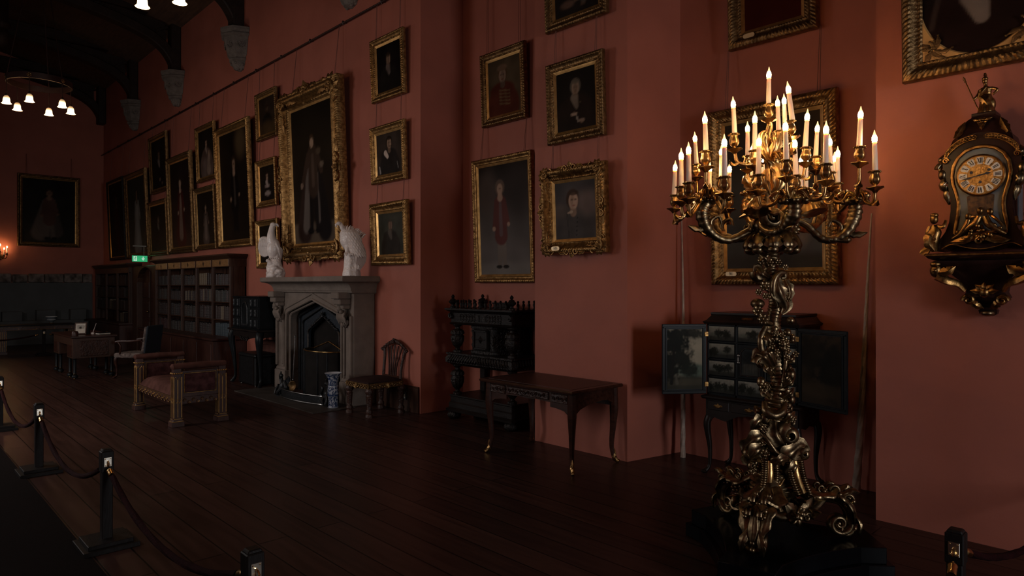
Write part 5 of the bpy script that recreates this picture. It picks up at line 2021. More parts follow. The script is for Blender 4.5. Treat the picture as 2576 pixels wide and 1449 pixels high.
LF([(1950, 920, -.05), (1935, 890, -.09), (1925, 880, -.05)], 10)
TB([(1972, 870, -.03), (1976, 910, -.05), (1970, 955, -.05)], [5, 6, 4])
for k in range(46):
    z = random.uniform(900, 1075)
    cxp = 1958 if z < 960 else 1952
    side = random.choice((-1, 1))
    off = side * random.uniform(16, 34 + (z - 900) * .07)
    r = random.uniform(6, 13)
    dy = -.05 + random.uniform(-.03, .05)
    if k % 3 == 0:
        LF([(cxp + off * .5, z + 12, dy), (cxp + off, z, dy - .03), (cxp + off * 1.25, z - 14, dy)], r * .8, name='leaf', lobes=2)
    elif k % 3 == 1:
        RO(cxp + off, z, r, dy)
    else:
        mb = MB()
        mb.sph(Q(cxp + off, z, dy), (r * PX, r * PX, r * PX * 1.25), 9, 7)
        build(mb, 'bud')
# crescent swag and the swelling foot of the shaft
TB([(1922, 1010, -.06), (1926, 1034, -.09), (1946, 1046, -.10), (1968, 1036, -.09), (1976, 1012, -.06)], [6, 11, 13, 11, 5], 'crescent_swag', 8)
SC(1985, 1092, 25, 1.35, 12, 6, 1, -.09, PI * .6)
LF([(1950, 1060, -.08), (1955, 1100, -.13), (1985, 1125, -.10)], 20)
LF([(1935, 1090, -.08), (1905, 1105, -.12), (1880, 1125, -.09), (1872, 1145, -.08)], 20)
LF([(1930, 1120, -.08), (1905, 1135, -.13), (1885, 1158, -.10), (1896, 1170, -.08)], 18)
LF([(1925, 1050, -.06), (1905, 1062, -.09), (1890, 1085, -.07)], 14)
SC(1884, 1138, 15, 1.2, 7, 4, -1, -.09, 0)
SC(1893, 1170, 12, 1.2, 6, 4, -1, -.09, 0)
LF([(1955, 1165, -.10), (1985, 1145, -.15), (2015, 1122, -.12), (2036, 1135, -.10)], 20)
SC(2022, 1140, 15, 1.25, 9, 5, 1, -.09, PI * .4)
LF([(1975, 1165, -.09), (2000, 1160, -.13), (2020, 1168, -.10)], 13)
TB([(1975, 1170, -.12), (1950, 1135, -.14), (1925, 1100, -.12), (1905, 1080, -.08)], [5, 6, 5, 4])
for k in range(34):
    px, py = random.uniform(1890, 2000), random.uniform(1055, 1185)
    if abs(px - 1945) < 12 or abs(px - 1948) > 30 + (py - 1050) * .3:
        continue
    RO(px, py, random.uniform(8, 15), -.11, (random.uniform(-.5, .5), -1, .3))
# drum over the feet with three beaded ribs
mb = MB()
cen = Q(1944, 1215, -.03)
mb.lathe([(.10, -.17), (.125, -.12), (.12, -.04), (.10, .04), (.09, .10)], cen, n=30, lobes=3, amp=.12)
build(mb, 'drum')
for px0, px1, lean in ((1938, 1932, 0), (2000, 2022, 22)):
    TB([(px0, 1160, -.15), (px0 + lean * .3, 1200, -.17), (px1, 1240, -.17)], [7, 8, 7], 'gilded_rib', 0, 'bronze', .5)
    for s in (-1, 1):
        mb = MB()
        pts = cr([Q(px0 + s * 14, 1160, -.14), Q(px0 + s * 15 + lean * .3, 1200, -.16), Q(px1 + s * 15, 1242, -.16)], 7)
        for p in pts:
            mb.sph(p, (.020, .018, .009), 8, 5)
        build(mb, 'beaded_band')
TB([(1952, 1205, -.15), (1960, 1222, -.17), (1972, 1205, -.15)], [3, 4, 3], 'bright_loop', 0, 'bronze')
LF([(1945, 1175, -.13), (1962, 1160, -.19), (1985, 1150, -.15)], 14)
LF([(1990, 1210, -.12), (1998, 1180, -.17), (2015, 1160, -.12)], 15)

# three scrolled feet
for k, a in enumerate(foot_ang):
    ca, sa = math.cos(a), math.sin(a)
    cen = Vector((.0, -.06, 0))

    def RZ(r, z, s=0.0):
        return cen + Vector((ca * r - sa * s, sa * r + ca * s, z))
    mb = MB()
    pts = cr([RZ(.085, .56), RZ(.115, .50), RZ(.155, .45), RZ(.22, .42), RZ(.30, .415), RZ(.365, .395), RZ(.41, .34), RZ(.418, .27)], 8)
    mb.tube(pts, [.018, .034, .040, .036, .032, .030, .028, .022], n=14, flat=1.35, ribs=5, ribamp=.14)
    mb.scroll(RZ(.358, .262), (ca, sa, 0), (0, 0, 1), .062, .012, -1.5, [.024, .014], a0=.1, n=9, flat=2.2, steps=20)
    mb.scroll(RZ(.385, .232), (ca, sa, 0), (0, 0, -1), .045, .010, .6, [.022, .016], a0=.0, n=9, flat=2.0, steps=16)
    mb.sph(RZ(.36, .255), .02, 10, 7)
    leg = build(mb, 'scrolled_foot')
    mb = MB()
    for s in (-1, 1):
        mb.leaf([RZ(.14, .50, s * .045), RZ(.21, .455, s * .075), RZ(.29, .45, s * .06), RZ(.34, .475, s * .04)], .04, (0, 0, 1), n=5, k=7)
        mb.leaf([RZ(.28, .43, s * .03), RZ(.36, .43, s * .06), RZ(.42, .36, s * .05), RZ(.44, .27, s * .035)], .034, (ca, sa, .5), n=5, k=7)
        mb.scroll(RZ(.32, .46, s * .03), (ca, sa, 0), (0, 0, 1), .03, .008, 1.3, [.011, .007], n=7)
        mb.leaf([RZ(.10, .40, s * .05), RZ(.15, .36, s * .11), RZ(.2, .37, s * .17)], .035, (ca, sa, .3), n=5, k=7)
    mb.leaf([RZ(.20, .45), RZ(.33, .455), RZ(.42, .40), RZ(.455, .30), RZ(.44, .22)], .024, (ca, sa, .8), n=5, k=9)
    random.seed(50 + k)
    for s in (-1, 1):
        for q in range(16):
            t_ = q / 15
            mb.sph(RZ(.17 + .24 * t_ + random.uniform(-.012, .012), .44 - .05 * t_ ** 3 + random.uniform(-.025, .02), s * (.045 + random.uniform(-.008, .014))), random.uniform(.008, .017), 7, 5)
        mb.scroll(RZ(.25, .47, s * .035), (ca, sa, 0), (0, 0, 1), .026, .007, -1.3, [.010, .006], n=7)
        mb.scroll(RZ(.40, .41, s * .03), (ca, sa, 0), (0, 0, 1), .030, .008, 1.3, [.011, .006], n=7)
        mb.leaf([RZ(.36, .43, s * .03), RZ(.42, .47, s * .045), RZ(.46, .45, s * .05)], .022, (-ca * .3, -sa * .3, 1), n=4, k=7)
        mb.leaf([RZ(.43, .33, s * .025), RZ(.465, .27, s * .05), RZ(.45, .21, s * .06)], .020, (ca, sa, 0), n=4, k=7)
        mb.tube(cr([RZ(.15, .47, s * .03), RZ(.25, .44, s * .055), RZ(.36, .42, s * .05), RZ(.42, .34, s * .04)], 6), [.007, .009, .009, .006], n=7)
    for q in range(9):
        t_ = q / 8
        mb.sph(RZ(.34 + .11 * math.sin(t_ * 1.6), .45 - .22 * t_ ** 1.4), .016, 9, 7)
    for v in mb.v:
        v.z -= ZB
    mb.build('foot_foliage', 'bronze_dark', leg, smooth=80)
    # apron swag to the next foot
    b = foot_ang[(k + 1) % 3]
    m_ = (a + b) / 2 if abs(a - b) < PI else (a + b) / 2 + PI
    mb = MB()
    A1, B1 = RZ(.27, .40), cen + Vector((math.cos(b) * .27, math.sin(b) * .27, .40))
    M1 = cen + Vector((math.cos(m_) * .15, math.sin(m_) * .15, .36))
    mb.tube(cr([A1, A1.lerp(M1, .55) + Vector((0, 0, -.035)), M1, B1.lerp(M1, .55) + Vector((0, 0, -.035)), B1], 7), [.022, .026, .03, .026, .022], n=9, flat=1.4, ribs=4, ribamp=.1)
    dm = Vector((math.cos(m_), math.sin(m_), 0))
    for s in (-1, 1):
        sd = Vector((-dm.y, dm.x, 0)) * s
        mb.leaf([M1 + dm * .02, M1 + dm * .035 + sd * .06 + Vector((0, 0, .03)), M1 + dm * .02 + sd * .11 + Vector((0, 0, .075))], .03, dm, n=4, k=7)
        mb.scroll(M1 + dm * .03 + sd * .055 + Vector((0, 0, -.03)), sd, (0, 0, 1), .028, .008, 1.3, [.011, .007], n=7)
    mb.rosette(M1 + dm * .035, dm, .04, 6)
    mb.sph(M1 + dm * .02 + Vector((0, 0, -.05)), (.02, .02, .03), 8, 7)
    build(mb, 'apron_swag')
RO(1868, 1215, 16, .08)
RO(1850, 1225, 13, .1)
mb = MB()
mb.tube(cr([Q(1852, 1262, .05), Q(1872, 1266, .10), Q(1885, 1268, .14)], 5), [.050, .044, .04], n=16, flat=.9)
mb.scroll(Q(1850, 1262, .045), (.5, .5, 0), (0, 0, 1), .042, .01, 1.4, [.012, .008], n=8, flat=1.5)
build(mb, 'rolled_shell')

# leafy head under the branches
hc = Q(1942, 590)
mb = MB()
mb.lathe([(.035, -.105), (.10, -.085), (.135, -.055), (.125, -.025), (.085, -.01), (.11, .02), (.13, .05), (.10, .085), (.06, .11), (.035, .14)], hc, n=42, lobes=7, amp=.09)
build(mb, 'leafy_head')
for k in range(9):
    a = 2 * PI * k / 9 + .2
    d = Vector((math.cos(a), math.sin(a), 0))
    mb = MB()
    mb.leaf([hc + d * .06 + Vector((0, 0, .03)), hc + d * .125 + Vector((0, 0, -.01)), hc + d * .155 + Vector((0, 0, -.07)), hc + d * .125 + Vector((0, 0, -.105))], .048, d + Vector((0, 0, .6)), n=5, k=9, ridge=.4)
    mb.sph(hc + d * .128 + Vector((0, 0, -.095)), (.034, .034, .026), 9, 7)
    build(mb, 'acanthus_leaf')
    mb = MB()
    mb.rosette(hc + Vector((math.cos(a + .35), math.sin(a + .35), 0)) * .135 + Vector((0, 0, .035)), d + Vector((0, 0, .2)), .042, 6)
    build(mb, 'rosette')
    if k % 2 == 0:
        mb = MB()
        mb.leaf([hc + d * .06 + Vector((0, 0, .09)), hc + d * .13 + Vector((0, 0, .13)), hc + d * .19 + Vector((0, 0, .10))], .04, (0, 0, 1), n=4, k=7)
        build(mb, 'acanthus_leaf')

# central stem rising to the top light
TB([(1942, 560, 0), (1940, 500, 0), (1934, 440, 0), (1941, 395, 0), (1930, 350, 0), (1938, 318, 0), (1934, 305, 0)], [17, 13, 11, 9, 8, 6, 8], 'central_stem', 4, 'bronze')
LF([(1945, 495, -.04), (1962, 455, -.07), (1950, 415, -.05), (1930, 400, -.06)], 13, m='bronze')
LF([(1938, 490, -.04), (1922, 455, -.07), (1928, 425, -.05)], 11, m='bronze')
LF([(1942, 420, -.03), (1922, 375, -.05), (1918, 340, -.04), (1926, 328, -.05)], 9, m='bronze')
LF([(1936, 400, -.03), (1948, 360, -.05), (1944, 335, -.04)], 8, m='bronze')
LF([(1955, 540, -.06), (1990, 520, -.10), (2005, 540, -.08)], 14, m='bronze')
LF([(1925, 540, -.06), (1895, 525, -.10), (1880, 540, -.08)], 14, m='bronze')
SC(1945, 545, 26, 1.3, 9, 5, 1, -.13, PI)

HUBS = {'L': (1785, 497, -.07), 'M': (1808, 492, .18), 'F': (1998, 497, -.42), 'R': (2152, 500, -.10), 'P': (1893, 478, .38), 'N': (2052, 488, .40), 'T': (1937, 405, 0)}
HORN = {'L': [(1785, 503, -.07), (1767, 535, -.07), (1784, 580, -.06), (1830, 604, -.04), (1888, 578, -.02), (1928, 548, 0)],
        'M': [(1808, 500, .18), (1792, 545, .18), (1812, 588, .14), (1862, 600, .08), (1910, 572, .04), (1938, 550, 0)],
        'F': [(1998, 505, -.42), (1996, 542, -.42), (1972, 576, -.34), (1936, 584, -.22), (1914, 564, -.08), (1936, 548, 0)],
        'R': [(2152, 505, -.10), (2150, 545, -.10), (2120, 592, -.09), (2070, 601, -.06), (2022, 562, -.03), (1955, 546, 0)],
        'P': [(1893, 486, .38), (1880, 520, .40), (1890, 560, .28), (1915, 572, .12), (1938, 552, 0)],
        'N': [(2052, 496, .40), (2066, 532, .43), (2040, 575, .33), (1992, 570, .13), (1945, 552, 0)]}
for k, pts in HORN.items():
    mb = MB()
    c = cr([Q(*p) for p in pts], 10)
    n = len(c)
    rr = []
    for i in range(n):
        t_ = i / (n - 1)
        r = (13 + 5 * math.sin(min(1, t_ * 2.2) * PI)) * (1 - .45 * t_)
        rr.append(r * PX * (1 + (.10 * math.sin(i * 2.1) if t_ < .75 else 0)))
    mb.tube(c, rr, n=12, ribs=5, ribamp=.07)
    hb = Q(*HUBS[k])
    mb.lathe([(.02, -.03), (.045, -.022), (.062, -.008), (.066, .0), (.05, .006), (.02, .02), (.012, .05)], hb + Vector((0, 0, -.012)), n=24, lobes=8, amp=.12)
    for q in range(7):
        a = 2 * PI * q / 7
        mb.sph(hb + Vector((math.cos(a) * .062, math.sin(a) * .062, -.02)), (.02, .02, .015), 7, 5)
    build(mb, 'horn_branch', 'bronze_dark' if k in 'LMFR' else 'bronze')
    # leaf spurs on the outside of the curve
    i = n // 3
    T = (c[i + 1] - c[i - 1]).normalized()
    o_ = (c[i] - Q(1942, 545)).normalized()
    mb = MB()
    mb.leaf([c[i] + Vector((0, 0, -.01)), c[i] + o_ * .05 + Vector((0, 0, -.012)), c[i] + o_ * .11 + Vector((0, 0, .012))], .018, (.1, -1, .5), n=4, k=5)
    mb.tube(cr([c[i + 6], c[i + 4] + Vector((0, 0, .06)), c[i + 4] + o_ * -.05 + Vector((0, 0, .085)), c[i + 5] + o_ * -.06 + Vector((0, 0, .05))], 5), [.014, .014, .011, .006], n=8)
    build(mb, 'leaf_spur')
TB([(2085, 602, -.08), (2110, 604, -.09), (2132, 603, -.10), (2140, 602, -.10)], [6, 6, 9, 5], 'leaf_spur')
# fluted shells where the rear branches spring
for px, py, dy in ((1905, 515, -.12), (2042, 518, -.10)):
    mb = MB()
    mb.lathe([(.075, -.045), (.072, -.035), (.055, .0), (.03, .03), (.012, .045)], Q(px, py, dy), n=36, lobes=12, amp=.08, axis=(.15 if px < 1940 else -.15, .3, 1))
    build(mb, 'fluted_shell', 'bronze')

CAND = [  # tip, base, hub
    ((1934.6, 174), (1933.5, 260), 'T'), ((1843.8, 246), (1848, 334), 'T'), ((1981, 207.5), (1993, 301), 'T'), ((1955.7, 244), (1958.6, 326.6), 'T'),
    ((1972, 238.7), (1975, 320), 'T'), ((2031.8, 277.4), (2025.7, 368), 'T'),
    ((1772.8, 283.5), (1776, 377), 'L'), ((1747.6, 335), (1752, 411), 'L'), ((1732, 361), (1733, 456), 'L'), ((1713.6, 376), (1713.6, 466), 'L'), ((1699, 407), (1695.6, 488), 'L'),
    ((1786, 418), (1785, 486), 'M'), ((1822, 341), (1823, 441), 'L'), ((1814.4, 371.4), (1814, 445), 'M'), ((1835.5, 411.6), (1834, 490), 'M'),
    ((1909.5, 340), (1908, 436), 'F'), ((1975.5, 300.7), (1978, 400), 'F'), ((1998.8, 344.5), (2002, 438), 'F'), ((2078.5, 307.6), (2077, 409), 'F'),
    ((2165.7, 271), (2162, 366), 'R'), ((2199.7, 331), (2201.5, 427), 'R'), ((2107.5, 371.4), (2107.5, 457.5), 'R'), ((2086.7, 341), (2090, 430), 'R'), ((2099, 390), (2098, 462), 'R'),
    ((1880.4, 308.6), (1881, 389), 'P'), ((1899, 283), (1899, 375), 'P'), ((1893, 362), (1893, 440), 'P'), ((1919, 390), (1919, 466), 'P'),
    ((2057, 308), (2052, 391), 'N'), ((2015, 391), (2015, 468), 'N'), ((2029, 402), (2027.5, 472), 'N')]
# one candle lamp, then copies
wax = MB()
wax.lathe([(.0148, -.012), (.0148, .0), (.0122, .138), (.0122, .142), (.0100, .143), (.0098, .147), (.0135, .148), (.0135, .151), (.010, .152)], n=16)
CANDLE = wax.build('candle', 'wax', None)
fl = MB()
fl.lathe([(.0095, 0), (.0128, .008), (.0140, .018), (.0128, .029), (.0088, .041), (.0050, .052), (.0028, .062), (.0008, .069)], n=16)
FLAME = fl.build('flame_bulb', 'flame', None)
first = True
for tip, base, hub in CAND:
    L = base[1] - tip[1]
    d = min(4.62, max(3.50, D0 * 88 / L))
    if hub == 'T' and base[1] < 300:
        d = D0
    b = Q(base[0], base[1], d - D0)
    tp = Q(tip[0], tip[1], d - D0)
    ax = (tp - b).normalized()
    q = Vector((0, 0, 1)).rotation_difference(ax)
    # branch arm, drip pan and tulip socket
    H = Q(*HUBS[hub])
    E = b + Vector((0, 0, -.115))
    mb = MB()
    dv = Vector((E.x - H.x, E.y - H.y, 0))
    dist = dv.length
    if dist < .05:
        arm = [H + Vector((0, 0, -.02)), H.lerp(E, .35) + Vector((.012, 0, 0)), H.lerp(E, .7) + Vector((-.010, 0, 0)), E]
        rad_ = [.02, .016, .011, .009]
        mb.leaf([H + Vector((0, -.01, 0)), H.lerp(E, .4) + Vector((-.03, -.03, 0)), H.lerp(E, .75) + Vector((-.045, -.035, 0))], .03, (0, -1, 0), n=4, k=7)
        mb.leaf([H + Vector((0, -.01, 0)), H.lerp(E, .35) + Vector((.035, -.03, 0)), H.lerp(E, .65) + Vector((.055, -.03, 0))], .026, (0, -1, 0), n=4, k=7)
    else:
        dn = dv.normalized()
        low = min(H.z, E.z)
        sag = .03 + .12 * min(dist, .3)
        arm = [H + Vector((0, 0, .01)), H + dn * dist * .28 + Vector((0, 0, .035)), H + dn * dist * .55 + Vector((0, 0, (E.z - H.z) * .25 - sag * .6)),
               Vector((E.x, E.y, 0)) - dn * dist * .10 + Vector((0, 0, min(E.z - .05, low + (E.z - low) * .45) - sag * .25)), E]
        rad_ = [.013, .0135, .012, .011, .009]
        m1 = arm[2]
        mb.leaf([m1, m1 + dn * .02 + Vector((0, 0, .035)), m1 - dn * .015 + Vector((0, 0, .06)), m1 - dn * .045 + Vector((0, 0, .05))], .015, dn, n=4, k=5)
        mb.scroll(H + dn * dist * .22 + Vector((0, 0, .0)), dn, (0, 0, 1), .026, .008, 1.2, [.009, .006], n=7, flat=1.3)
        m3 = arm[3]
        mb.leaf([m3, m3 + dn * .03 + Vector((0, 0, -.012)), m3 + dn * .055 + Vector((0, 0, .012))], .013, (0, 0, 1), n=3, k=5)
    mb.tube(cr(arm, 8), rad_, n=9, ribs=4, ribamp=.08)
    mb.lathe([(.009, -.012), (.018, .0), (.038, .012), (.046, .016), (.044, .020), (.02, .018), (.008, .024), (.008, .034)], E, n=24, lobes=6, amp=.10, axis=ax)
    mb.lathe([(.008, .030), (.020, .040), (.0275, .055), (.027, .070), (.021, .088), (.022, .098), (.030, .108), (.034, .106), (.028, .110), (.017, .104), (.0155, .09)], E, n=20, lobes=5, amp=.10, axis=ax)
    for j in range(5):
        a = 2 * PI * j / 5
        v = q @ Vector((.029 * math.cos(a), .029 * math.sin(a), .105))
        mb.sph(E + v, (.008, .008, .006), 6, 5)
    br = build(mb, 'candle_branch', 'bronze')
    if first:
        w_, f_ = CANDLE, FLAME
        first = False
    else:
        w_, f_ = CANDLE.copy(), FLAME.copy()
        COL.objects.link(w_)
        COL.objects.link(f_)
    w_.parent = cd
    w_.location = b + Vector((0, 0, -ZB))
    w_.rotation_euler = q.to_euler()
    f_.parent = w_
    f_.location = (0, 0, .150)
# ------------------------------------------------------------------ bracket clock
bk = thing('clock_bracket', 'black and gilt wall bracket carrying the clock', 'bracket', (XW, .965, 1.455), WR)
# local z from the tip
prof = [(.02, .03, 0), (.045, .05, .015), (.05, .055, .035), (.035, .04, .055), (.085, .10, .08), (.115, .14, .12), (.10, .13, .15), (.105, .135, .18), (.125, .16, .22), (.17, .21, .27), (.215, .25, .31), (.225, .265, .33), (.225, .265, .345), (.265, .30, .36), (.275, .31, .37), (.275, .31, .392)]
mb = MB()
rect_stack(mb, [(hw, -d, z) for hw, d, z in prof])
mb.build('body', 'boulle', bk, smooth=40)
MB().box((0, -.31, .381), (.56, .012, .016)).build('gilt_edge', 'ormolu', bk, smooth=0, bevel=.004)
for s in (-1, 1):
    mb = MB()
    mb.sph((s * .235, -.25, .285), (.035, .035, .045), 10, 8)
    mb.sph((s * .235, -.285, .285), (.014, .012, .012), 7, 5)
    mb.sph((s * .235, -.27, .325), (.03, .025, .02), 8, 6)
    mb.tube(cr([(s * .23, -.25, .25), (s * .18, -.24, .22), (s * .13, -.20, .20), (s * .10, -.17, .16)], 6), [.03, .026, .02, .014], n=9, ribs=3, ribamp=.15)
    mb.leaf([(s * .22, -.27, .27), (s * .17, -.27, .28), (s * .13, -.25, .31)], .026, (0, -1, 0), n=4, k=7)
    mb.build('mask_mount', 'ormolu', bk)
    mb = MB()
    mb.scroll((s * .085, -.13, .10), (s, 0, 0), (0, 0, 1), .034, .008, 1.3, [.014, .008], n=8)
    mb.leaf([(s * .08, -.12, .10), (s * .05, -.12, .07), (s * .02, -.08, .05)], .02, (0, -1, 0), n=4, k=5)
    mb.build('scroll_mount', 'ormolu', bk)
mb = MB()
mb.sph((0, -.145, .15), (.03, .03, .035), 10, 8)
for k in range(5):
    a = R(-80 + 40 * k + 90)
    mb.leaf([(0, -.14, .15), (.03 * math.cos(a), -.16, .15 + .03 * math.sin(a)), (.075 * math.cos(a), -.15, .15 + .06 * math.sin(a))], .016, (0, -1, 0), n=3, k=5)
mb.build('mask_mount', 'ormolu', bk)
MB().sph((0, -.06, .02), (.04, .045, .022), 10, 7).build('tip_boss', 'bronze_dark', bk)

ck = thing('bracket_clock', 'black and gilt bracket clock with white numerals and a spear-bearing figure on top', 'clock', (XW, .965, 1.862), WR)
CF = -.245       # front face
out = [(-.235, 0), (-.235, .035), (-.215, .075), (-.185, .12), (-.165, .18), (-.157, .25), (-.158, .32), (-.168, .39), (-.185, .45), (-.198, .50), (-.20, .55), (-.19, .60), (-.16, .65), (-.11, .69), (-.05, .712), (0, .715)]
full_o = out + [(-x, z) for x, z in out[-2::-1]]
foot_edge = [(.20, 0), (.165, .02), (.12, .022), (.06, -.005), (0, -.012), (-.06, -.005), (-.12, .022), (-.165, .02), (-.20, 0)]
mb = MB()
mb.poly([(x, CF, z) for x, z in full_o] + [(x, CF, max(z, .002) if False else z + .012) for x, z in foot_edge], (0, .23, 0))
mb.build('case', 'boulle', ck, smooth=40)
# dome
mb = MB()
secs = [(.165, CF + .0, .635), (.15, CF + .02, .69), (.125, CF + .03, .715), (.112, CF + .045, .75), (.10, CF + .06, .785), (.085, CF + .07, .81), (.062, CF + .075, .825), (.062, CF + .07, .83), (.062, CF + .07, .848), (.055, CF + .08, .852)]
rect_stack(mb, secs, back=-.03)
mb.build('dome', 'boulle', ck, smooth=45)
for s in (-1, 1):
    mb = MB()
    mb.leaf([(s * .135, CF + .015, .70), (s * .112, CF + .03, .75), (s * .09, CF + .05, .80)], .02, (0, -1, .3), n=4, k=5, thick=.003)
    mb.build('dome_mount', 'ormolu', ck)
mb = MB()
mb.rosette((0, CF + .04, .785), (0, -1, .3), .028, 6)
for s in (-1, 1):
    mb.leaf([(0, CF + .042, .795), (s * .03, CF + .036, .80), (s * .05, CF + .045, .805)], .010, (0, -1, .3), n=3, k=5, thick=.002)
mb.leaf([(0, CF + .04, .775), (0, CF + .026, .755), (0, CF + .022, .735)], .012, (0, -1, .3), n=3, k=5, thick=.002)
mb.build('dome_mount', 'ormolu', ck)
# blue-grey glazed door inside a gilt surround
dz = .592 - .0     # dial centre: world 2.315
DZ = 2.315 - 1.862
ins = [(-.135, .105), (-.128, .16), (-.118, .22), (-.113, .27), (-.116, .31), (-.128, .36), (-.142, .41), (-.148, .465), (-.140, .525), (-.115, .575), (-.075, .61), (-.03, .625), (0, .627)]
io = ins + [(-x, z) for x, z in ins[-2::-1]]
mb = MB()
mb.poly([(x, CF - .004, z) for x, z in io], (0, .006, 0))
mb.build('glazed_panel', 'blue_glass_panel', ck, smooth=0)
MB().tube([(x, CF - .008, z) for x, z in io] + [(io[0][0], CF - .008, io[0][1])], .0095, n=8, ribs=2, ribamp=.2).build('door_moulding', 'ormolu', ck)
mb = MB()
mb.poly([(-.062, CF - .006, .21), (-.07, CF - .006, .33), (-.04, CF - .006, .345), (0, CF - .006, .335), (.04, CF - .006, .345), (.07, CF - .006, .33), (.062, CF - .006, .21)], (0, .003, 0))
mb.build('inlaid_panel', 'boulle_inlay', ck, smooth=0)
# dial
mb = MB()
mb.lathe([(.119, 0), (.119, .010), (.113, .013), (.06, .013)], (0, CF - .004, DZ), n=64, axis=(0, -1, 0))
dial = mb.build('dial', 'dial_brass', ck, smooth=30)
NUM = ['XII', 'I', 'II', 'III', 'IIII', 'V', 'VI', 'VII', 'VIII', 'IX', 'X', 'XI']
for k in range(12):
    a = -2 * PI * k / 12
    rot = Matrix.Rotation(-a, 3, 'Y')
    mb = MB()
    shp = [(-.0155, .068), (-.0135, .073), (-.016, .082), (-.020, .092), (-.0205, .104), (-.015, .109), (0, .111), (.015, .109), (.0205, .104), (.020, .092), (.016, .082), (.0135, .073), (.0155, .068), (0, .0665)]
    pts = []
    for x, z in shp:
        v = rot @ Vector((x * .92, 0, z))
        pts.append(Vector((v.x, CF - .0175, DZ + v.z)))
    mb.poly(pts, (0, .0035, 0))
    plq = mb.build('numeral_plaque', 'enamel', dial, smooth=0)
    c = rot @ Vector((0, 0, .090))
    # strokes of the roman numeral, standing radially
    mb = MB()

    def stroke(x0, z0, x1, z1, wd):
        p, q_ = Vector((x0, 0, z0)), Vector((x1, 0, z1))
        d = (q_ - p).normalized()
        n_ = Vector((d.z, 0, -d.x)) * wd / 2
        mb.poly([Vector((0, CF - .0185, DZ)) + rot @ (v + Vector((0, 0, .090))) for v in (p + n_, p - n_, q_ - n_, q_ + n_)], (0, .0015, 0))
    wds = {'I': .0075, 'V': .0135, 'X': .0135}
    tot = sum(wds[ch_] for ch_ in NUM[k])
    sc_ = min(1.0, .033 / tot)
    x = -tot * sc_ / 2
    for ch_ in NUM[k]:
        wq = wds[ch_] * sc_
        xm = x + wq / 2
        if ch_ == 'I':
            stroke(xm, -.0155, xm, .0155, .0042 * sc_ + .0004)
        elif ch_ == 'V':
            stroke(xm - wq * .36, .0155, xm, -.0155, .0044 * sc_)
            stroke(xm + wq * .36, .0155, xm, -.0155, .0018)
        else:
            stroke(xm - wq * .36, .0155, xm + wq * .36, -.0155, .0044 * sc_)
            stroke(xm + wq * .36, .0155, xm - wq * .36, -.0155, .0018)
        x += wq
    for v in mb.v:
        pass
    # a sub-part of the dial, beside its plaque
    mb.build('numeral', 'ink', dial, smooth=0)
mb = MB()
mb.lathe([(.123, 0), (.127, .012), (.122, .018), (.118, .012)], (0, CF - .004, DZ), n=64, axis=(0, -1, 0))
mb.build('bezel', 'ormolu', ck, smooth=40)
for ang, L, wd, nm in ((R(90 - 78), .058, .007, 'hour_hand'), (R(90 + 103), .098, .0042, 'minute_hand')):
    d = Vector((math.cos(ang), 0, math.sin(ang)))
    n_ = Vector((-d.z, 0, d.x))
    c = Vector((0, CF - .022 - (.002 if nm[0] == 'm' else 0), DZ))
    mb = MB()
    mb.poly([c - d * .018 + n_ * wd * .5, c + d * L * .45 + n_ * wd * .5, c + d * L * .6 + n_ * wd * 1.3, c + d * L, c + d * L * .6 - n_ * wd * 1.3, c + d * L * .45 - n_ * wd * .5, c - d * .018 - n_ * wd * .5], (0, .0015, 0))
    mb.build(nm, 'ink', dial, smooth=0)
for x, z in ((-.045, .02), (.045, .028), (0, -.042)):
    MB().lathe([(.0085, 0), (.0085, .003), (.004, .003)], (x, CF - .016, DZ + z), n=14, axis=(0, -1, 0)).build('winding_hole', 'ink', dial, smooth=30)
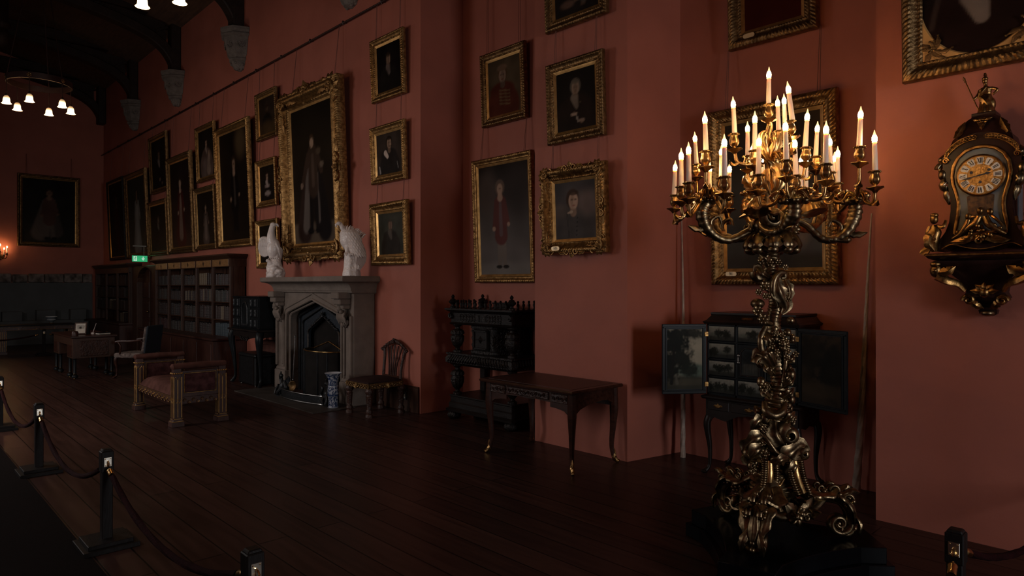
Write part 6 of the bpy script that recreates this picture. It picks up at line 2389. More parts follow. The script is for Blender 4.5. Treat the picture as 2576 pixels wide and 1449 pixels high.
# pierced arch bands either side of the top
for s in (-1, 1):
    pts = [(s * .03, .690), (s * .075, .683), (s * .12, .664), (s * .158, .633), (s * .183, .60), (s * .185, .565)]
    c = cr([(x, CF - .006, z) for x, z in pts], 6)
    mb = MB()
    mb.tube([p + Vector((0, 0, .012)) for p in c], .0042, n=6)
    mb.tube([p - Vector((s * .008, 0, .014)) for p in c], .0042, n=6)
    for i in range(0, len(c) - 1, 2):
        mb.rosette(c[i] - Vector((s * .004, 0, .001)), (0, -1, 0), .0115, 4)
    mb.scroll(c[-1] + Vector((-s * .004, 0, -.004)), (1, 0, 0), (0, 0, 1), .018, .005, 1.3, [.007, .005], n=6)
    mb.build('pierced_band', 'ormolu', ck)
    # shoulder mask and corner figure mounts
    mb = MB()
    mb.scroll((s * .205, CF + .03, .52), (s, -.5, 0), (0, 0, 1), .034, .01, 1.4, [.016, .009], n=8)
    mb.sph((s * .203, CF + .01, .48), (.024, .026, .034), 10, 8)
    mb.leaf([(s * .20, CF + .01, .46), (s * .205, CF - .01, .41), (s * .18, CF + .01, .36)], .026, (s, -1, 0), n=5, k=7)
    mb.leaf([(s * .20, CF + .02, .54), (s * .215, CF, .575), (s * .19, CF + .02, .61)], .02, (s, -1, 0), n=4, k=5)
    mb.leaf([(s * .185, CF + .02, .40), (s * .185, CF - .005, .35), (s * .165, CF + .01, .29)], .018, (s, -1, 0), n=4, k=5)
    mb.build('shoulder_mount', 'bronze_dark', ck, smooth=80)
    mb = MB()
    x = s * .238
    mb.tube(cr([(x, CF - .02, .0), (x + s * .006, CF - .035, .06), (x - s * .004, CF - .03, .12), (x, CF - .03, .165)], 6), [.018, .034, .036, .018], n=10)
    mb.sph((x, CF - .035, .20), (.024, .024, .03), 10, 8)
    mb.sph((x, CF - .03, .225), (.024, .024, .018), 8, 6)
    mb.tube(cr([(x + s * .025, CF - .03, .155), (x + s * .035, CF - .05, .11), (x + s * .0, CF - .07, .10)], 4), [.013, .011, .009], n=7)
    mb.tube(cr([(x - s * .02, CF - .03, .155), (x - s * .05, CF - .04, .15), (x - s * .06, CF - .02, .19)], 4), [.013, .011, .009], n=7)
    mb.leaf([(x, CF - .05, .13), (x + s * .02, CF - .075, .06), (x - s * .01, CF - .06, .0)], .03, (0, -1, 0), n=5, k=7)
    mb.leaf([(x + s * .02, CF - .02, .03), (x + s * .06, CF - .03, .0), (x + s * .08, CF - .03, -.012)], .022, (0, -1, .5), n=4, k=5)
    mb.build('corner_figure', 'ormolu', ck)
MB().tube(cr([(-.205, CF - .004, .015), (-.15, CF - .004, .04), (-.07, CF - .004, .018), (0, CF - .004, .008), (.07, CF - .004, .018), (.15, CF - .004, .04), (.205, CF - .004, .015)], 8), .006, n=6).build('base_moulding', 'ormolu', ck)
# reclining figure group in relief under the dial
mb = MB()
Y = CF - .03
mb.tube(cr([(-.095, Y, .10), (-.06, Y - .01, .13), (-.02, Y - .015, .16), (.0, Y - .01, .20)], 5), [.012, .018, .022, .018], n=9)
mb.sph((.005, Y - .01, .235), (.018, .018, .022), 9, 7)
mb.tube(cr([(.03, Y - .01, .20), (.05, Y - .015, .15), (.09, Y - .012, .115), (.13, Y, .09)], 5), [.018, .022, .016, .010], n=9)
mb.sph((.055, Y - .012, .225), (.018, .018, .022), 9, 7)
mb.sph((-.055, Y - .01, .205), (.018, .016, .02), 9, 7)
mb.tube(cr([(-.055, Y - .01, .185), (-.065, Y - .012, .15), (-.10, Y - .01, .10), (-.14, Y, .075)], 5), [.014, .018, .013, .008], n=9)
mb.tube(cr([(.055, Y, .21), (.085, Y - .01, .18), (.115, Y, .14)], 5), [.010, .009, .007], n=7)
mb.tube(cr([(-.055, Y, .19), (-.03, Y - .02, .20), (.0, Y - .02, .19)], 5), [.010, .009, .008], n=7)
random.seed(77)
for k in range(22):
    mb.sph((random.gauss(0, .05), Y - random.uniform(-.005, .02), random.uniform(.075, .15)), random.uniform(.008, .018), 7, 5)
for s in (-1, 1):
    for k in range(3):
        mb.leaf([(s * .02, Y, .09 - k * .01), (s * (.06 + .02 * k), Y - .015, .075 - .012 * k), (s * (.11 + .02 * k), Y, .075 - .01 * k)], .014, (0, -1, 0), n=4, k=5)
mb.scroll((0, Y - .01, .055), (1, 0, 0), (0, 0, 1), .022, .006, 1.4, [.009, .006], n=7)
mb.build('figure_relief', 'ormolu', ck)
# standing helmeted figure holding a spear
mb = MB()
z0 = .852
Yf = CF + .12
mb.lathe([(.045, 0), (.043, .012), (.035, .05), (.03, .09), (.026, .11)], (.005, Yf, z0), n=18, lobes=7, amp=.10)
mb.sph((.02, Yf + .01, z0 + .05), (.034, .03, .05), 12, 8)
mb.sph((.003, Yf, z0 + .125), (.031, .024, .036), 12, 9)
mb.sph((.003, Yf - .004, z0 + .145), (.034, .022, .018), 12, 8)
mb.tube([(.003, Yf, z0 + .155), (.0, Yf - .002, z0 + .185)], [.012, .010], n=9)
mb.sph((-.001, Yf - .004, z0 + .198), (.015, .017, .020), 12, 9)
mb.tube(cr([(.030, Yf, z0 + .150), (.062, Yf - .006, z0 + .132), (.040, Yf - .012, z0 + .105)], 5), [.011, .009, .007], n=8)
mb.tube(cr([(-.026, Yf, z0 + .148), (-.035, Yf - .01, z0 + .120), (-.05, Yf - .02, z0 + .095)], 5), [.011, .009, .008], n=8)
mb.sph((-.054, Yf - .022, z0 + .093), .009, 8, 6)
remeshed(mb, 'standing_figure', 'ormolu', ck, .0036, 2)
mb = MB()
mb.sph((-.001, Yf - .002, z0 + .212), (.017, .019, .013), 12, 8)
mb.tube(cr([(-.0, Yf - .024, z0 + .222), (0, Yf - .006, z0 + .242), (.0, Yf + .014, z0 + .232), (0, Yf + .02, z0 + .21)], 5), [.005, .007, .007, .004], n=7)
mb.build('helmet', 'ormolu', ck)
mb = MB()
mb.leaf([(-.03, Yf - .02, z0 + .11), (.0, Yf - .034, z0 + .075), (.03, Yf - .026, z0 + .02)], .02, (0, -1, 0), n=5, k=7, thick=.003)
mb.leaf([(.01, Yf - .022, z0 + .155), (-.012, Yf - .03, z0 + .125), (-.03, Yf - .024, z0 + .10)], .012, (0, -1, 0), n=4, k=5, thick=.003)
mb.build('drapery', 'ormolu', ck)
mb = MB()
mb.tube([(-.028, Yf - .015, z0 + .01), (-.100, Yf - .03, z0 + .215)], .0032, n=7)
mb.lathe([(.007, -.012), (.004, 0), (.008, .008), (.0, .03)], (-.101, Yf - .03, z0 + .217), n=8, axis=(-.33, -.07, .94))
mb.build('spear', 'ormolu', ck)
# right-hand glazed side
mb = MB()
mb.box((.176, CF + .11, .30), (.006, .12, .30))
mb.build('side_glass', 'blue_glass_panel', ck, smooth=0)

# ------------------------------------------------------------------ gilt-edged bench
bn = thing('window_bench', 'backless gilt-edged bench with rose velvet seat and low padded ends', 'bench', (2.87, 9.11, 0), WR)
LX, LY = .745, .255


def gothic_post(x, y, h, w=.085):
    """clustered square leg with gilt arrises, on a moulded base"""
    mb = MB()
    mb.box((x, y, .05 + (h - .05) / 2), (w, w, h - .05))
    mb.box((x, y, .03), (w + .055, w + .055, .06)).box((x, y, .075), (w + .035, w + .035, .03), taper=.85)
    leg = mb.build('leg', 'redwood', bn, smooth=0, bevel=.004)
    mb = MB()
    for sx in (-1, 1):
        for sy in (-1, 1):
            mb.box((x + sx * w / 2, y + sy * w / 2, .09 + (h - .17) / 2), (.010, .010, h - .20))
    for sx, sy in ((0, -1), (0, 1), (1, 0), (-1, 0)):
        mb.box((x + sx * w / 2, y + sy * w / 2, .09 + (h - .2) / 2), (.009 + .0 * abs(sy), .009, h - .24))
        for q in (-1, 1):      # lancet heads and the diamond half way up
            tx, ty = (q * w * .25, 0) if sy else (0, q * w * .25)
            cx_, cy_ = x + sx * (w / 2 + .001), y + sy * (w / 2 + .001)
            ax_ = Vector((1, 0, 0)) if sy else Vector((0, 1, 0))
            c0 = Vector((cx_, cy_, h - .13)) + ax_ * q * w * .25
            mb.tube([c0 - ax_ * w * .2, c0 + Vector((0, 0, .035)), c0 + ax_ * w * .2], .0035, n=5)
            c1 = Vector((cx_, cy_, .30)) + ax_ * q * w * .22
            mb.tube([c1 - ax_ * w * .22, c1 + Vector((0, 0, .028)), c1 + ax_ * w * .22, c1 - Vector((0, 0, .028)), c1 - ax_ * w * .22], .003, n=5)
        mb.box((x + sx * (w / 2 + .012), y + sy * (w / 2 + .012), .092), (w if sy else .006, w if sx else .006, .007))
        mb.box((x + sx * (w / 2 + .018), y + sy * (w / 2 + .018), .064), (w + .03 if sy else .006, w + .03 if sx else .006, .007))
    for k in range(4):
        for sx, sy in ((0, -1), (1, 0), (0, 1), (-1, 0)):
            t_ = (k - 1.5) * w * .27
            mb.sph((x + (t_ if sy else sx * (w / 2 + .008)), y + (t_ if sx else sy * (w / 2 + .008)), h - .055), .0105, 7, 5)
    mb.build('gilt_tracery', 'gilt_slip', leg, smooth=30)


for sx in (-1, 1):
    for sy in (-1, 1):
        gothic_post(sx * LX, sy * LY, .675)
    mb = MB()
    mb.box((sx * LX, 0, .49), (.06, .43, .31))
    mb.build('end_panel', 'redwood', bn, smooth=0, bevel=.004)
    for q in (-1, 1):
        p = MB().box((sx * LX + q * .034, 0, .50), (.014, .345, .215)).build('velvet_panel', 'velvet_panel', bn, smooth=0, bevel=.006)
        mb = MB()
        xx = sx * LX + q * .042
        for a, b in (((-.18, .385), (.18, .385)), ((.18, .385), (.18, .615)), ((.18, .615), (-.18, .615)), ((-.18, .615), (-.18, .385))):
            mb.tube([(xx, *a), (xx, *b)], .005, n=6)
        mb.build('gilt_border', 'gilt', p, smooth=30)
    mb = MB()
    mb.tube([(sx * LX, -.315, .685), (sx * LX, -.30, .695), (sx * LX, 0, .70), (sx * LX, .30, .695), (sx * LX, .315, .685)], [.03, .052, .055, .052, .03], n=14, flat=.72, up=(1, 0, 0))
    mb.build('padded_rail', 'velvet_pink', bn)
mb = MB()
for y in (-LY, LY):
    mb.box((0, y, .295), (2 * LX, .04, .085))
for x in (-LX, LX):
    mb.box((x, 0, .295), (.04, 2 * LY, .085))
mb.build('seat_rail', 'redwood', bn, smooth=0, bevel=.004)
mb = MB()
for k in range(22):
    x = -LX + .075 + k * (2 * LX - .15) / 21
    mb.scroll((x, -LY - .021, .287 + .010 * (-1) ** k), (1, 0, 0), (0, 0, 1), .021, .005, 1.15 * (-1) ** k, [.0055, .004], n=5, steps=10)
for s in (-1, 1):
    for k in range(8):
        y = -LY + .08 + k * (2 * LY - .16) / 7
        mb.scroll((s * (LX + .021), y, .287 + .010 * (-1) ** k), (0, 1, 0), (0, 0, 1), .021, .005, 1.15 * (-1) ** k, [.0055, .004], n=5, steps=10)
mb.box((0, -LY - .021, .332), (2 * LX - .1, .006, .008))
mb.build('gilt_foliage', 'gilt', bn, smooth=40)
mb = MB()
vs, fs = [], []
NX, NY = 26, 14
for j in range(NY + 1):
    for i in range(NX + 1):
        u, v = i / NX * 2 - 1, j / NY * 2 - 1
        vs.append((u * (LX - .035), v * (LY + .005), .335 + .125 * (1 - abs(u) ** 8) ** .5 * (1 - abs(v) ** 5) ** .5))
for j in range(NY):
    for i in range(NX):
        a = j * (NX + 1) + i
        fs.append((a, a + 1, a + NX + 2, a + NX + 1))
mb.add(vs, fs)
mb.span((-LX + .035, -LY, .32), (LX - .035, LY, .337))
mb.build('seat_cushion', 'velvet_pink', bn, smooth=60)

# ------------------------------------------------------------------ carved black cabinet on cabriole stand, with what stands under it
cs = thing('cabinet_on_stand', 'small black carved cabinet on a tall cabriole stand, left of the fireplace', 'cabinet', (5.06, 11.05, 0), WR)
mb = MB()
rect_stack(mb, [(.545, -.545, .925), (.55, -.55, .94), (.53, -.53, .95), (.53, -.53, 1.44), (.545, -.545, 1.45), (.545, -.545, 1.465)])
mb.build('body', 'lacquer', cs, smooth=20)
for i in range(3):
    for j in range(3):
        if i == 1:
            continue
        cx, cz = (-.35, 0, .35)[i], 1.03 + .165 * j
        d = MB().box((cx, -.537, cz), (.27, .02, .14)).build('drawer', 'lacquer', cs, smooth=0, bevel=.005)
        mb = MB()
        for q in (-1, 1):
            mb.lathe([(.018, -.055), (.024, -.03), (.014, 0), (.024, .03), (.018, .055)], (cx + q * .08, -.552, cz), n=10)
        mb.build('turned_mount', 'iron', d)
d = MB().box((0, -.537, 1.195), (.34, .02, .47)).build('door', 'lacquer', cs, smooth=0, bevel=.005)
mb = MB()
mb.tube([(-.11, -.55, 1.0), (-.11, -.55, 1.27), (-.06, -.55, 1.35), (0, -.55, 1.37), (.06, -.55, 1.35), (.11, -.55, 1.27), (.11, -.55, 1.0)], .016, n=7)
mb.box((0, -.55, 1.0), (.26, .03, .03))
mb.build('arch_moulding', 'iron', d)
mb = MB()
rect_stack(mb, [(.56, -.56, .885), (.60, -.60, .90), (.60, -.60, .925)])
ed = [(-.54, .74), (-.48, .79), (-.36, .80), (-.2, .775), (-.1, .76), (0, .745), (.1, .76), (.2, .775), (.36, .80), (.48, .79), (.54, .74)]
mb.poly([(x, -.55, z) for x, z in ed] + [(.54, -.55, .89), (-.54, -.55, .89)], (0, .03, 0))
mb.poly([(.55, y, z) for y, z in ((-.54, .74), (-.46, .80), (-.25, .81), (-.08, .80), (-.02, .74), (-.02, .89), (-.54, .89))], (-.03, 0, 0))
mb.build('stand_frame', 'lacquer_brown', cs, smooth=20)
mb = MB()
for k in range(9):
    x = (k - 4) * .03
    mb.sph((x, -.565, .765 + .02 * math.cos(k * 2)), .016, 7, 5)
for s in (-1, 1):
    mb.scroll((s * .13, -.56, .775), (s, 0, 0), (0, 0, 1), .03, .008, 1.3, [.012, .007], n=6)
mb.build('carved_shell', 'ebony_carved', cs)
for sx in (-1, 1):
    for sy in (-1, 1):
        mb = MB()
        y = -.52 if sy < 0 else -.06
        cabriole(mb, sx * .53, y, .90, sx * .7, sy * .7 if sy < 0 else .1, r=(.06, .062, .034, .024, .034), out=(-.01, .035, -.01, -.03, .03), n=10)
        mb.build('leg', 'lacquer', cs)

tr_ = thing('black_trunk', 'black leather trunk standing on the floor under the cabriole stand', 'trunk', (4.70, 11.0, 0), WR)
MB().box((0, 0, .25), (.66, .36, .46)).build('body', 'leather', tr_, smooth=0, bevel=.02, )
MB().box((0, 0, .50), (.68, .38, .06), taper=.96).build('lid', 'leather', tr_, smooth=0, bevel=.02)
mb = MB()
for x in (-.28, .28):
    mb.box((x, -.185, .26), (.03, .012, .46))
mb.build('strap', 'lacquer_brown', tr_, smooth=0)
for sx in (-1, 1):
    for sy in (-1, 1):
        MB().sph((sx * .28, sy * .14, .016), (.028, .028, .02), 8, 6).build('caster', 'steel', tr_)
pk = thing('pink_chair', 'rose pink upholstered chair back showing between the black trunk and the fireplace', 'chair', (4.93, 10.74, 0), R(-120))
pk.location = (4.99, 11.18, 0)
pk.rotation_euler.z = WR
mb = MB()
mb.tube(cr([(-.28, 0, .50), (-.26, 0, .62), (-.14, 0, .66), (.14, 0, .66), (.26, 0, .62), (.28, 0, .50)], 6), [.045, .045, .05, .05, .045, .045], n=12, flat=1)
mb.span((-.28, -.03, .32), (.28, .03, .66))
mb.build('backrest', 'velvet_pink', pk, smooth=50)
MB().span((-.28, -.055, .27), (.28, .06, .40)).build('seat', 'velvet_pink', pk, smooth=0, bevel=.03, seg=2)
for x in (-.24, .24):
    for y in (-.03, .04):
        MB().tube([(x, y, .30), (x, y, .0)], [.02, .014], n=8).build('leg', 'walnut', pk)

# ------------------------------------------------------------------ bookcases, arched door, books
BX = 4.83
bc = thing('tall_bookcase', 'long glazed-front height oak bookcase with open shelves and pale carved frieze', 'bookcase', (XW - .01, 14.68, 0), WR)
bc['label'] = 'long brown oak bookcase of five bays with a pale pierced frieze'
y0, y1 = 12.46, 16.90
half = (y1 - y0) / 2
dep = XW - .01 - BX
mb = MB()
mb.span((-half, -dep, .66), (-half + .04, 0, 2.0)).span((half - .04, -dep, .66), (half, 0, 2.0)).span((-half, -.02, .66), (half, 0, 2.0))
mb.build('carcass', 'walnut', bc, smooth=0)
mb = MB()
rect_stack(mb, [(half + .04, -.62, 0), (half + .04, -.62, .10), (half + .02, -.60, .12), (half + .02, -.60, .62), (half + .06, -.64, .65), (half + .06, -.64, .68)])
mb.build('base_cupboard', 'redwood', bc, smooth=20)
for k in range(6):
    w_ = 2 * half / 6
    MB().box((-half + w_ * (k + .5), -.607, .37), (w_ - .12, .014, .42)).build('cupboard_panel', 'redwood', bc, smooth=0, bevel=.012)
rect = MB()
rect_stack(rect, [(half + .01, -dep - .01, 1.99), (half + .01, -dep - .01, 2.14), (half + .03, -dep - .03, 2.15), (half + .08, -dep - .10, 2.20), (half + .08, -dep - .10, 2.225)])
rect.build('cornice', 'walnut', bc, smooth=20)
bays = 5
wb = 2 * half / bays
ups = [-half + .03 + (2 * half - .06) * k / bays for k in range(bays + 1)]
for x in ups:
    mb = MB().box((x, -dep + .02, 1.34), (.075, .05, 1.33)).box((x, -dep - .008, 1.34), (.025, .012, 1.30))
    mb.build('upright', 'walnut', bc, smooth=0, bevel=.006)
for k in range(bays):
    xc = (ups[k] + ups[k + 1]) / 2
    f = MB().box((xc, -dep - .014, 2.065), (wb - .10, .012, .13)).build('frieze_panel', 'oak_pale', bc, smooth=0, bevel=.004)
    mb = MB()
    for q in range(4):
        a = q * PI / 2 + PI / 2
        mb.sph((xc + .014 * math.cos(a), -dep - .021, 2.065 + .028 * math.sin(a)), (.014, .003, .022), 8, 5)
    mb.build('pierced_flower', 'soot', f)
SH = [.685, 1.0, 1.335, 1.655, 1.97]
for z in SH[:-1]:
    MB().span((-half + .04, -dep + .01, z - .02), (half - .04, -.02, z)).build('shelf', 'walnut', bc, smooth=0, bevel=.003)

BOOKM = []
for i, c in enumerate(((.026, .011, .008), (.018, .008, .0065), (.035, .02, .013), (.015, .010, .009), (.032, .009, .008), (.011, .013, .011), (.085, .06, .036), (.023, .017, .013))):
    BOOKM.append(mat('leather_binding_%d' % i, c, .5, var=.3, scale=12, bump=.1, bscale=40))
BOOKM.append(mat('vellum_binding', (.13, .095, .06), .6, var=.3, scale=12))
BOOKM.append(mat('blue_cloth_binding', (.035, .05, .06), .6, var=.2, scale=12))


def book_proto(mi):
    mb = MB()
    n = 6
    prof_ = []
    for k in range(n + 1):
        a = PI * k / n
        prof_.append((-.5 * math.cos(a), -.06 * math.sin(a)))
    mb.poly([(x, y, 0) for x, y in prof_] + [(.5, 1, 0), (-.5, 1, 0)], (0, 0, 1))
    for z in (.1, .28, .5, .72, .9):
        mb.tube([(x * 1.02, y * 1.25 - .006, z) for x, y in prof_], .012, n=5)
    mb.m = Matrix.Identity(4)
    return mb.build('book', BOOKM[mi], None, smooth=30)


PROTO = {}


def book(mi, loc, w, d, h, rotz, label, group, lean=0.0):
    if mi not in PROTO:
        o = book_proto(mi)
        PROTO[mi] = o
    else:
        o = PROTO[mi].copy()
        COL.objects.link(o)
    o.location = loc
    o.scale = (w, d, h)
    o.rotation_euler = (0, lean, rotz)
    tag(o, label, 'book', group)


ordin = ['lowest', 'second', 'third', 'top']
bayn = ['bay nearest the arched door', 'bay second from the arched door', 'middle bay', 'bay second from the fireplace', 'bay nearest the fireplace']
random.seed(44)
for k in range(bays):
    for r in range(4):
        x = ups[k] + .045
        end = ups[k + 1] - .045
        z = SH[r]
        hmax = SH[r + 1] - z - .05
        base_m = random.choice((0, 1, 3, 4, 7, 1))
        hh = hmax * random.uniform(.72, .95)
        special = None
        if (k, r) == (3, 3):
            special = 8
        if (k, r) == (4, 1 - 1):
            special = 9
        n_ = 0
        while x < end - .03 and n_ < 13:
            w_ = random.uniform(.05, .082)
            if special is not None:
                w_ = random.uniform(.09, .12)
            if x + w_ > end:
                break
            mi = base_m if random.random() < .7 else random.choice((0, 1, 2, 3, 4, 5, 7))
            if special == 8 and n_ < 4:
                mi = 8
            if special == 9:
                mi = 9
            if (k, r) in ((4, 1), (3, 2), (2, 2)) and random.random() < .35:
                mi = random.choice((6, 8))
            h_ = hh * random.uniform(.93, 1.0)
            g = 'books on the %s shelf of the %s' % (ordin[r], bayn[k])
            book(mi, (XW - .01 - dep + .045, 14.68 - (x + w_ / 2), z + .0005), w_ * .96, .2, h_, WR, 'leather book, %s shelf, %s of the long bookcase' % (ordin[r], bayn[k]), g)
            x += w_
            n_ += 1

# arched door between the two bookcases
dm = [(-.66, 0), (-.66, 1.72)] + [(-.66 * math.cos(PI * k / 10), 1.72 + .36 * math.sin(PI * k / 10)) for k in range(1, 10)] + [(.66, 1.72), (.66, 0)]
DYc = 17.98
mb = MB()
o2 = [(-1.04, 0), (-1.04, 2.12), (1.04, 2.12), (1.04, 0)]
mb.poly([(x, 0, z) for x, z in o2 + dm[::-1]], (0, .16, 0))
structure(mb.build('trim_3', 'walnut', loc=(4.90, DYc, 0), rotz=WR, smooth=0, bevel=.01))
door = MB()
door.poly([(x * .995, 0, z * .998 + .003) for x, z in dm], (0, .05, 0))
dr_ = structure(door.build('door_1', 'redwood', loc=(5.03, DYc, 0), rotz=WR, smooth=0))
for x in (-.33, .33):
    for z0, z1 in ((.12, .75), (.85, 1.25), (1.33, 1.72)):
        MB().box((x, -.008, (z0 + z1) / 2), (.5, .016, z1 - z0)).build('door_panel', 'redwood', dr_, smooth=0, bevel=.012)
MB().box((0, -.012, 1.0), (.04, .024, 2.0)).build('door_stile', 'walnut', dr_, smooth=0, bevel=.005)
MB().sph((-.08, -.05, 1.0), .03, 10, 8).build('door_handle', 'brass', dr_)

# second bookcase, in the far corner
b2 = thing('corner_bookcase', 'dark oak bookcase of three bays in the far corner beyond the arched door', 'bookcase', (XW - .01, 20.80, 0), WR)
hf = 1.72
mb = MB()
mb.span((-hf, -dep, .66), (-hf + .04, 0, 2.0)).span((hf - .04, -dep, .66), (hf, 0, 2.0)).span((-hf, -.02, .66), (hf, 0, 2.0))
mb.build('carcass', 'walnut', b2, smooth=0)
mb = MB()
rect_stack(mb, [(hf + .02, -.5, 0), (hf + .02, -.5, .62), (hf + .04, -.52, .65), (hf + .04, -.52, .68)])
mb.build('base_cupboard', 'redwood', b2, smooth=20)
mb = MB()
rect_stack(mb, [(hf + .01, -dep - .01, 1.96), (hf + .01, -dep - .01, 2.10), (hf + .06, -dep - .08, 2.18), (hf + .06, -dep - .08, 2.21)])
mb.build('cornice', 'walnut', b2, smooth=20)
u2 = [-hf + .03 + (2 * hf - .06) * k / 3 for k in range(4)]
for x in u2:
    MB().box((x, -dep + .02, 1.33), (.08, .05, 1.3)).build('upright', 'walnut', b2, smooth=0, bevel=.006)
for z in SH[:-1]:
    MB().span((-hf + .04, -dep + .01, z - .02), (hf - .04, -.02, z)).build('shelf', 'walnut', b2, smooth=0)
b3 = ['far bay', 'middle bay', 'bay beside the arched door']
for k in range(3):
    for r in range(4):
        if (k, r) in ((0, 0), (0, 3), (1, 0)):
            continue
        x = u2[k] + .07
        n_ = 0
        while x < u2[k + 1] - .15 and n_ < 7:
            w_ = random.uniform(.06, .10)
            mi = random.choice((1, 3, 0, 7))
            if (k, r) in ((1, 1), (2, 0)) and n_ in (2, 4):
                mi = 8
            book(mi, (XW - .01 - dep + .045, 20.80 - (x + w_ / 2), SH[r] + .0005), w_ * .95, .2, .27 * random.uniform(.8, 1), WR,
                 'old book on the %s shelf of the %s, corner bookcase' % (ordin[r], b3[k]), 'corner bookcase books, %s shelf, %s' % (ordin[r], b3[k]))
            x += w_
            n_ += 1

# illuminated exit sign on a hanger above the door
ex = thing('exit_sign', 'green lit exit sign with a running figure and a downward arrow', 'sign', (4.82, 18.1, 2.215), R(4))
MB().box((0, .02, .078), (.36, .04, .16)).build('case', 'black_plastic', ex, smooth=0, bevel=.003)
MB().box((0, -.002, .078), (.345, .006, .145)).build('panel', 'exit_green', ex, smooth=0)
mb = MB()
mb.box((-.105, -.0065, .078), (.075, .004, .115))
mb.build('door_symbol', 'exit_white', ex, smooth=0)
mb = MB()
y = -.0095
mb.sph((-.098, y, .118), (.010, .002, .010), 8, 5)
for a, b, r in (((-.10, .106), (-.108, .078), .007), ((-.108, .078), (-.092, .062), .006), ((-.092, .062), (-.10, .038), .005), ((-.108, .078), (-.125, .06), .006), ((-.125, .06), (-.138, .05), .005),
                ((-.10, .102), (-.085, .09), .005), ((-.085, .09), (-.075, .098), .004), ((-.102, .102), (-.12, .094), .005), ((-.12, .094), (-.124, .08), .004)):
    mb.tube([(a[0], y, a[1]), (b[0], y, b[1])], r, n=6, flat=.3, up=(0, 0, 1) if abs(a[0] - b[0]) > abs(a[1] - b[1]) else (1, 0, 0))
mb.build('running_figure', 'exit_green', ex, smooth=30)
mb = MB()
for p in ([(.065, .128), (.085, .128), (.085, .07), (.065, .07)], [(.038, .082), (.075, .030), (.075, .055), (.052, .094)], [(.112, .082), (.075, .030), (.075, .055), (.098, .094)]):
    mb.poly([(x, -.0085, z) for x, z in p], (0, .004, 0))
mb.build('arrow', 'exit_white', ex, smooth=0)
mb = MB()
mb.box((.10, .02, .27), (.012, .012, .24)).box((.0, .02, .385), (.30, .03, .03))
mb.build('hanger', 'grey_metal', ex, smooth=0)
mb = MB()
mb.tube([(0, .03, .385), (.12, .28, .385)], .012, n=6)
mb.build('wall_arm', 'grey_metal', ex)
ex_l = point('exit_sign_light', (4.80, 17.95, 2.22), .25, (.35, 1, .6), .05)

# ------------------------------------------------------------------ writing desk, what lies on it, its armchair
dk = thing('writing_desk', 'dark pedestal writing desk on eight turned legs in the middle of the hall', 'desk', (2.93, 14.58, 0), 0)
DX, DY2 = .325, .82
mb = MB()
rect_stack(mb, [(DX + .0, -DY2 - .0, .71), (DX + .03, -DY2 - .03, .725), (DX + .03, -DY2 - .03, .75)], back=DY2 + .03)
mb.build('top', 'mahogany', dk, smooth=20)
MB().span((-DX, -DY2, .58), (DX, DY2, .712)).build('frieze', 'walnut', dk, smooth=0, bevel=.004)
for s in (-1, 1):
    yc = s * (DY2 - .23)
    p = MB().span((-DX, yc - .23, .36), (DX, yc + .23, .59)).build('pedestal', 'walnut', dk, smooth=0, bevel=.004)
    if s < 0:
        MB().box((0, yc - .236, .53), (.44, .014, .27)).build('carved_panel', 'mahogany_carved', p, smooth=0, bevel=.008)
    for sx in (-1, 1):
        MB().box((sx * (DX + .004), yc, .49), (.012, .34, .2)).build('side_panel', 'mahogany', p, smooth=0, bevel=.006)
        for sy in (-1, 1):
            mb = MB()
            mb.lathe([(.025, .012), (.045, .02), (.052, .045), (.04, .07), (.022, .078), (.03, .09), (.024, .10), (.024, .34), (.034, .35), (.034, .365)], (sx * (DX - .04), yc + sy * .185, 0), n=16)
            leg = mb.build('leg', 'lacquer', dk)
            MB().lathe([(.018, 0), (.022, .006), (.018, .014)], (sx * (DX - .04), yc + sy * .185, 0), n=10).build('caster', 'brass', leg)
            MB().lathe([(.025, .085), (.031, .09), (.025, .098)], (sx * (DX - .04), yc + sy * .185, 0), n=14).build('brass_collar', 'brass', leg)

ph = thing('photograph_frame', 'photograph in a stand-up frame on the near end of the writing desk', 'photo frame', (2.80, 14.18, .752), R(-25))
MB().box((0, .03, .11), (.19, .014, .22), rx=R(-14)).build('frame', 'walnut', ph, smooth=0, bevel=.004)
painted('picture', MB().box((0, .0235, .112), (.15, .004, .175), rx=R(-14)).build('mount', 'paper', ph, smooth=0), .10, .12,
        [('g', (.3, .27, .23), (.2, .18, .15)), ('e', .5, .6, .18, .2, (.05, .04, .035), .4, 1)], .012, 5, 'panel_paint', origin=(0, .0195, .112))
MB().box((0, .085, .085), (.05, .006, .17), rx=R(22)).build('easel_back', 'walnut', ph, smooth=0)
bk_ = thing('standing_box_file', 'dark upright file standing behind the photograph on the writing desk', 'file', (2.93, 14.28, .752), R(-20))
MB().box((0, 0, .12), (.07, .18, .24)).build('body', 'leather', bk_, smooth=0, bevel=.006)
pp = thing('letter_rack_pen', 'slanting ivory paper knife propped on the writing desk', 'paper knife', (3.02, 14.2, .752), R(10))
mb = MB()
mb.tube([(-.02, 0, .02), (.045, .02, .19)], [.006, .004], n=6)
mb.lathe([(.03, 0), (.03, .02), (.02, .03)], (-.02, 0, 0), n=12)
mb.build('blade_and_stand', 'porcelain_smooth', pp)
nb = thing('ledger', 'dark ledger with pale page edge lying flat on the writing desk', 'book', (3.12, 14.0, .752), R(15))
MB().box((0, 0, .03), (.2, .14, .012)).box((0, 0, .002), (.2, .14, .004)).build('cover', 'leather', nb, smooth=0)
MB().box((0, -.002, .014), (.19, .132, .02)).build('pages', 'paper', nb, smooth=0)
cb_ = thing('domed_inkstand', 'small domed wooden box at the left corner of the writing desk', 'box', (2.68, 13.98, .752), 0)
MB().lathe([(.055, 0), (.055, .05), (.045, .075), (.0, .085)], n=16).build('body', 'mahogany', cb_)

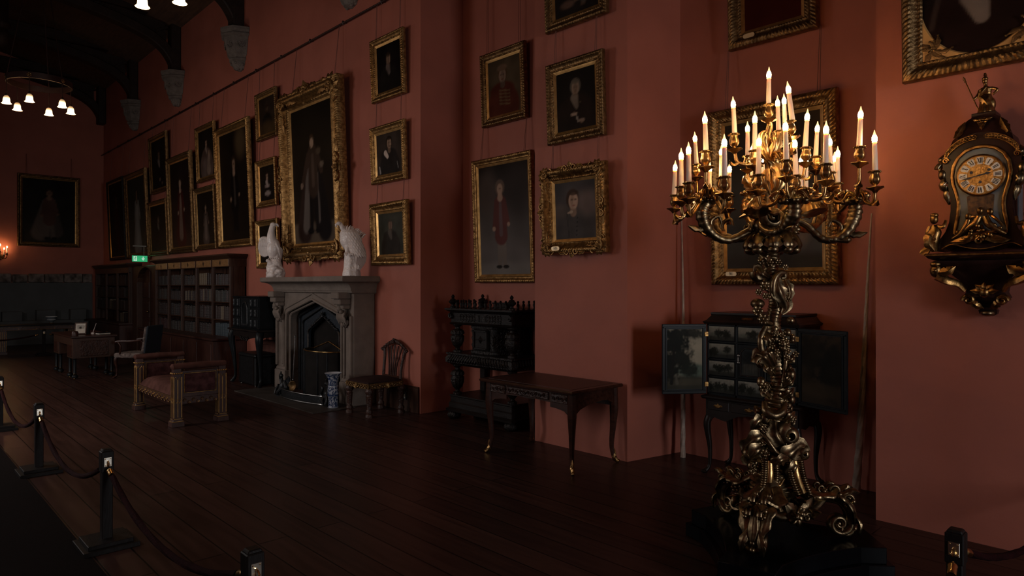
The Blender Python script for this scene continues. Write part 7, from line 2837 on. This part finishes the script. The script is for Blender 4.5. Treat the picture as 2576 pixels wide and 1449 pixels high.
ac = thing('desk_armchair', 'open armchair with navy padded back and floral seat drawn up to the writing desk', 'chair', (3.54, 13.45, 0), R(-140))
# local -y faces the desk (towards -x in the hall)
MB().box((0, 0, .40), (.56, .52, .09)).build('seat', 'tapestry', ac, smooth=0, bevel=.03, seg=2)
MB().box((0, .275, .68), (.44, .05, .46), rx=R(-8)).build('backrest', 'tapestry', ac, smooth=0, bevel=.02, seg=2)
MB().box((0, .315, .68), (.45, .03, .50), rx=R(-8)).build('back_cover', 'blue_cloth', ac, smooth=0, bevel=.012)
for s in (-1, 1):
    mb = MB()
    mb.tube(cr([(s * .27, .27, .68), (s * .29, .1, .66), (s * .29, -.12, .655), (s * .29, -.2, .64)], 5), [.018, .02, .02, .026], n=8)
    mb.build('arm', 'mahogany', ac)
    MB().tube(cr([(s * .29, -.16, .645), (s * .30, -.10, .56), (s * .27, -.14, .43)], 5), .016, n=8).build('arm_support', 'mahogany', ac)
    for sy in (-1, 1):
        mb = MB()
        cabriole(mb, s * .24, sy * .22, .37, s * .7, sy * .7, r=(.03, .03, .02, .016, .02))
        mb.build('leg', 'mahogany', ac)

# ------------------------------------------------------------------ far console table, bowl, barrier there
ft = thing('gilt_console_table', 'long table with gilt clustered legs before the grey far wall', 'table', (3.02, 20.0, 0), 0)
MB().box((0, 0, .675), (1.56, .62, .03)).build('top', 'ebony', ft, smooth=0, bevel=.004)
MB().box((0, 0, .61), (1.48, .55, .10)).build('frieze', 'redwood', ft, smooth=0, bevel=.003)
mb = MB()
for k in range(4):
    x0, x1 = -.72 + k * .36, -.72 + k * .36 + .36
    mb.tube([(x0 + .02, -.279, .585), (x0 + .05, -.279, .64), (x1 - .05, -.279, .64), (x1 - .02, -.279, .585), (x1 - .05, -.279, .575), (x0 + .05, -.279, .575), (x0 + .02, -.279, .585)], .004, n=5)
mb.build('gilt_border', 'gilt', ft)
for sx in (-1, 1):
    for sy in (-1, 1):
        leg = MB().box((sx * .68, sy * .22, .29), (.12, .10, .56)).box((sx * .68, sy * .22, .03), (.16, .14, .06)).build('leg', 'redwood', ft, smooth=0, bevel=.004)
        mb = MB()
        for k in range(4):
            mb.tube([(sx * .68 - .06 + .04 * k, sy * .22 - .052, .08), (sx * .68 - .06 + .04 * k, sy * .22 - .052, .54)], .0065, n=6)
        mb.build('gilt_reed', 'gilt', leg)
bw = thing('blue_white_bowl', 'small blue and white footed bowl on the far gilt-legged table', 'bowl', (3.32, 19.9, .69), 0)
MB().lathe([(.05, 0), (.055, .01), (.035, .03), (.03, .045), (.07, .07), (.10, .12), (.105, .165), (.12, .18), (.115, .182), (.095, .16), (.06, .08), (.005, .07)], n=24).build('body', 'blue_glass_panel', bw)
mb = MB()
for z, r in ((.178, .118), (.10, .092)):
    mb.tube([(r * math.cos(2 * PI * k / 24), r * math.sin(2 * PI * k / 24), z) for k in range(25)], .006, n=6)
mb.build('white_band', 'white_plastic', bw)
MB().lathe([(.05, -.002), (.056, .012), (.037, .032)], n=20).build('gilt_foot', 'gilt', bw)

# ------------------------------------------------------------------ barrier posts and ropes
def barrier_post(label, loc, first=[None], group='black barrier posts along the visitor route', rot=0.0):
    if first[0]:
        return dup(first[0], label, loc, rot, group)
    t = thing('barrier_post', label, 'barrier post', loc, rot, group)
    MB().box((0, 0, .015), (.31, .31, .03)).box((0, 0, .042), (.25, .25, .026)).build('base', 'post', t, smooth=0, bevel=.003)
    MB().box((0, 0, .30), (.060, .060, .50)).build('shaft', 'post', t, smooth=0, bevel=.004)
    MB().box((0, 0, .535), (.070, .070, .13)).box((0, 0, .606), (.062, .062, .014), taper=.8).build('cap', 'post', t, smooth=0, bevel=.004)
    for s in (-1, 1):
        p = MB().box((0, s * .0365, .535), (.042, .003, .058)).build('hook_plate', 'nickel', t, smooth=0, bevel=.001)
        mb = MB()
        mb.tube(cr([(0, s * .038, .54), (0, s * .056, .535), (0, s * .062, .518), (0, s * .052, .508)], 4), .0045, n=7)
        for x in (-.014, .014):
            for z in (.514, .556):
                mb.sph((x, s * .038, z), (.0035, .002, .0035), 6, 4)
        mb.build('hook', 'brass', p)
    first[0] = t
    return t


def rope(label, a, b, sag, z=.505):
    A1, B1 = Vector((*a, z)), Vector((*b, z))
    d = (B1 - A1).normalized()
    A1 += d * .06
    B1 -= d * .06
    t = thing('barrier_rope', label, 'rope', (0, 0, 0))
    pts = []
    for k in range(25):
        q = k / 24
        pts.append(A1.lerp(B1, q) + Vector((0, 0, -sag * 4 * q * (1 - q) - .01)))
    MB().tube(pts[1:-1], .017, n=10, ribs=4, ribamp=.08, twist=.35).build('rope', 'rope', t)
    for e in (0, -1):
        i, j = (0, 1) if e == 0 else (-1, -2)
        p, q = pts[i], pts[i].lerp(pts[j], min(1, .075 / (pts[j] - pts[i]).length))
        mb = MB()
        mb.tube([p.lerp(q, k / 8) for k in range(9)], [.006, .009, .018, .019, .017, .0185, .017, .0185, .0165], n=12)
        mb.build('end_cap', 'brass', t)
    return t


RXp = 1.10
posts = [((RXp, 9.55), 'black barrier post farthest down the hall, cut by the picture edge'), ((RXp, 7.15), 'black barrier post with a bright plate, second down the hall'),
         ((RXp, 4.85), 'black barrier post third down the hall, its stepped square base in full view'), ((RXp, 2.62), 'black barrier post cut by the bottom edge, only its cap showing'),
         ((3.345, .75), 'black barrier post standing by the red wall near the candelabrum')]
for (x, y), lab in posts:
    barrier_post(lab, (x, y, 0), rot=R(90) if x > 3 else 0.0)
rope('crimson rope between the two barrier posts farthest down the hall', posts[0][0], posts[1][0], .24)
rope('crimson rope between the two bright-plated barrier posts', posts[1][0], posts[2][0], .24)
rope('crimson rope sagging down towards the bottom edge of the picture', posts[2][0], posts[3][0], .20)
rope('crimson rope dropping from the barrier post by the red wall towards the viewer', (3.325, .75), (1.10, .45), .26)
barrier_post('black barrier post standing beside the viewer', (RXp, .45, 0))
rope('crimson rope leaving the cut-off barrier post towards the viewer', posts[3][0], (RXp, .45), .22)
rope('crimson rope leaving the barrier post by the red wall', (3.36, .75), (5.17, .50), .17, .51)
rope('crimson rope running out of the picture at the far end of the barrier', (RXp, 9.60), (RXp, 11.9), .24)
barrier_post('slender black barrier post before the far gilt-legged table', (3.02, 19.0, 0))
rope('dark rope sagging before the far gilt-legged table', (1.2, 19.0), (2.98, 19.0), .10, .50)
rope('dark rope stretched from the far barrier post to beyond the desk', (3.06, 19.0), (4.4, 19.0), .06, .50)

# ------------------------------------------------------------------ ring chandeliers
def chandelier(label, x, y, zb):
    t = thing('ring_chandelier', label, 'chandelier', (x, y, zb), -TH)
    rr_ = .43
    mb = MB()
    n = 48
    vs, fs = [], []
    for k in range(n):
        a = 2 * PI * k / n
        for r, z in ((rr_ - .012, .36), (rr_ + .012, .36), (rr_ + .012, .45), (rr_ - .012, .45)):
            vs.append((r * math.cos(a), r * math.sin(a), z))
    for k in range(n):
        for q in range(4):
            a, b = k * 4 + q, k * 4 + (q + 1) % 4
            c, d = ((k + 1) % n) * 4 + q, ((k + 1) % n) * 4 + (q + 1) % 4
            fs.append((a, b, d, c))
    mb.add(vs, fs)
    mb.build('ring', 'rail', t, smooth=40)
    for k in range(6):
        a = 2 * PI * k / 6 + R(-12)
        px, py = rr_ * math.cos(a), rr_ * math.sin(a)
        d = Vector((math.cos(a), math.sin(a), 0))
        mb = MB()
        mb.rosette(d * (rr_ + .014) + Vector((0, 0, .405)), d, .035, 6)
        mb.build('rosette', 'gilt_dull', t)
        mb = MB()
        mb.tube([(px, py, .37), (px, py, .13)], .007, n=6)
        mb.lathe([(.012, .10), (.022, .115), (.018, .135), (.008, .15)], (px, py, 0), n=10)
        mb.build('lamp_stem', 'rail', t)
        mb = MB()
        mb.lathe([(.068, .0), (.056, .008), (.047, .03), (.044, .07), (.038, .10), (.024, .118), (.004, .124)], n=24, lobes=12, amp=.02)
        sh = mb.build('lamp_shade', 'shade_glow', t)
        sh.location = (px, py, -.01)
        if k % 2 == 0:
            mb = MB()
            mb.tube([(px, py, .44), (px * .25, py * .25, 2.3)], .008, n=6)
            mb.build('chain', 'rail', t)
    mb = MB()
    mb.tube([(0, 0, 2.28), (0, 0, HT + .5 - zb)], .012, n=6)
    mb.sph((0, 0, 2.29), .05, 10, 8)
    mb.build('suspension_rod', 'rail', t)
    mt = Matrix.Translation((x, y, zb)) @ Matrix.Rotation(-TH, 4, 'Z')
    for k in range(6):
        a = 2 * PI * k / 6 + R(-12)
        point('chandelier_lamp', mt @ Vector((rr_ * math.cos(a), rr_ * math.sin(a), -.07)), LAMPW, WARM, .04)


LAMPW = 2.6
chandelier('ring chandelier with six glowing glass shades hung towards the far end', 2.0, 12.94, 4.47)
chandelier('ring chandelier cut by the top edge, only its glowing shades in view', 1.825, 7.08, 4.465)

# ------------------------------------------------------------------ candle sconce on the far wall
sc = thing('wall_sconce', 'gilt wall sconce with lit candle lamps at the edge of the far wall', 'wall lamp', (2.62, YE, 2.42), 0)
mb = MB()
mb.lathe([(.06, 0), (.09, .02), (.05, .04), (.01, .05)], (0, -.0, .0), n=16, axis=(0, -1, 0))
mb.build('backplate', 'gilt_dull', sc)
for k, (x, y, z) in enumerate(((-.16, -.16, .05), (.0, -.24, .10), (.16, -.16, .05), (.09, -.2, .0))):
    mb = MB()
    mb.tube(cr([(0, -.04, .0), (x * .4, y * .7, -.06), (x * .9, y, -.03), (x, y, z)], 5), .009, n=7)
    mb.lathe([(.01, -.01), (.04, .005), (.012, .012), (.02, .03), (.022, .05)], (x, y, z), n=12)
    mb.build('arm', 'gilt_dull', sc)
    w_, f_ = CANDLE.copy(), FLAME.copy()
    for o in (w_, f_):
        COL.objects.link(o)
        o.rotation_euler = (0, 0, 0)
    w_.parent = sc
    w_.location = (x, y, z + .045)
    f_.parent = w_
    f_.location = (0, 0, .150)
point('sconce_light', (2.66, YE - .22, 2.70), 2.0, WARM, .05)
